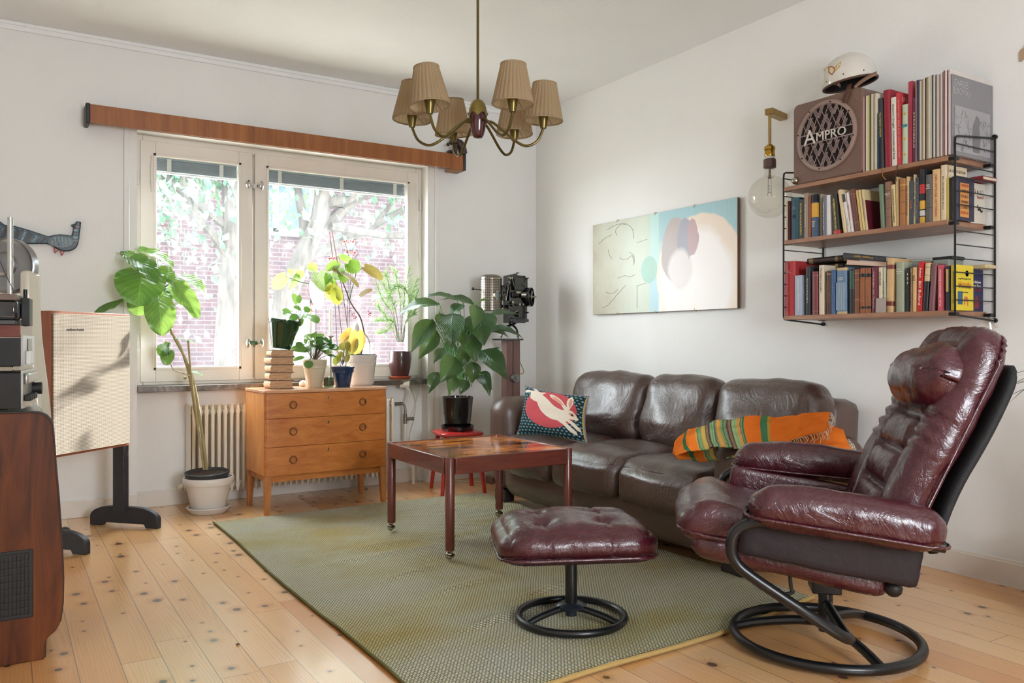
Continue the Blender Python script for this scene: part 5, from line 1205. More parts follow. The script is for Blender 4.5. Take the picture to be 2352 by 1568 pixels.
cols = [('#DCD6CC', 'white'), ('#3A3A44', 'navy black'), ('#6B5C78', 'lilac'), ('#C9BFA6', 'cream'), ('#8E8270', 'khaki'), ('#D2C8B0', 'pale ivory'), ('#242226', 'black'), ('#A08C6E', 'light brown'), ('#D8CDB6', 'buttermilk'), ('#B9BDB4', 'silver grey'), ('#2E3036', 'charcoal'), ('#CFC8BC', 'bone white'), ('#1E1C1C', 'jet black'), ('#C7B8B0', 'rosy grey'), ('#8F7F7C', 'mauve grey'), ('#D6D0D2', 'lilac white'), ('#A9968A', 'taupe'), ('#7A5A52', 'rust brown'), ('#DDD8D2', 'chalk white'), ('#8A3A40', 'wine red'), ('#CBC5BE', 'pearl grey')]
for i, (c, nm) in enumerate(cols):
    px = 2103.5+78*i/(len(cols)-1)*1.0; y = PX(px, 0, -.305).y; yt = 187-27*i/(len(cols)-1)+rnd.uniform(-2, 3); h = PX(px, yt, -.305).z-1.7425
    make_book('record_sleeve', f'{nm} record sleeve in the tight row of records right of the purple book', 'records on the top shelf', (-.305+rnd.uniform(-.004, .004), y, 1.7426), .0066, h, .29, c, pages=False, rs=0, cat='record sleeve', bump=.5)
def ext5(o, t, h, d):
    for i, s in enumerate(('CHARLES', 'BUKOWSKI')): text_obj('cover_lettering', s, .040, mat('#A9A8AA', .6, name='faint_lettering'), o, Matrix.Translation((.065, -t/2-.0006, h*(.90-.10*i))) @ MF, sx=9, fit=.10 if i == 0 else .115)
    MB().box(.02, -t/2-.0005, .05*h, d-.02, -t/2, h*.62).build('photo_panel', mat('#9B999B', .5, var=.12, bs=30, name='photo_panel'), o)
    MB().prism([(.15, .08*h), (.2, .08*h), (.205, .25*h), (.195, .42*h), (.205, .47*h), (.19, .54*h), (.172, .55*h), (.165, .49*h), (.15, .42*h), (.145, .3*h)], .0008, Matrix.Translation((0, -t/2-.0004, 0)) @ MF).build('printed_figure', mat('#6F6D70', .5, name='print_grey'), o)
    b = MB()
    for k in range(16):
        x, z = rnd.uniform(.03, .13), rnd.uniform(.1, .55)*h; b.tube(bez([(x+rnd.uniform(-.015, .015), -t/2-.0008, z+rnd.uniform(-.02, .02)) for _ in range(4)], 3), .0006, 4)
    for k in range(9):
        x, z = rnd.uniform(.21, .27), rnd.uniform(.15, .52)*h; b.tube(bez([(x+rnd.uniform(-.012, .012), -t/2-.0008, z+rnd.uniform(-.015, .015)) for _ in range(4)], 3), .0006, 4)
    b.build('printed_scribble', mat('#5E5C60', .5, name='print_dark'), o)
make_book('record_sleeve', 'grey record cover with CHARLES BUKOWSKI lettering at the right end of the top shelf', 'records on the top shelf', (-.305, PX(2184.5, 0, -.305).y-.001, 1.7428), .006, .318, .30, '#7D7B7E', pages=False, rs=0, rough=.2, extra=[ext5], cat='record sleeve')
for nm, px0, py0, pts, c in (('brown', 0, 0, [(2025, 385), (2028, 392), (2027, 402), (2033, 411), (2036, 412)], '#9C6A3E'), ('black', 0, 0, [(2061, 377), (2061, 392), (2057, 402), (2059, 416)], '#1A1818')):
    b = MB(); b.tube(bez([PX(*p, -.306) for p in pts], 5), .0016, 6)
    tag(b.build('cord', mat(c, .6, name='cord_'+nm), None), f'{nm} cord end hanging over the front edge of the top shelf board', 'cord')
# helmet on the case
HX = -.17; hc = PX(1951, 182, HX)
he = thing('helmet', 'white half shell motorcycle helmet with leather trim on the speaker case', 'helmet', tuple(hc)); RH = 60/FPX*(hc-CAM).dot(FW)
Mh = Matrix.Rotation(math.radians(-32), 4, 'Z') @ Euler((0, -.17, 0)).to_matrix().to_4x4()
def shell(r0, z0, n_=16): return [(r0*math.cos(a), z0+r0*.98*math.sin(a)) for a in [(-.18+(PI/2+.18)*k/n_) for k in range(n_)]]+[(.0005, z0+r0*.98)]
MB().lathe(shell(RH, 0), 48, Mh, cap=False).build('shell', mat('#D6D1C6', .22, 0, .05, coat=.7, name='white_helmet_paint'), he, ang=180)
MB().lathe(shell(RH*.95, 0), 32, Mh, cap=False).build('lining', mat('#1C1614', .9, name='dark_lining'), he, ang=180)
b = MB(); b.tube([Mh @ Vector((RH*.975*math.cos(2*PI*k/48), RH*.975*math.sin(2*PI*k/48), -RH*.18)) for k in range(48)], .0055, 8, closed=True); b.build('leather_rim', mat('#5A3C2C', .6, bump=.3, bs=120, name='rim_leather'), he)
b = MB()
for s in (-1, 1):
    pass
def strap(pts, w_, m, nm, wd=(0, 1, 0)):
    P = bez([p-hc for p in pts], 5); wv = Vector(wd)*w_/2; b = MB(); n_ = len(P)
    b.add([p+wv for p in P]+[p-wv for p in P], [(i, i+1, n_+i+1, n_+i) for i in range(n_-1)]); return b.build(nm, m, he, ang=180, solid=.003)
M_STR = mat('#5C3524', .55, bump=.3, bs=120, name='strap_leather')
strap([PX(1952, 190, HX-.06), PX(1948, 207, -.305), PX(1945, 218, -.309), PX(1939, 236, -.311)], .022, M_STR, 'chin_strap', (0, 1, .15))
strap([PX(2014, 168, HX-.07), PX(1995, 177, HX-.09), PX(1975, 190, HX-.10), PX(1962, 202, HX-.11)], .020, mat('#8A6A54', .6, bump=.3, bs=120, name='ear_flap_leather'), 'ear_flap', (.2, .3, .9))
strap([PX(1898, 200, HX-.05), PX(1912, 192, HX-.08), PX(1925, 193, HX-.09), PX(1930, 198, HX-.07)], .016, mat('#8A6A54', .6, bump=.3, bs=120, name='ear_flap_leather'), 'ear_flap', (.2, 0, 1))
# winged badge decal hugging the shell
def on_shell(px, py, k=1.006):
    d = ray(px, py).normalized(); o_ = CAM-hc; R = RH*k; bq = o_.dot(d); cq = o_.dot(o_)-R*R; D = bq*bq-cq; D = max(D, 0); return CAM+d*(-bq-math.sqrt(D))-hc
def decal(pts, m, nm, k=1.006):
    b = MB(); P = [on_shell(*p, k) for p in pts]; c = sum(P, Vector())/len(P); b.add([c*1.0]+P, [(0, i+1, (i+1) % len(P)+1) for i in range(len(P))]); return b.build(nm, m, he)
M_GD = mat('#C2A452', .5, name='gold_decal')
decal([(1903, 152), (1892, 158), (1894, 166), (1905, 170)], M_GD, 'badge_wing'); decal([(1914, 160), (1920, 150), (1933, 140), (1929, 153), (1922, 160), (1917, 164)], M_GD, 'badge_wing')
decal([(1903, 155), (1908, 151), (1916, 154), (1918, 162), (1911, 173), (1903, 166)], mat('#9C3A34', .5, name='red_decal'), 'badge_shield', 1.010); decal([(1905, 156.5), (1908.5, 153.5), (1914.5, 156), (1916, 162), (1911, 170), (1905, 165)], mat('#DCC59A', .5, name='cream_decal'), 'badge_shield', 1.014)
b = MB()
for p in ((1937, 170), (1984, 161), (1899, 188)): b.ball(on_shell(*p, 1.0), .0035, 8)
b.build('rivets', mat('#4A4038', .5, .4, name='rivet'), he)
# ---------------------------------------------------------------- bulb wall lamp
M_BRS = mat('#A68A55', .3, .95, .05, name='aged_brass')
lx = -.15; L0 = PX(1768, 452, lx); wl = thing('bulb_lamp', 'brass wall lamp with a huge clear globe bulb left of the shelf', 'wall lamp', tuple(L0))
def lp(px, py, x=lx): return PX(px, py, x)-L0
zt_ = lp(1770, 262).z; xo = lp(1771, 300).y*0
b = MB(); yl = 0
b.cyl((0, 0, lp(1770, 330).z), (0, 0, zt_), .0075, n=14); b.build('rod', M_BRS, wl)
b = MB(); b.box(-.012, -.022, zt_-.002, .155, .022, zt_+.030, T(0, 0, 0, rz=.24)); b.build('wall_bracket', M_BRS, wl, bevel=.003)
b = MB(); z = lp(1770, 338).z; b.lathe([(.010, z+.016), (.016, z+.012), (.027, z+.002), (.028, z-.012), (.025, z-.016), (.025, z-.036), (.027, z-.040), (.026, z-.046)], 28); b.build('socket', mat('#B8923F', .25, 1, .05, name='polished_brass'), wl)
z2 = z-.046; b = MB(); b.lathe([(.022, z2), (.029, z2-.014), (.022, z2-.016)], 24); b.build('ceramic_collar', mat('#DAD6CE', .3, name='white_ceramic'), wl)
b = MB(); z3 = z2-.016; b.lathe([(.030, z3), (.0315, z3-.002), (.0315, z3-.042), (.028, z3-.044)], 28); b.build('bulb_cap', mat('#5A4038', .45, name='bakelite'), wl)
n = N('clear_bulb_glass'); t_ = n.node('ShaderNodeBsdfTransparent', {0: (.965, .955, .92, 1)}); g = n.node('ShaderNodeBsdfGlossy', {1: .01}); f = n.node('ShaderNodeLayerWeight', {0: .25}); f2_ = n.math('MULTIPLY_ADD', f.outputs['Facing'], .5, .02)
mx = n.node('ShaderNodeMixShader', {0: f2_, 1: t_, 2: g}); n.L.new(mx.outputs[0], n.out.inputs[0])
RB = .108; zb = z3-.044; b = MB(); pf = [(.024, zb), (.024, zb-.025), (.030, zb-.045)]
zc_ = 0.0; a0 = math.acos(.045/RB*1.0)
pf += [(RB*math.cos(a), RB*math.sin(a)+zc_) for a in [a0-(a0+PI/2)*k/26 for k in range(27)]]
b.lathe([(max(r, .0005), z_) for r, z_ in pf], 44, cap=False); b.build('glass_globe', n.m, wl, ang=180)
b = MB(); gz = zb
for s in (-1, 1): b.tube([(s*.006, 0, gz), (s*.007, 0, gz-.045), (s*.012, 0, gz-.05), (s*.013, 0, gz-.13), (s*.018, 0, gz-.142)], .0012, 6)
for z_ in (gz-.09, gz-.125): b.tube([(-.013, 0, z_), (.013, 0, z_)], .001, 6)
b.cyl((0, 0, gz), (0, 0, gz-.055), .005, .007, 10)
for k in range(4): b.tube([(-.008+.005*k, 0, gz-.095), (-.008+.005*k, 0, gz-.12)], .0005, 4)
b.build('filament_frame', mat('#8C8478', .3, .9, name='filament_wire'), wl)
# ---------------------------------------------------------------- painting
pt = bpy.data.objects
n = N('abstract_painting'); o = n.obj(); xyz = n.sep(o); a = n.math('MULTIPLY', xyz[1], -1); z = xyz[2]   # a to the right, z up, metres from the centre
wn = n.noise(o, 6, 4, .6); wob = n.math('MULTIPLY', n.math('SUBTRACT', wn, .5), .06); a_ = n.math('ADD', a, wob); zz_ = n.math('ADD', z, wob)
strk = n.noise(n.mapv(o, (1, 22, 2.0)), 5, 5, .7); pat = n.noise(o, 3, 6, .65)
left = n.ramp(pat, [(.3, '#9A8468'), (.5, '#B3AB90'), (.7, '#BFC4AC')]); left = n.mix(n.node('ShaderNodeMapRange', {'Value': a, 'From Min': -.65, 'From Max': -.15}).outputs[0], left, srgb('#C3CDB6'))
left = n.mix(n.math('MULTIPLY', strk, .35), left, srgb('#8E7A60'))
right = n.ramp(pat, [(.3, '#DCCBB8'), (.6, '#E9E0D4'), (.8, '#E3D2C4')])
def ell(cx, cz, rx, rz, soft=.03, A=a_, Z=zz_):
    dx = n.math('DIVIDE', n.math('SUBTRACT', A, cx), rx); dz = n.math('DIVIDE', n.math('SUBTRACT', Z, cz), rz)
    return n.node('ShaderNodeMapRange', {'Value': n.math('ADD', n.math('MULTIPLY', dx, dx), n.math('MULTIPLY', dz, dz)), 'From Min': 1+soft, 'From Max': 1-soft}).outputs[0]
def step(v, e, s=.004): return n.node('ShaderNodeMapRange', {'Value': v, 'From Min': e-s, 'From Max': e+s}).outputs[0]
col = n.mix(step(a, -.02), left, right)
sky = n.mix(n.math('MULTIPLY', strk, .4), srgb('#7FB3BC'), srgb('#B9D6D2'))
col = n.mix(n.math('MULTIPLY', step(a, -.07), step(z, .06, .1)), col, sky)
col = n.mix(n.math('MULTIPLY', step(a, -.07), n.math('SUBTRACT', 1, step(a, .015))), col, n.mix(step(z, -.02), srgb('#9CC4CC'), srgb('#A9CFC4')))
col = n.mix(ell(.36, -.10, .36, .36), col, srgb('#E4D0B8')); col = n.mix(ell(.33, -.14, .30, .32, .2), col, srgb('#EDE6E0'))
col = n.mix(ell(.165, .06, .125, .20, .06), col, srgb('#A8968E')); col = n.mix(ell(.25, .12, .07, .13, .08), col, srgb('#8E8A98')); col = n.mix(ell(.31, .13, .045, .11, .08), col, srgb('#B08888'))
col = n.mix(ell(.20, -.06, .10, .12, .3), col, srgb('#DDD2CC')); col = n.mix(ell(-.075, -.04, .075, .085, .02, a, z), col, srgb('#86B8A0'))
col = n.mix(n.math('MULTIPLY', strk, .12), col, srgb('#FFFFFF'))
n.set(color=col, rough=.45, coat=.15, coatr=.3, normal=n.bump(strk, .12, .003))
pn = MB().box(-.010, -.653, -.308, .010, .653, .308).build('painting', n.m, None, bevel=.001); pn.location = (-.022, -1.408, 1.493)
tag(pn, 'wide unframed abstract painting in grey green, teal and cream above the sofa', 'painting')
MB().box(-.008, -.6535, -.3085, .012, .6535, .3085).build('board_edge', mat('#6E4E3C', .7, name='board_edge'), pn)
b = MB()
def ink(pts): b.tube(bez([Vector((-.0102, -(u-.5)*1.306, (.5-v)*.616)) for u, v in pts], 6), .0011, 5)
ink([(.12, .08), (.17, .05), (.22, .04), (.27, .06)]); ink([(.20, .16), (.19, .10), (.24, .04), (.28, .06), (.32, .12), (.33, .22)]); ink([(.05, .22), (.10, .17), (.16, .14)])
ink([(.22, .40), (.25, .43), (.29, .42), (.32, .40), (.33, .50)]); ink([(.20, .62), (.26, .60), (.30, .62), (.34, .60)]); ink([(.11, .76), (.16, .78), (.21, .74)]); ink([(.08, .93), (.13, .90), (.20, .80), (.27, .70)])
ink([(.355, .72), (.355, .95)]); ink([(.35, .72), (.42, .70)]); ink([(.35, .27), (.43, .25)]); ink([(.30, .36), (.33, .40), (.335, .48)]); ink([(.13, .30), (.14, .36), (.16, .40)])
b.build('ink_lines', mat('#3A342E', .7, name='ink'), pn)
b = MB()
for y in (.39, .02, -.32): b.tube([(-.012, y, .296), (-.012, y, .312), (.012, y, .312)], .002, 6); b.tube([(-.012, y, -.296), (-.012, y, -.312), (.012, y, -.312)], .002, 6)
b.build('hooks', M_BRS, pn)
# ---------------------------------------------------------------- chandelier
M_OLD = mat('#6E5F35', .32, .85, .08, name='dull_brass')
cc = Vector((-1.87, -2.38, 0)); ch_ = thing('chandelier', 'six armed brass chandelier with pleated beige shades hanging from the ceiling', 'chandelier', (cc.x, cc.y, 2.75))
def cz(z): return z-2.75
MB().cyl((0, 0, cz(1.965)), (0, 0, -.002), .0055, n=12).build('rod', M_OLD, ch_)
MB().lathe([(.001, -.07), (.03, -.06), (.05, -.03), (.055, -.001)], 28).build('ceiling_cup', M_OLD, ch_)
hp = [(.001, 1.820), (.018, 1.821), (.024, 1.830), (.029, 1.850), (.036, 1.885), (.0375, 1.905), (.0345, 1.925)]
MB().lathe([(r, cz(z)) for r, z in hp], 28).build('wooden_hub', mat('#4A1C20', .22, coat=.6, name='dark_red_wood'), ch_, ang=180)
b = MB(); b.lathe([(.0365, cz(1.918)), (.0355, cz(1.935)), (.030, cz(1.955)), (.020, cz(1.970)), (.006, cz(1.975))], 28, cap=False)
for k in range(6): a = 2*PI*k/6; b.prism([(-.019, 0), (.019, 0), (0, -.016)], .0015, Matrix.Translation((.0368*math.cos(a), .0368*math.sin(a), cz(1.920))) @ Euler((PI/2, 0, a+PI/2)).to_matrix().to_4x4())
b.build('hub_cap', mat('#8E7F48', .35, .8, name='brass_cap'), ch_, ang=60)
n = N('pleated_shade_fabric'); o = n.obj(); nz = n.noise(n.mapv(o, (1, 1, 20)), 30, 3); n.set(color=n.mix(nz, srgb('#A08B70'), srgb('#B9A688')), rough=.8, spec=.1)
tl = n.node('ShaderNodeBsdfTranslucent', {0: srgb('#D9C4A0')}); mx = n.node('ShaderNodeMixShader', {0: .45, 1: n.b.outputs[0], 2: tl}); n.L.new(mx.outputs[0], n.out.inputs[0]); M_SHADE = n.m
M_RIMF = mat('#9C8668', .8, name='shade_ribbon')
for k, deg in enumerate((2, 56, 116, 181, 229, 302)):
    a = math.radians(deg)-TH; c, s = math.cos(a), math.sin(a); R0 = .265
    ar = MB(); ar.tube(bez([(c*r, s*r, cz(z)) for r, z in ((.030, 1.884), (.058, 1.884), (.10, 1.852), (.154, 1.808), (.198, 1.790), (.240, 1.810), (.262, 1.855), (.265, 1.870))], 6), .0056, 10)
    ar.lathe([(.001, cz(1.862)), (.0125, cz(1.862)), (.0135, cz(1.868)), (.0215, cz(1.914)), (.0225, cz(1.918)), (.018, cz(1.918)), (.001, cz(1.912))], 22, T(c*R0, s*R0, 0)); 
    ao = ar.build('arm', M_OLD, ch_)
    tilt = [(.02, .03), (-.03, .02), (.06, -.06), (.0, .05), (-.10, -.05), (.0, .02)][k]
    Ms = T(c*R0, s*R0, cz(1.893), tilt[0], tilt[1], 0); S = MB()
    S.grid(lambda u, v: ((.0765-.0300*v)*(1+.05*abs(math.sin(u*PI*26))**.5)*math.cos(2*PI*u), (.0765-.0300*v)*(1+.05*abs(math.sin(u*PI*26))**.5)*math.sin(2*PI*u), .148*v), 156, 4, Ms, closeu=True)
    so = S.build('shade', M_SHADE, ch_, ang=40)
    S = MB()
    for r, z in ((.0770, 0), (.0472, .148)): S.tube([Ms @ Vector((r*math.cos(2*PI*i/40), r*math.sin(2*PI*i/40), z)) for i in range(40)], .0032, 6, closed=True)
    S.build('shade_rim', M_RIMF, so)
    S = MB()
    for i in range(3): q = 2*PI*i/3+.5; S.tube([Ms @ Vector((.02*math.cos(q), .02*math.sin(q), .035)), Ms @ Vector((.075*math.cos(q), .075*math.sin(q), .004))], .0009, 5)
    S.build('shade_wires', M_OLD, so)
# ---------------------------------------------------------------- curtain board over the window
n_ = wood('curtain_board_veneer', '#8E4A1E', '#B56A30', (1.0, 6, 1.1), .35, 3, coat=.3, bump=.02)
n2 = N('curtain_veneer'); o = n2.obj(); nz = n2.noise(n2.mapv(o, (9, 1, .7)), 3, 5, .6, .4); fi = n2.noise(n2.mapv(o, (60, 1, 1.5)), 4, 3); f = n2.math('ADD', n2.math('MULTIPLY', nz, .7), n2.math('MULTIPLY', fi, .3))
n2.set(color=n2.ramp(f, [(.35, '#7E4318'), (.65, '#A8662E')]), rough=.38, coat=.25)
A = PY(207, 234.5, -.125); B_ = PY(1064, 359, -.125); zb_ = (PY(207, 279, -.125).z+PY(1064, 391, -.125).z)/2; zt2 = (A.z+B_.z)/2
cb = thing('curtain_board', 'long orange brown wooden curtain board with black end caps above the window', 'curtain board', ((A.x+B_.x)/2, -.06, zb_)); W2 = (B_.x-A.x)/2; hb = zt2-zb_
MB().box(-W2, -.065, 0, W2, -.052, hb).build('face_board', n2.m, cb, bevel=.001)
MB().box(-W2, -.052, hb-.03, W2, .06, hb-.018).box(W2-.09, -.060, -.010, W2-.002, .04, .002).build('track_board', mat('#8A5A34', .5, name='track_wood'), cb)
for s in (-1, 1): MB().box(s*W2, -.070, -.006, s*(W2+.022), .06, hb+.004).build('end_cap', mat('#25262A', .45, name='black_cap'), cb, bevel=.005)
# carved dog figurine on top
fg = PY(1055, 354, -.10); dg = thing('dog_figurine', 'small dark carved dog with grey chest standing on the curtain board end', 'figurine', (fg.x, -.075, zt2-.019)); M_DK = mat('#3A2620', .45, 0, .15, bump=.3, bs=150, name='dark_carved_wood'); sc = .0029
def fgp(px, py): p = PY(px, py, -.10); return Vector((p.x-fg.x, 0, p.z-zt2+.019))
b = MB(); b.tube(bez([fgp(1068, 352), fgp(1064, 335), fgp(1056, 325), fgp(1048, 322)], 5), [.030]*5+[.030]*5+[.024]*5+[.020], 12); b.ball(fgp(1043, 325), .026, 14, (1, .8, .85)); b.ball(fgp(1033, 330), .013, 10); b.tube([fgp(1052, 350)+Vector((0, .012, 0)), fgp(1052, 330)], .012, 8); b.tube([fgp(1034, 350), fgp(1036, 347)+Vector((0, .02, 0)), fgp(1050, 345)], .014, 8); b.tube([fgp(1070, 356), fgp(1070, 330)], .014, 8)
b.build('body', M_DK, dg, ang=60)
b = MB(); b.tube([fgp(1042, 352)+Vector((0, -.018, 0)), fgp(1044, 340)+Vector((0, -.018, 0)), fgp(1042, 335)+Vector((0, -.012, 0))], [.007, .013, .010], 10); b.build('chest', mat('#8A8A92', .6, name='grey_paint'), dg)
b = MB(); b.tube([fgp(1032, 318)+Vector((0, -.02, 0)), fgp(1044, 317)+Vector((0, -.022, 0))], [.006, .009], 8); b.build('brow', mat('#9A8A74', .6, var=.3, name='carved_brow'), dg)
# ---------------------------------------------------------------- ceramic bird on the wall
bo = PY(120, 555, 0); bd = thing('ceramic_bird', 'dark teal glazed ceramic bird plaque with red feet on the wall', 'wall ornament', (bo.x, -.001, bo.z))
OUT = [(-260,230),(-120,165),(0,180),(75,235),(160,235),(300,270),(450,315),(600,365),(700,400),(740,402),(820,385),(900,375),(1000,385),(1070,400),(1085,370),(1100,300),(1110,275),(1085,262),(1055,235),(1100,225),(1135,215),(1140,180),(1180,184),(1225,195),(1215,225),(1212,270),(1200,350),(1190,450),(1172,530),(1145,580),(1100,612),(1040,632),(960,632),(880,610),(820,575),(760,540),(700,520),(600,520),(450,522),(330,525),(150,480),(0,440),(-260,400)]
def bp(x, y): p = PY(x/6.53, 480+y/6.53, -.03); return (p.x-bo.x, p.z-bo.z)
MXZ = Matrix(((1, 0, 0, 0), (0, 0, -1, 0), (0, 1, 0, 0), (0, 0, 0, 1)))
n = N('teal_glaze'); o = n.obj(); nz = n.noise(o, 30, 4); n.set(color=n.mix(nz, srgb('#16242E'), srgb('#2C4A58')), rough=.3, coat=.35, normal=n.bump(n.noise(n.mapv(o, (1, 1, 2.5)), 60, 3), .5, .004))
MB().prism([bp(*p) for p in OUT], .030, MXZ).build('body', n.m, bd, bevel=.006, seg=3)
M_TL = mat('#3E6670', .2, 0, .2, coat=.8, bump=.4, bs=90, name='teal_relief'); M_DT = mat('#10161F', .2, 0, .1, coat=.8, name='dark_relief')
def relief(pts, m, nm, h=.0325, par=bd): return MB().prism([bp(*p) for p in pts], h-.028, MXZ @ Matrix.Translation((0, 0, .028))).build(nm, m, par, bevel=.0008)
for k in range(7):
    x = 20+k*90; y0 = 262+.32*max(0, x-60)*.95; y1 = 515 if x > 300 else 440+(x)*.25
    relief([(x+60, y0), (x+110, y0+16), (x+40, y1-8), (x-10, y1-12)], M_TL if k % 2 else M_DT, 'tail_band')
wg = [(905+195*math.cos(t)*1.0, 488+(88+10*math.cos(t))*math.sin(t)) for t in [2*PI*i/28 for i in range(28)]]
wo = relief(wg, M_DT, 'wing', .033)
for k in range(6): x = 770+k*52; hh_ = 70*math.sqrt(max(.1, 1-((x-890)/200)**2)); MB().prism([bp(*p) for p in [(x-14, 488-hh_), (x+12, 488-hh_), (x+36, 488+hh_), (x+8, 488+hh_)]], .003, MXZ @ Matrix.Translation((0, 0, .033))).build('wing_feather', M_TL, wo, bevel=.0008)
for k in range(4): relief([(1108-k*6, 300+k*52), (1190-k*4, 300+k*52), (1182-k*5, 335+k*52), (1102-k*6, 335+k*52)], M_DT if k % 2 else M_TL, 'neck_band')
relief([(1160+24*math.cos(t), 265+18*math.sin(t)) for t in [PI*i/6 for i in range(12)]], mat('#A87A78', .4, name='pink_eye'), 'eye', .034)
M_RG = mat('#A8302A', .25, 0, .1, coat=.6, name='red_glaze')
for P in ([(810, 572), (885, 608), (826, 662)], [(903, 612), (972, 634), (930, 702)]): MB().prism([bp(*p) for p in P], .022, MXZ @ Matrix.Translation((0, 0, .003))).build('foot', M_RG, bd, bevel=.003)
# ---------------------------------------------------------------- loudspeaker on trestle feet
sl = Vector((-3.300, -.842, 0)); sr = Vector((-2.918, -.482, 0)); sdir = (sr-sl).normalized(); ang_ = math.atan2(sdir.y, sdir.x); SW = (sr-sl).length
ls = thing('loudspeaker', 'large square loudspeaker with woven grey grille cloth on a dark stand', 'loudspeaker', (sl.x, sl.y, 0), ang_)
M_SPW = wood('speaker_veneer', '#7A4026', '#96583A', (8, 8, 1), .45, 4)
MB().box(0, .004, .449, SW, .14, 1.145).build('cabinet', M_SPW, ls, bevel=.002)
n = N('woven_grille_cloth'); o = n.obj(); xyz = n.sep(o); P_ = .0068
gu = n.math('SINE', n.math('MULTIPLY', xyz[0], 2*PI/P_)); gv = n.math('SINE', n.math('MULTIPLY', xyz[2], 2*PI/P_)); g = n.math('MULTIPLY_ADD', n.math('MAXIMUM', gu, gv), .5, .5)
fl_n = n.noise(o, 90, 3, .7)
col = n.mix(n.node('ShaderNodeMapRange', {'Value': g, 'From Min': .35, 'From Max': .8}).outputs[0], srgb('#5A4F46'), srgb('#B9B0A2')); col = n.mix(n.node('ShaderNodeMapRange', {'Value': fl_n, 'From Min': .58, 'From Max': .75}).outputs[0], col, srgb('#8E8074'))
n.set(color=col, rough=.95, spec=.1, normal=n.bump(g, .5, .002))
MB().box(.012, -.002, .461, SW-.004, .006, 1.133).build('grille', n.m, ls, bevel=.001)
b = MB()
for k in range(12): x = .095+k*.009; b.box(x, -.0035, 1.055-rnd.uniform(0, .003), x+rnd.uniform(.003, .006), -.002, 1.060+rnd.uniform(0, .004))
b.build('badge_remains', mat('#2A2522', .8, name='dark_glue_marks'), ls)
M_FT = mat('#2B2D33', .5, 0, .1, bump=.3, bs=60, name='worn_black_paint')
def halfmoon(L=.43, h=.108): 
    p = [(-L/2, 0), (-L/2, h*.45)]+[(-L/2+.15-.15*math.cos(t), h*.45+h*.55*math.sin(t)) for t in [PI/2*i/8 for i in range(1, 9)]]
    p = p+[(-q[0], q[1]) for q in p[::-1]]; return p+[(L/2-.075, 0), (L/2-.085, .018), (-L/2+.085, .018), (-L/2+.075, 0)]
Minv = Matrix.Rotation(-ang_, 4, 'Z') @ Matrix.Translation(-sl)
for c_, nm in ((Vector((-2.953, -.402, 0)), 0), (Vector((-3.325, -.80, 0)), 1)):
    lc = Minv @ c_
    MB().prism(halfmoon(), .034, T(lc.x+.017, lc.y, 0) @ Matrix.Rotation(-PI/2, 4, 'Z') @ Matrix(((1, 0, 0, 0), (0, 0, 1, 0), (0, 1, 0, 0), (0, 0, 0, 1))) @ Matrix.Translation((0, 0, 0))).build('trestle_foot', M_FT, ls, bevel=.004)
    MB().box(lc.x-.02, lc.y-.035, .09, lc.x+.02, lc.y+.035, .47).build('post', M_FT, ls, bevel=.003)
cs = thing('caster_foot', 'black caster leg on the floor behind the left trestle foot', 'caster', tuple(PZ(150, 1232, 0))); b = MB(); b.tube([(-.16, .05, .035), (-.02, .0, .045)], .018, 10); b.cyl((.0, -.012, .024), (.0, .02, .024), .024, n=18); b.build('caster_wheel', M_BLKP, cs)
# ---------------------------------------------------------------- tall column with metal disc, walnut cabinet and hi-fi stack
def at(px, py, Z=3.3): return PD(px, py, Z)
cl = thing('column_lamp', 'tall cream metal column with a large round metal disc at the left edge', 'lamp', (at(70, 620).x, at(70, 620).y, 0)); Ob = Vector(cl.location)
RTm = Matrix(((RT.x, 0, -FW.x, 0), (RT.y, 0, -FW.y, 0), (0, 1, 0, 0), (0, 0, 0, 1)))     # (right, up) drawn, thickness towards the room
def q2(px, py, Z=3.3): return ((px-70)/FPX*Z, 1-(py-784)/FPX*Z)
rt_ = [(82, 622), (83, 700), (86, 770), (93, 830), (101, 890), (107, 950), (112, 1010), (117, 1090), (121, 1200), (122, 1352)]; lf_ = [(57, 622), (57, 800), (54, 900), (48, 1000), (36, 1120), (30, 1352)]
yo = at(70, 620)
MB().prism([q2(*p) for p in rt_]+[q2(*p) for p in lf_[::-1]], .09, RTm @ Matrix.Translation((0, 0, -.045))).build('column', mat('#CFC8B6', .3, 0, .04, coat=.4, name='cream_enamel'), cl, bevel=.018, seg=4)
M_ALU = mat('#9A9A9C', .3, .9, .12, bs=14, name='spun_aluminium')
Md = RTm @ Matrix.Translation((*q2(19, 611), 0))
b = MB(); b.lathe([(.001, -.02), (.112, -.02), (.113, .012), (.108, .016), (.104, .010), (.080, .004), (.058, .010), (.050, .012)], 56, Md); b.build('disc', M_ALU, cl, ang=50)
b = MB(); b.lathe([(.052, .010), (.050, .018), (.040, .028), (.020, .034), (.001, .035)], 40, RTm @ Matrix.Translation((*q2(14, 608), 0))); b.build('dome', M_ALU, cl, ang=180)
ROT = math.radians(-8); cb2 = thing('wooden_cabinet', 'dark walnut cabinet with rounded front edge and black vent grille at lower left', 'cabinet', (-3.504, -2.287, 0), 0)
k_ = 2.55/FPX
def cu_(px, py): return (px*k_*.985, max(0, 1-(py-784)*k_))
pro = [(-260, 947), (60, 948), (78, 950), (92, 957), (101, 968), (106, 984), (112, 1070), (119, 1160), (125, 1260), (128, 1340), (127, 1400), (122, 1440), (112, 1460), (98, 1471), (91, 1480), (90, 1492), (89, 1524), (-260, 1524)]
PR = [cu_(*p) for p in pro]; PR[-1] = (PR[-1][0], 0); PR[-2] = (PR[-2][0], 0)
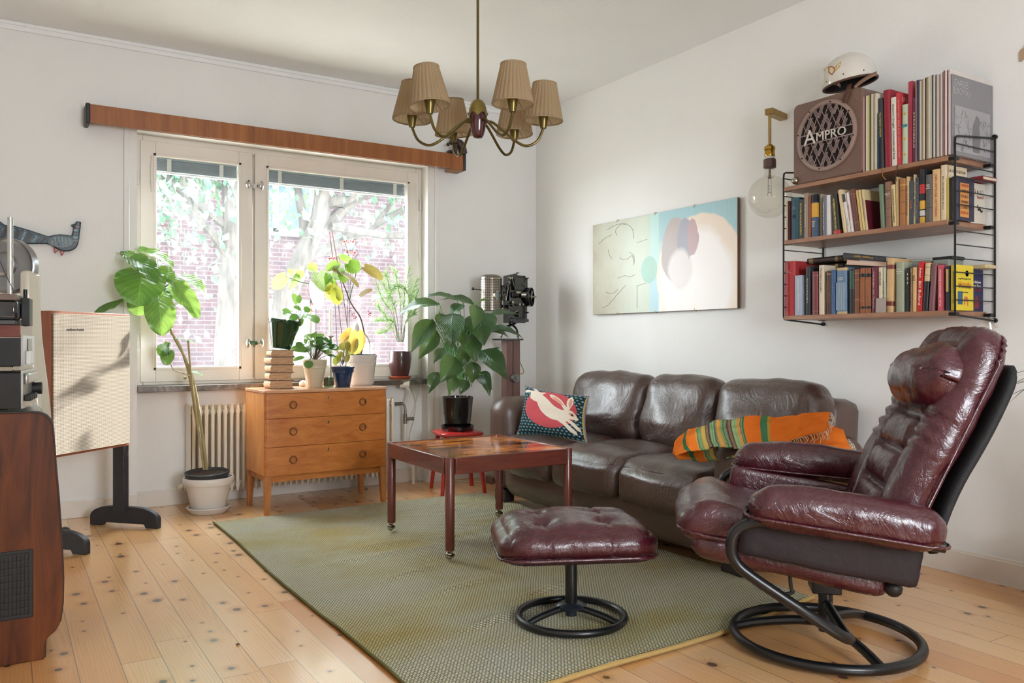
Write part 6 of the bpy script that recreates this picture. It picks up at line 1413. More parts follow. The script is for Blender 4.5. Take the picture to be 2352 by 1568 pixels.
n = N('dark_walnut'); o = n.obj(); nz = n.noise(n.mapv(o, (6, 6, .8)), 3.0, 5, .6, .8); n.set(color=n.ramp(nz, [(.3, '#3A1A06'), (.55, '#62300F'), (.75, '#744016')]), rough=.5, coat=.05, spec=.3)
MYZ = Matrix(((1, 0, 0, 0), (0, 0, 1, 0), (0, 1, 0, 0), (0, 0, 0, 1)))
MB().prism(PR, .018, MYZ).build('side_panel', n.m, cb2, bevel=.003)
MB().prism([(x+(.004 if x > 0 else 0), z+(.004 if z > .3 else 0)) for x, z in PR], .012, MYZ @ Matrix.Translation((0, 0, .018))).build('edge_trim', M_BLKP, cb2)
MB().prism([(x-.003 if x > 0 else x, z-.002 if z > .3 else z) for x, z in PR], .50, MYZ @ Matrix.Translation((0, 0, .03))).build('body', mat('#3A3634', .35, .3, name='dark_metal_body'), cb2)
MB().prism([(-.3, .779), (.085, .779), (.115, .770), (.128, .752), (.130, .74), (-.3, .74)], .45, MYZ @ Matrix.Translation((0, 0, .035))).build('top_cover', mat('#A8A8A6', .3, .6, name='brushed_top'), cb2, bevel=.002)
gx = cu_(66, 0)[0]; z0g, z1g = 1-(1418-784)*k_, 1-(1262-784)*k_
b = MB(); b.box(-.3, -.004, z0g, gx, .002, z1g); g_ = b.build('vent_frame', mat('#131211', .5, name='vent_black'), cb2, bevel=.002)
b = MB()
for k in range(10): z = z0g+.012+k*(z1g-z0g-.024)/9; b.box(-.3, -.008, z-.002, gx-.008, -.004, z+.002)
for k in range(26): x = gx-.010-k*.0105; b.box(x-.0015, -.010, z0g+.008, x+.0015, -.008, z1g-.008)
b.build('vent_slats', mat('#242120', .6, name='vent_slat'), g_)
MB().box(.138*1.0, .020, .70, .146, .045, .715).build('catch', M_NI, cb2)
def stack(name, label, cat, parts_, z0):
    t = thing(name, label, cat, (-3.504, -2.287, z0), ROT)
    for nm, a, c, m, bv in parts_: MB().box(*a, *c).build(nm, m, t, bevel=bv)
    return t
zA = .787
M_SIL = mat('#B9B9B7', .28, .7, .04, name='silver_face'); M_MB = mat('#0F1012', .45, 0, .05, bump=.1, bs=300, name='black_casing')
def zz(py): return 1-(py-784)*k_
def xx_(px): return px*k_*.985
t1 = stack('amplifier', 'lower black amplifier with silver front and round knob on the walnut cabinet', 'amplifier', [('casing', (-.3, .01, zz(938)-zA), (xx_(40), .30, zz(856)-zA), M_MB, .002), ('front_panel', (xx_(40), .01, zz(938)-zA), (xx_(45), .30, zz(850)-zA), M_SIL, .001), ('dial_glass', (xx_(45), .03, zz(884)-zA), (xx_(54), .29, zz(858)-zA), M_SIL, .006), ('foot', (-.02, .03, 0), (xx_(12), .06, zz(938)-zA), M_NI, .002)], zA)
b = MB()
for k in range(4): b.box(xx_(45), .03+k*.045, zz(922)-zA, xx_(45)+.020, .055+k*.045, zz(908)-zA)
b.build('push_buttons', M_BLKP, t1, bevel=.003); b = MB(); b.cyl((xx_(45), .24, zz(900)-zA), (xx_(45)+.028, .24, zz(900)-zA), .020, n=22); b.build('knob', M_BLKP, t1)
zB = zz(845); t2 = stack('tape_deck', 'upper black hi-fi unit with silver front stacked on the amplifier', 'tape deck', [('casing', (-.3, .0, .006), (xx_(41), .28, zz(776)-zB), M_MB, .002), ('front_panel', (xx_(41), .0, .004), (xx_(46), .28, zz(770)-zB), M_SIL, .001), ('meter_window', (xx_(46), .10, zz(806)-zB), (xx_(47.5), .2, zz(778)-zB), mat('#4A4C50', .2, name='meter_glass'), .001), ('lever', (xx_(46), .06, zz(838)-zB), (xx_(56), .14, zz(806)-zB), mat('#DCDCDA', .3, name='white_lever'), .003), ('foot', (-.1, .02, -.010), (xx_(24), .05, .006), M_NI, .002)], zB)
zC = zz(774); t3 = stack('turntable', 'turntable with mahogany plinth and smoked body on top of the hi-fi stack', 'turntable', [('plinth', (-.3, -.005, 0), (xx_(41), .27, zz(747)-zC), M_MAHX, .002), ('base_disc', (-.3, .0, zz(747)-zC), (xx_(30), .2, zz(735)-zC), mat('#5A5A5C', .3, .7, name='grey_ring'), .004), ('body', (-.3, .0, zz(735)-zC), (xx_(34), .2, zz(690)-zC), mat('#14161A', .12, coat=.8, name='smoked_black'), .010), ('lid_band', (-.3, -.002, zz(690)-zC), (xx_(33), .2, zz(676)-zC), mat('#6E5E54', .4, name='brown_band'), .003), ('tower', (xx_(35), .08, zz(747)-zC), (xx_(52), .16, zz(682)-zC), M_MB, .002)], zC)
b = MB(); b.cyl((xx_(40), .12, zz(682)-zC), (xx_(40), .12, zz(660)-zC), .006, n=12); b.build('spindle', M_BLKP, t3)
b = MB(); b.cyl((xx_(15.5), .05, zz(690)-zC), (xx_(15.5), .05, zz(497)-zC), .0082, n=16); b.build('chrome_post', M_CHROME, t3)
b = MB(); b.tube(bez([Vector((xx_(-4), .03, zz(598)-zC)), Vector((xx_(8), .03, zz(630)-zC)), Vector((xx_(22), .03, zz(662)-zC)), Vector((xx_(23), .03, zz(674)-zC))], 5), .0013, 6); b.build('wire', mat('#2B2A4A', .5, name='blue_wire'), t3)
# ---------------------------------------------------------------- potted plants: tall leafy one on the floor
M_FIG = leafmat('fig_leaf', '#245E16', '#45921F', .32, .30, (7, .6, 1.0), .6)
M_WPOT = mat('#DDD8D0', .4, 0, .02, bump=.05, bs=60, name='white_clay'); M_GPOT = mat('#33373A', .5, name='grey_plastic_pot'); M_SOIL = bpy.data.materials['soil']
fp = Vector((-2.467, -.238, 0)); fig = thing('fiddle_plant', 'leggy plant with big bright green leaves in a white pot on the floor', 'potted plant', tuple(fp))
MB().lathe([(.001, 0), (.098, 0), (.104, .006), (.124, .034), (.121, .038), (.114, .036), (.098, .012), (.001, .012)], 48).build('saucer', M_WPOT, fig, ang=50)
MB().lathe([(.001, .012), (.090, .012), (.093, .018), (.126, .168), (.139, .170), (.142, .176), (.142, .206), (.138, .210), (.130, .208), (.118, .150), (.001, .148)], 48).build('pot', M_WPOT, fig, ang=50)
MB().lathe([(.001, .15), (.105, .15), (.124, .240), (.120, .242), (.112, .225), (.001, .222)], 40, T(-.004, 0, 0, .05, -.03)).build('inner_pot', M_GPOT, fig, ang=50)
MB().lathe([(.001, .226), (.111, .226)], 24, T(-.004, 0, 0, .05, -.03), cap=False).build('soil', M_SOIL, fig)
ZF = (fp-CAM).dot(FW); lf = MB(); st_ = MB()
def fpp(px, py, dz=0): return PD(px, py, ZF+dz)-fp
fl_ = [((325, 628), (318, 700), 96, -.10, -.22, 0), ((298, 592), (364, 646), 52, -.16, -.22, 1), ((270, 684), (196, 716), 58, -.02, -.10, 0), ((238, 590), (190, 622), 30, .0, -.06, 1), ((322, 576), (398, 610), 40, .04, .02, 1), ((276, 582), (312, 590), 26, -.05, -.1, 1), ((418, 636), (474, 675), 44, .02, .04, 1), ((400, 648), (456, 728), 38, -.06, -.1, 0), ((358, 622), (397, 646), 42, -.02, -.06, 0), ((364, 690), (372, 768), 60, -.12, -.22, 0), ((322, 685), (316, 724), 46, -.02, -.04, 0), ((386, 662), (434, 703), 36, .08, .08, 0), ((284, 602), (256, 626), 30, .04, .04, 0), ((368, 670), (388, 702), 30, .04, .02, 0), ((385, 799), (366, 816), 32, -.02, -.06, 0), ((386, 806), (382, 838), 28, -.04, -.08, 0), ((432, 783), (404, 776), 16, -.02, -.08, 1), ((434, 784), (452, 792), 20, .02, .05, 1), ((385, 795), (376, 785), 12, 0, 0, 0), ((440, 855), (466, 862), 14, 0, .02, 1), ((345, 655), (330, 690), 54, .05, .03, 0)]
hub = fpp(361, 678)
for k, (a, c, wp, da, dc, fl0) in enumerate(fl_):
    A_ = fpp(*a, da); C_ = fpp(*c, dc); up = Vector((-.1, -.75, .65)) if not fl0 else Vector((-.2, -.25, 1))
    blade(lf, A_, C_, wp/FPX*ZF*1.12, up, .10, .20, 'heart', 26, 14, .08, .020, k)
    src = hub if a[1] < 720 else fpp(392, 790) if a[0] < 400 else fpp(436, 840)
    mid = (src+A_)/2+Vector((0, 0, .015)); st_.tube(bez([src, mid, A_], 4), .0024, 6)
lf.build('foliage', M_FIG, fig, ang=180); st_.build('leaf_stalks', M_STEMG, fig)
b = MB(); b.tube(bez([fpp(475, 1078), fpp(462, 980), fpp(445, 880), fpp(424, 820), fpp(400, 775), fpp(380, 730), fpp(361, 678), fpp(352, 650)], 6), [.009-.00008*i for i in range(43)], 8)
b.tube(bez([fpp(472, 1078, .02), fpp(450, 960, .02), fpp(438, 880, .02), fpp(416, 800, .01), fpp(392, 762)], 6), .007, 8); b.tube(bez([fpp(468, 1078, -.03), fpp(452, 960, -.02), fpp(440, 870, -.02), fpp(432, 782, -.02)], 6), .006, 8)
b.tube(bez([fpp(392, 836, .0), fpp(400, 850), fpp(424, 858), fpp(436, 864)], 4), .003, 6); b.ball(fpp(425, 868), .010, 8)
b.build('stems', mat('#A89A6E', .6, 0, .12, name='woody_stem'), fig)
# ---------------------------------------------------------------- things on the chest
YD = -.33; ZT_ = .7185
def onD(px, y=YD): p = PY(px, 885, y); return Vector((p.x, y, ZT_))
M_COV = mat('#3E2A24', .6, name='dark_cover'); 
n = N('book_fore_edge'); o = n.obj(); nz = n.noise(n.mapv(o, (2, 1, 9)), 9, 5, .6, 1.5); n.set(color=n.ramp(nz, [(.35, '#A9825E'), (.6, '#C9A47E'), (.75, '#DCC0A0')]), rough=.8, normal=n.bump(nz, .3, .003)); M_EDGE = n.m
offs = [(612, 667, 888, 869), (613, 666, 869, 851), (614, 668, 851, 833), (613, 669, 833, 815), (617, 671, 815, 799)]
nmz = ['bottom', 'second lowest', 'middle', 'second highest', 'topmost']; zc = ZT_
for k, (a, c, y0, y1) in enumerate(offs):
    x0, x1 = PY(a, 850, YD).x, PY(c, 850, YD).x; h_ = (PY(640, y1, YD).z-PY(640, y0, YD).z)*.985; L_ = x1-x0
    bkx = thing('book', f'{nmz[k]} tan edged book in the stack under the green pot', 'book', ((x0+x1)/2, YD, zc), math.radians([2, -3, 1, 4, -2][k]), 'stacked books on the chest')
    o_ = [(L_/2, .002)]+[(L_/2-.010*math.sin(t), h_/2-(h_/2-.002)*math.cos(t)) for t in [PI*i/8 for i in range(9)]]+[(-L_/2+.016-.016*math.sin(t), h_/2+(h_/2-.002)*math.cos(t)) for t in [PI*i/10 for i in range(11)]]
    MB().prism(o_, .125, MXZ @ Matrix.Translation((0, 0, -.0625))).build('page_block', M_EDGE, bkx, bevel=.0005)
    MB().box(-L_/2+.006, -.064, 0, L_/2+.003, .064, .0018).box(-L_/2+.006, -.064, h_-.0018, L_/2+.003, .064, h_).build('cover_boards', M_COV, bkx)
    zc += h_+.0003
M_PEP = leafmat('peperomia_leaf', '#3A7A22', '#5AA02E', .30, .35, (1, 0, .1), .4); M_PEPD = leafmat('peperomia_dark_leaf', '#1F5A20', '#3E8232', .2, .35, (1, 0, .1), .4)
def potted(name, label, px, y, z, prof, mpot, cat='potted plant', tilt=0, nm='pot'):
    p = PY(px, 850, y); loc = Vector((p.x, y, z)); t = thing(name, label, cat, tuple(loc)); t.rotation_euler = (0, tilt, 0)
    MB().lathe(prof, 44).build(nm, mpot, t, ang=45); return t, loc
def rel(t, loc, tilt=0):
    Mi = (Matrix.Translation(loc) @ Euler((0, tilt, 0)).to_matrix().to_4x4()).inverted(); return lambda v: Mi @ v
def lobes(t, loc, specs, m, nm='foliage', tilt=0, Zd=None, shape='oval', hub=None, stem=True, fold=.12, stalkm=None, sr=.0016):
    R = rel(t, loc, tilt); Z0 = (loc-CAM).dot(FW); lf = MB(); sm = MB()
    for k, s in enumerate(specs):
        a, c, wp = s[:3]; da, dc = (s[3], s[4]) if len(s) > 4 else (rnd.uniform(-.04, .04), rnd.uniform(-.05, .02))
        A_ = PD(*a, Z0+da); C_ = PD(*c, Z0+dc); L_ = (C_-A_).length
        blade(lf, R(A_), R(C_), wp/FPX*Z0*1.2, Vector((rnd.uniform(-.4, .4), -.8, rnd.uniform(.2, .9))), .08, fold, shape, 10, 6, .02, .004, k)
        if stem and hub: h_ = PD(*hub, Z0+rnd.uniform(-.02, .02)); sm.tube(bez([R(h_), R((h_+A_)/2+Vector((0, 0, .004))), R(A_)], 3), sr, 5)
    lf.build(nm, m, t, ang=180)
    if stem and hub: sm.build('stems', stalkm or mat('#5E4A30', .6, name='brown_stem'), t)
M_GGL = mat('#0F3A1E', .10, 0, .1, coat=.8, name='green_glaze')
TL = .13
gp, gl_ = potted('green_pot_plant', 'small leafy plant in a tilted dark green glazed pot on the stack of books', 646, YD, zc+.0065, [(.001, 0), (.052, 0), (.055, .004), (.092, .150), (.096, .153), (.098, .158), (.098, .172), (.093, .174), (.089, .165), (.085, .14), (.001, .135)], M_GGL, tilt=TL)
b = MB()
for k in range(54): a = 2*PI*k/54; b.ball((.0955*math.cos(a), .0955*math.sin(a), .150), .0027, 6)
b.build('beaded_rim', M_GGL, gp, ang=180)
lobes(gp, gl_, [((682, 698), (671, 676), 17), ((686, 697), (688, 677), 10), ((692, 712), (674, 704), 11), ((668, 718), (648, 712), 12), ((668, 720), (650, 722), 12), ((700, 716), (710, 706), 14), ((709, 724), (730, 742), 26), ((686, 728), (664, 732), 16), ((690, 730), (712, 726), 13), ((694, 730), (690, 748), 10), ((680, 712), (670, 716), 8)], M_PEP, tilt=TL, hub=(688, 745))
bp_, bl_ = potted('beige_pot_plant', 'round leaved plant in a beige ribbed pot on the chest', 723, YD, ZT_, [(.001, 0), (.047, 0), (.050, .003), (.067, .118), (.071, .120), (.071, .126), (.0715, .140), (.073, .142), (.073, .150), (.074, .152), (.0745, .170), (.071, .171), (.067, .155), (.001, .150)], mat('#CFC3A8', .25, 0, .04, coat=.5, name='beige_glaze'))
sp_ = []
for k in range(34):
    a = rnd.uniform(-1.5, 1.5); r1 = rnd.uniform(10, 42); bx_, by_ = 722+r1*math.sin(a)*.9, 812-r1*abs(math.cos(a))*.85-2; L_ = rnd.uniform(13, 24); sp_.append(((bx_, by_), (bx_+L_*math.sin(a*1.15), by_-L_*math.cos(a*1.15)*.55+rnd.uniform(-3, 6)), rnd.uniform(12, 18), rnd.uniform(-.08, .08), rnd.uniform(-.12, .08)))
sp_ += [((712, 828), (706, 846), 17, -.08, -.1), ((705, 805), (668, 800), 15, -.02, -.04), ((730, 795), (738, 772), 13, 0, 0), ((702, 790), (700, 778), 8, 0, 0), ((752, 815), (772, 822), 10, -.06, -.08), ((700, 820), (672, 828), 9, -.02, -.04)]
lobes(bp_, bl_, sp_, M_PEPD, hub=(722, 832))
gv_ = onD(755, -.40); n = N('smoked_green_glass'); t_ = n.node('ShaderNodeBsdfTransparent', {0: (.42, .52, .40, 1)}); g = n.node('ShaderNodeBsdfGlossy', {1: .04}); mx = n.node('ShaderNodeMixShader', {0: .12, 1: t_, 2: g}); n.L.new(mx.outputs[0], n.out.inputs[0])
tg = thing('candle_glass', 'small smoky green tealight glass between the beige and blue pots', 'candle glass', tuple(gv_)); MB().lathe([(.001, .002), (.028, .002), (.030, .006), (.031, .060), (.028, .060), (.027, .008), (.001, .007)], 32).build('glass', n.m, tg); MB().cyl((0, 0, .008), (0, 0, .022), .018, n=20).build('tealight', mat('#D9D6C0', .6, name='wax'), tg)
M_BLU = mat('#14345C', .15, 0, .05, coat=.7, name='blue_glaze')
bb, bbl = potted('blue_pot_plant', 'withered little begonia in a navy blue glazed pot on the chest', 787, -.36, ZT_, [(.001, 0), (.045, 0), (.047, .003), (.062, .088), (.069, .090), (.070, .112), (.076, .120), (.076, .124), (.070, .124), (.064, .110), (.001, .105)], M_BLU)
M_BRL = leafmat('dried_leaf', '#7A5A20', '#A98A3A', .3, .6, (6, .3, .4), 0); M_YEL = leafmat('yellow_green_leaf', '#A8A02A', '#C2C040', .45, .5, (7, .3, .5), .1)
lobes(bb, bbl, [((790, 800), (780, 790), 16), ((796, 802), (802, 820), 18), ((800, 805), (795, 785), 16), ((792, 795), (806, 792), 18), ((798, 815), (794, 832), 12), ((786, 820), (782, 806), 10)], M_BRL, hub=(787, 838), shape='heart'); lobes(bb, bbl, [((778, 818), (768, 838), 14), ((776, 805), (768, 795), 12), ((780, 812), (775, 828), 9)], M_YEL, hub=(786, 838), nm='yellow_leaves', shape='heart')
wp_, wl_ = potted('begonia', 'tall angel wing begonia with canes in a white embossed pot on the chest', 830, -.24, ZT_, [(.001, 0), (.070, 0), (.073, .004), (.080, .012), (.088, .120), (.091, .124), (.093, .128), (.098, .182), (.101, .188), (.101, .194), (.095, .195), (.090, .175), (.001, .170)], mat('#D9D3CA', .3, 0, .03, coat=.4, name='white_glaze'))
MB().lathe([(.001, .176), (.090, .178), (.092, .199), (.094, .199), (.0935, .190), (.089, .170)], 36, cap=False).build('inner_pot', M_GPOT, wp_)
b = MB()
for k in range(26):
    a = 2*PI*k/26; r = .0955; b.tube(bez([(r*math.cos(a+t*.17), r*math.sin(a+t*.17), .155+.014*math.sin(t*7+k)) for t in (-.6, -.2, .2, .6)], 3), .0016, 5)
b.build('embossed_band', bpy.data.materials['white_glaze'], wp_, ang=180)
R = rel(wp_, wl_); Z0 = (wl_-CAM).dot(FW)
def bg(px, py, d=0): return R(PD(px, py, Z0+d))
b = MB(); b.tube(bez([bg(829, 812), bg(836, 790), bg(837, 768), bg(828, 730), bg(815, 710), bg(803, 690), bg(796, 670), bg(788, 650), bg(778, 625), bg(765, 615)], 5), [.0055-.00006*i for i in range(46)], 8)
b.build('stem', mat('#6A4438', .6, 0, .15, name='brown_cane_stem'), wp_); b = MB(); b.tube(bez([bg(803, 690), bg(808, 665), bg(815, 640), bg(820, 622), bg(838, 616)], 5), .003, 6); b.tube(bez([bg(770, 632), bg(740, 652), bg(700, 650), bg(670, 640), bg(655, 634)], 6), .003, 6); b.tube(bez([bg(822, 808), bg(818, 785), bg(812, 772)], 4), .0025, 6)
b.build('green_shoots', M_STEMG, wp_)
b = MB(); b.tube([bg(790, 812, .02), bg(776, 690, .02), bg(757, 532, .02)], .0026, 6); b.tube([bg(806, 812, .03), bg(790, 690, .03), bg(762, 528, .02)], .0026, 6); b.build('bamboo_canes', mat('#8E6A4E', .6, name='bamboo'), wp_)
b = MB(); b.tube(bez([bg(830, 760, .04), bg(842, 772, .04), bg(849, 790, .04), bg(850, 830, .04)], 6), .0035, 8); b.build('arched_support', mat('#A89C8C', .4, name='plastic_tube'), wp_)
M_SILV = leafmat('silver_leaf', '#7E9A6E', '#A2B49A', .25, .35, (7, .4, .8), .3); M_RUST = leafmat('rust_leaf', '#8A4A2A', '#A8683A', .35, .4, (7, .4, .8), .3); M_ORG = leafmat('orange_leaf', '#D98A2E', '#E0A04A', .5, .5, (7, .4, .5), .1); M_GRN = leafmat('fresh_green_leaf', '#5E9A22', '#86B83A', .45, .4, (7, .4, .7), .2); M_PALE = leafmat('pale_pink_leaf', '#E8D8C0', '#F0E6D8', .5, .5, (7, .3, .3), 0)
G = dict(shape='heart', stem=False, fold=.2)
lobes(wp_, wl_, [((656, 633), (627, 663), 26), ((666, 636), (662, 620), 24), ((768, 662), (776, 700), 26), ((764, 652), (754, 676), 22)], M_YEL, 'yellow_leaves', **G)
lobes(wp_, wl_, [((732, 628), (751, 670), 40), ((781, 615), (768, 642), 28), ((812, 776), (799, 812), 30), ((688, 628), (666, 664), 14)], M_SILV, 'silver_leaves', **G)
lobes(wp_, wl_, [((728, 618), (705, 614), 24), ((778, 604), (750, 622), 20), ((790, 600), (800, 588), 26), ((798, 606), (806, 620), 28), ((800, 606), (824, 624), 32), ((758, 630), (756, 662), 24), ((692, 622), (686, 638), 18), ((785, 622), (790, 650), 22)], M_GRN, 'green_leaves', **G)
lobes(wp_, wl_, [((786, 628), (824, 660), 16), ((838, 614), (879, 642), 22), ((828, 680), (856, 665), 14), ((764, 650), (757, 690), 26), ((776, 625), (762, 618), 18), ((775, 668), (778, 690), 18)], M_RUST, 'rust_leaves', **G)
lobes(wp_, wl_, [((806, 770), (780, 784), 24), ((820, 762), (814, 814), 34), ((795, 775), (806, 752), 16)], M_ORG, 'orange_leaves', **G); lobes(wp_, wl_, [((720, 650), (733, 712), 26)], M_PALE, 'pale_leaf', **G)
b = MB()
for x, y in ((805, 710), (815, 728), (847, 717), (719, 712), (716, 700), (812, 722), (850, 722)):
    for k in range(5): a = rnd.uniform(0, 6); b.ball(bg(x+3*math.cos(a), y+3*math.sin(a), rnd.uniform(-.01, .01)), .0045, 6, (1, .4, 1))
b.build('flowers', mat('#D97A84', .6, 0, .2, name='pink_petals'), wp_, ang=180)
b = MB(); b.tube(bez([bg(805, 700), bg(812, 690), bg(830, 700), bg(847, 717)], 4), .0008, 5); b.tube(bez([bg(706, 655), bg(706, 680), bg(714, 705)], 4), .0008, 5); b.tube(bez([bg(803, 690), bg(812, 710), bg(815, 728)], 4), .0008, 5); b.build('flower_stalks', mat('#C2766A', .6, name='pink_stalk'), wp_)
sh2 = onD(696, -.22); b = MB(); b.lathe([(.001, 0), (.020, .004), (.026, .014), (.022, .026), (.012, .036), (.001, .040)], 20, T(0, 0, 0), wob=lambda a, z: .12*math.sin(5*a+z*200)); s_o = b.build('seashell', mat('#E6DACB', .6, 0, .08, bump=.5, bs=60, name='shell_white'), None, ang=180); s_o.location = sh2
tag(s_o, 'small whitish seashell behind the beige pot on the chest', 'seashell')
# ---------------------------------------------------------------- things on the sill
YS = .045; ZS = OZ0+.0005
def onS(px, y=YS): return Vector((PY(px, 850, y).x, y, ZS))
M_PEW = mat('#8E8E88', .35, .8, .1, name='pewter')
for px, top, nm in ((737, 705, 'left'), (760, 702, 'right')):
    pass
for px, ptop, pcup, lbl in ((713.5, 700, 771, 'pewter candlestick with a white candle behind the beige pot, the left one'), (759, 702, 771, 'pewter candlestick with a white candle beside the bamboo canes, the right one')):
    o0 = onS(px); zc_2 = PY(px, pcup, YS).z-ZS; zt3 = PY(px, ptop, YS).z-ZS; t = thing('candlestick', lbl, 'candlestick', tuple(o0), group='candlesticks on the window sill')
    MB().lathe([(.001, 0), (.045, 0), (.046, .006), (.020, .016), (.009, .04), (.008, zc_2-.09), (.014, zc_2-.07), (.008, zc_2-.05), (.016, zc_2-.035), (.010, zc_2-.02), (.026, zc_2-.008), (.029, zc_2), (.012, zc_2-.002), (.001, zc_2-.002)], 26).build('stand', M_PEW, t, ang=50)
    MB().lathe([(.0105, zc_2-.004), (.0105, zt3-.022), (.004, zt3-.006), (.001, zt3)], 20).build('candle', mat('#ECEAE2', .5, name='candle_wax'), t)
vz = onS(818, .05); v0 = PY(818, 738, .05).z-ZS; vt = thing('ceramic_vase', 'white pear shaped ceramic vase behind the begonia stem on the sill', 'vase', tuple(vz)); MB().lathe([(.001, 0), (.05, 0), (.058, .05), (.056, .12), (.040, v0-.16), (.033, v0-.10), (.031, v0-.09), (.028, v0-.04), (.018, v0-.008), (.001, v0)], 30).build('body', mat('#D6D2CA', .35, coat=.3, name='white_ceramic_matte'), vt, ang=180)
b = MB(); b.lathe([(.034, v0-.094), (.0355, v0-.090), (.033, v0-.086)], 30, cap=False); b.build('neck_ring', mat('#B9B4AA', .4, name='ring_grey'), vt)
wo_ = onS(790, .06); wr = thing('wire_candleholder', 'black wire candle holder with crowns of red beads rising behind the begonia', 'candle holder', tuple(wo_)); b = MB(); be = MB(); M_RBD = mat('#D8321E', .15, coat=.6, name='red_glass_bead')
for (cx, y0, y1, rt, rb) in ((801, 549, 576, 20, 9), (806, 574, 598, 19, 8), (765, 588, 612, 18, 9)):
    C0 = PY(cx, y0, .06)-wo_; C1 = PY(cx, y1, .06)-wo_; s = (C0.z-C1.z)/(y1-y0)
    for k in range(7):
        a = 2*PI*k/7+.3; c, sn = math.cos(a), math.sin(a); rr = lambda r: Vector((c*r*s, sn*r*s, 0))
        b.tube(bez([C1+rr(rb), C1+rr(rb+1)+Vector((0, 0, s*5)), C0+rr(rt-2)-Vector((0, 0, s*10)), C0+rr(rt)-Vector((0, 0, s*4)), C0+rr(rt-3), C0+rr(rt-8)-Vector((0, 0, s*1))], 4), .0011, 5)
        be.ball(C0+rr(rt-9)-Vector((0, 0, s*5)), .0052, 8, (1, 1, 1.5))
    b.tube([C1+Vector((rb*s*math.cos(2*PI*i/20), rb*s*math.sin(2*PI*i/20), 0)) for i in range(20)], .0012, 5, closed=True); b.tube([C1, (C1.x*.6, C1.y, .2), (0, 0, .0)], .0018, 6)
    for k in range(3): a = 2*PI*k/3; b.tube([C1, C1+Vector((rb*s*math.cos(a), rb*s*math.sin(a), 0))], .001, 5)
b.lathe([(.001, 0), (.05, 0), (.05, .003), (.001, .004)], 24); b.build('wire_frame', mat('#26282A', .4, .5, name='thin_black_wire'), wr); be.build('beads', M_RBD, wr, ang=180)
bpz, bpl = potted('willow_leaved_plant', 'wispy narrow leaved plant in a brown glazed pot on the window sill', 919, .05, ZS+.010, [(.001, 0), (.052, 0), (.056, .004), (.072, .07), (.079, .13), (.080, .165), (.078, .186), (.074, .186), (.074, .15), (.001, .145)], mat('#4A2A2C', .3, 0, .15, coat=.5, name='brown_glaze'))
MB().lathe([(.001, -.010), (.062, -.010), (.074, .004), (.078, .006), (.078, .012), (.070, .012), (.001, .002)], 40).build('saucer', mat('#B5583A', .7, name='terracotta'), bpz)
M_WIL = leafmat('willow_leaf', '#4E7A52', '#7A9E78', .3, .5, None, 0); Z0 = (bpl-CAM).dot(FW); sm = MB(); lf = MB(); R = rel(bpz, bpl)
def clampy(v): v = v.copy(); v.y = min(v.y, .075); v.x = min(v.x, -.935); return v
def wl2(px, py, d): return R(clampy(PD(px, py, Z0+d)))
ss = [[(912, 785), (905, 740), (880, 735), (858, 738)], [(915, 785), (900, 720), (880, 690), (864, 650)], [(918, 785), (910, 720), (895, 680), (875, 645)], [(920, 785), (925, 720), (930, 670), (940, 615)], [(922, 785), (935, 720), (945, 680), (958, 640)], [(916, 785), (905, 740), (890, 760), (870, 765)], [(924, 785), (940, 700), (930, 665), (905, 660), (890, 690)], [(921, 785), (920, 700), (912, 650), (905, 620)], [(925, 785), (932, 740), (948, 700), (962, 665)], [(913, 785), (895, 745), (875, 720), (858, 700)], [(918, 785), (900, 700), (893, 655), (885, 625)], [(926, 785), (938, 730), (950, 720), (956, 700)]]
for k, s in enumerate(ss):
    d = rnd.uniform(-.16, -.0); P = bez([wl2(*p, d*i/3) for i, p in enumerate(s)], 8); sm.tube(P, .0022, 5)
    for j in range(8, len(P)-1):
        for _ in range(4):
            dr_ = (P[j+1]-P[j]).normalized()+Vector((rnd.uniform(-1, 1), rnd.uniform(-1, .5), rnd.uniform(-.3, .9)))*1.5; L_ = rnd.uniform(.035, .065); q = P[j]+dr_.normalized()*L_; q2_ = R(clampy(bpl+q)); blade(lf, P[j], q2_, .0052, (0, -1, .3), .06, .1, 'lance', 5, 2)
lf.build('foliage', M_WIL, bpz, ang=180); sm.build('stems', mat('#7A8A62', .6, name='grey_green_stem'), bpz)
# ---------------------------------------------------------------- cables, palm, wall piece and other small things
M_CAB = mat('#E2DDD2', .5, name='white_cable')
def cable(pts, r, label, nm='cable', m=M_CAB): return tag(MB().tube(bez(pts, 6), r, 6).build(nm, m, None), label, 'cable')
cable([(-1.02, .09, .70), (-.98, .085, .55), (-1.0, .085, .42), (-1.03, .085, .30), (-1.0, .08, .2), (-.98, .07, .12), (-.97, .04, .01), (-.90, -.03, .004), (-.80, -.06, .004), (-.7, -.08, .004)], .0025, 'thin white cable running down the niche wall to the floor behind the stool')
cable([(-.94, .085, .70), (-1.0, .085, .50), (-1.07, .085, .40), (-1.06, .085, .3), (-1.0, .085, .22), (-.96, .085, .105)], .0018, 'slack white wire drooping from the sill beside the radiator valve')
cable([(-.74, -.06, .004), (-.66, -.16, .004), (-.56, -.2, .004), (-.52, -.12, .004), (-.60, -.06, .004), (-.55, -.03, .004), (-.45, -.1, .004), (-.5, -.2, .004), (-.62, -.24, .004)], .0028, 'white cord coiled on the floor behind the red stool')
cable([(-2.96, -.02, .42), (-2.93, -.02, .36), (-2.92, -.02, .30), (-2.93, -.02, .26)], .0012, 'thin wire hanging on the wall right of the loudspeaker')
dbp = PZ(545, 1482, 0); b = MB(); b.ball((0, 0, .004), .005, 6, (1, 1, .7)); b.ball((.006, .003, .003), .003, 6); o_ = b.build('dried_leaf_crumb', mat('#5A3A24', .9, name='crumb'), None); o_.location = dbp; tag(o_, 'tiny brown crumb lying on the bare pine floor left of the rug', 'crumb')
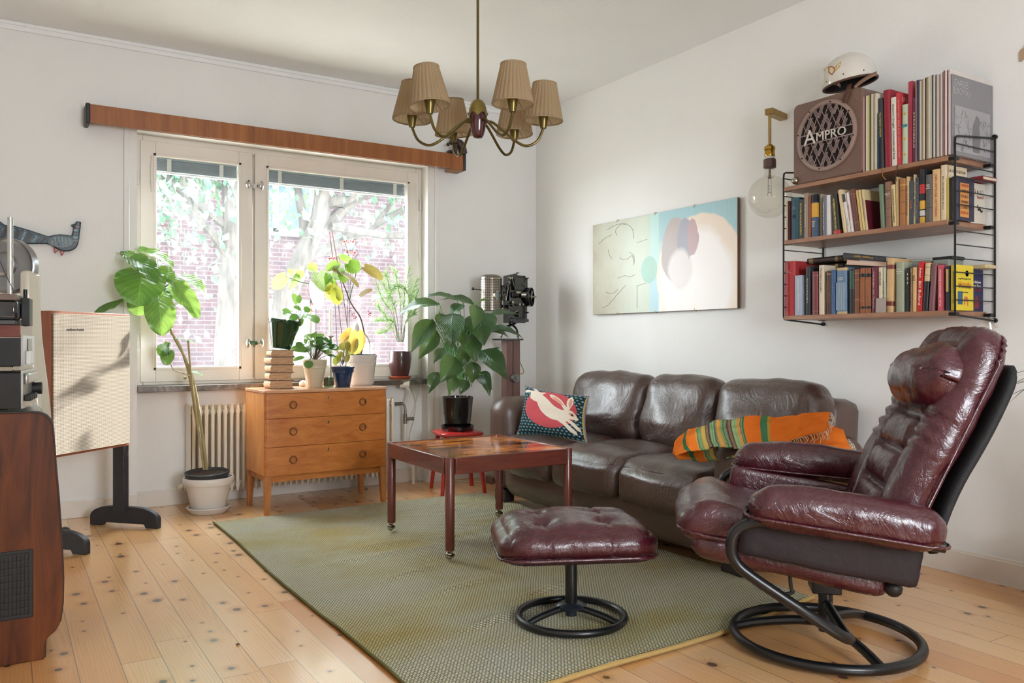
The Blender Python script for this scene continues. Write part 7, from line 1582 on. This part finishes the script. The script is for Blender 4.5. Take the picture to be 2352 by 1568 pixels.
for k in range(3):
    p = PZ((690, 735, 840)[k], (1140, 1143, 1125)[k], 0); b = MB(); b.ball((0, 0, .006), .010, 8, (1.3, .8, .6)); b.ball((.012, .004, .005), .006, 6)
    o_ = b.build('dust_clump', mat('#B08A74', .95, bump=.6, bs=200, name='dust'), None, ang=180); o_.location = p; tag(o_, ('left', 'middle', 'right')[k]+' dust clump on the floor under the chest of drawers', 'dust')
pp = Vector((-.30, -3.93, 0)); pm = thing('palm', 'palm with slender dark fronds at the right edge behind the recliner', 'potted plant', tuple(pp))
MB().lathe([(.001, 0), (.12, 0), (.15, .26), (.155, .28), (.145, .28), (.001, .25)], 32).build('pot', M_WPOT, pm, ang=50); MB().tube(bez([(0, 0, .24), (.02, 0, .5), (-.01, .02, .8)], 6), [.03]*13, 8).build('trunk', M_BARK, pm)
lf = MB()
for k in range(16):
    a = k*2.4; e = rnd.uniform(.2, 1.0); tip = Vector((math.cos(a)*.30*(.4 if math.cos(a) > 0 else 1), math.sin(a)*.42, .84+.22*e-.15)); blade(lf, (-.01, .02, .78+.01*e), tip, .018, (0, 0, 1), .25, .2, 'lance', 12, 2, .18)
for px, py in ((2333, 850), (2322, 868), (2338, 900), (2330, 838), (2345, 915), (2326, 858)):
    tip = PX(px, py, -.36)-pp; blade(lf, Vector((-.01, .02, .86)), tip, .012, (0, 0, 1), .16, .2, 'lance', 12, 2, .05)
lf.build('fronds', leafmat('palm_leaf', '#141F16', '#24362A', .1, .4, None, .2), pm, ang=180)
P = [(2352, 110), (2344, 114), (2343, 118), (2340, 121), (2341, 127), (2342, 131), (2341, 137), (2340, 141), (2345, 141), (2348, 136), (2352, 136)]
pts = [PX(x, y, -.006) for x, y in P]; yz = [(-p.y, p.z) for p in pts]; yl = yz[0][0]
yz = yz+[(yl+.05, 2.135), (yl+.12, 2.11), (yl+.2, 2.15), (yl+.24, 2.25), (yl+.18, 2.34), (yl+.08, 2.33), (yl+.03, 2.27)]
MR = Matrix(((0, 0, -1, 0), (-1, 0, 0, 0), (0, 1, 0, 0), (0, 0, 0, 1))); cx_ = sum(p[0] for p in yz)/len(yz); cz_ = sum(p[1] for p in yz)/len(yz)
o_ = MB().prism([(a-cx_, c-cz_) for a, c in yz], .006, MR).build('cork_cutout', mat('#B5987A', .7, 0, .1, bump=.3, bs=80, name='pale_cork'), None); o_.location = (0, -cx_, cz_)
tag(o_, 'pale brown ragged cut-out fixed to the wall at the upper right corner', 'wall decoration')
n = N('clear_plastic'); t_ = n.node('ShaderNodeBsdfTransparent', {0: (.9, .88, .82, 1)}); g = n.node('ShaderNodeBsdfGlossy', {1: .1}); mx = n.node('ShaderNodeMixShader', {0: .25, 1: t_, 2: g}); n.L.new(mx.outputs[0], n.out.inputs[0])
hx_ = PX(2278, 735, -.02); hk = thing('plastic_hook', 'clear plastic hook strip hanging below the right shelf ladder', 'hook', tuple(hx_))
def hq(px, py): return PX(px, py, -.02)-hx_
b = MB(); b.tube([hq(2268, 726), hq(2290, 752)], .006, 4); b.tube([hq(2274, 740), hq(2276, 757)], .004, 4); b.build('strip', n.m, hk)
MB().cyl((-.006, 0, .0), (.02, 0, .0), .006, n=12).build('screw', mat('#C9B99A', .4, name='screw_cap'), hk)
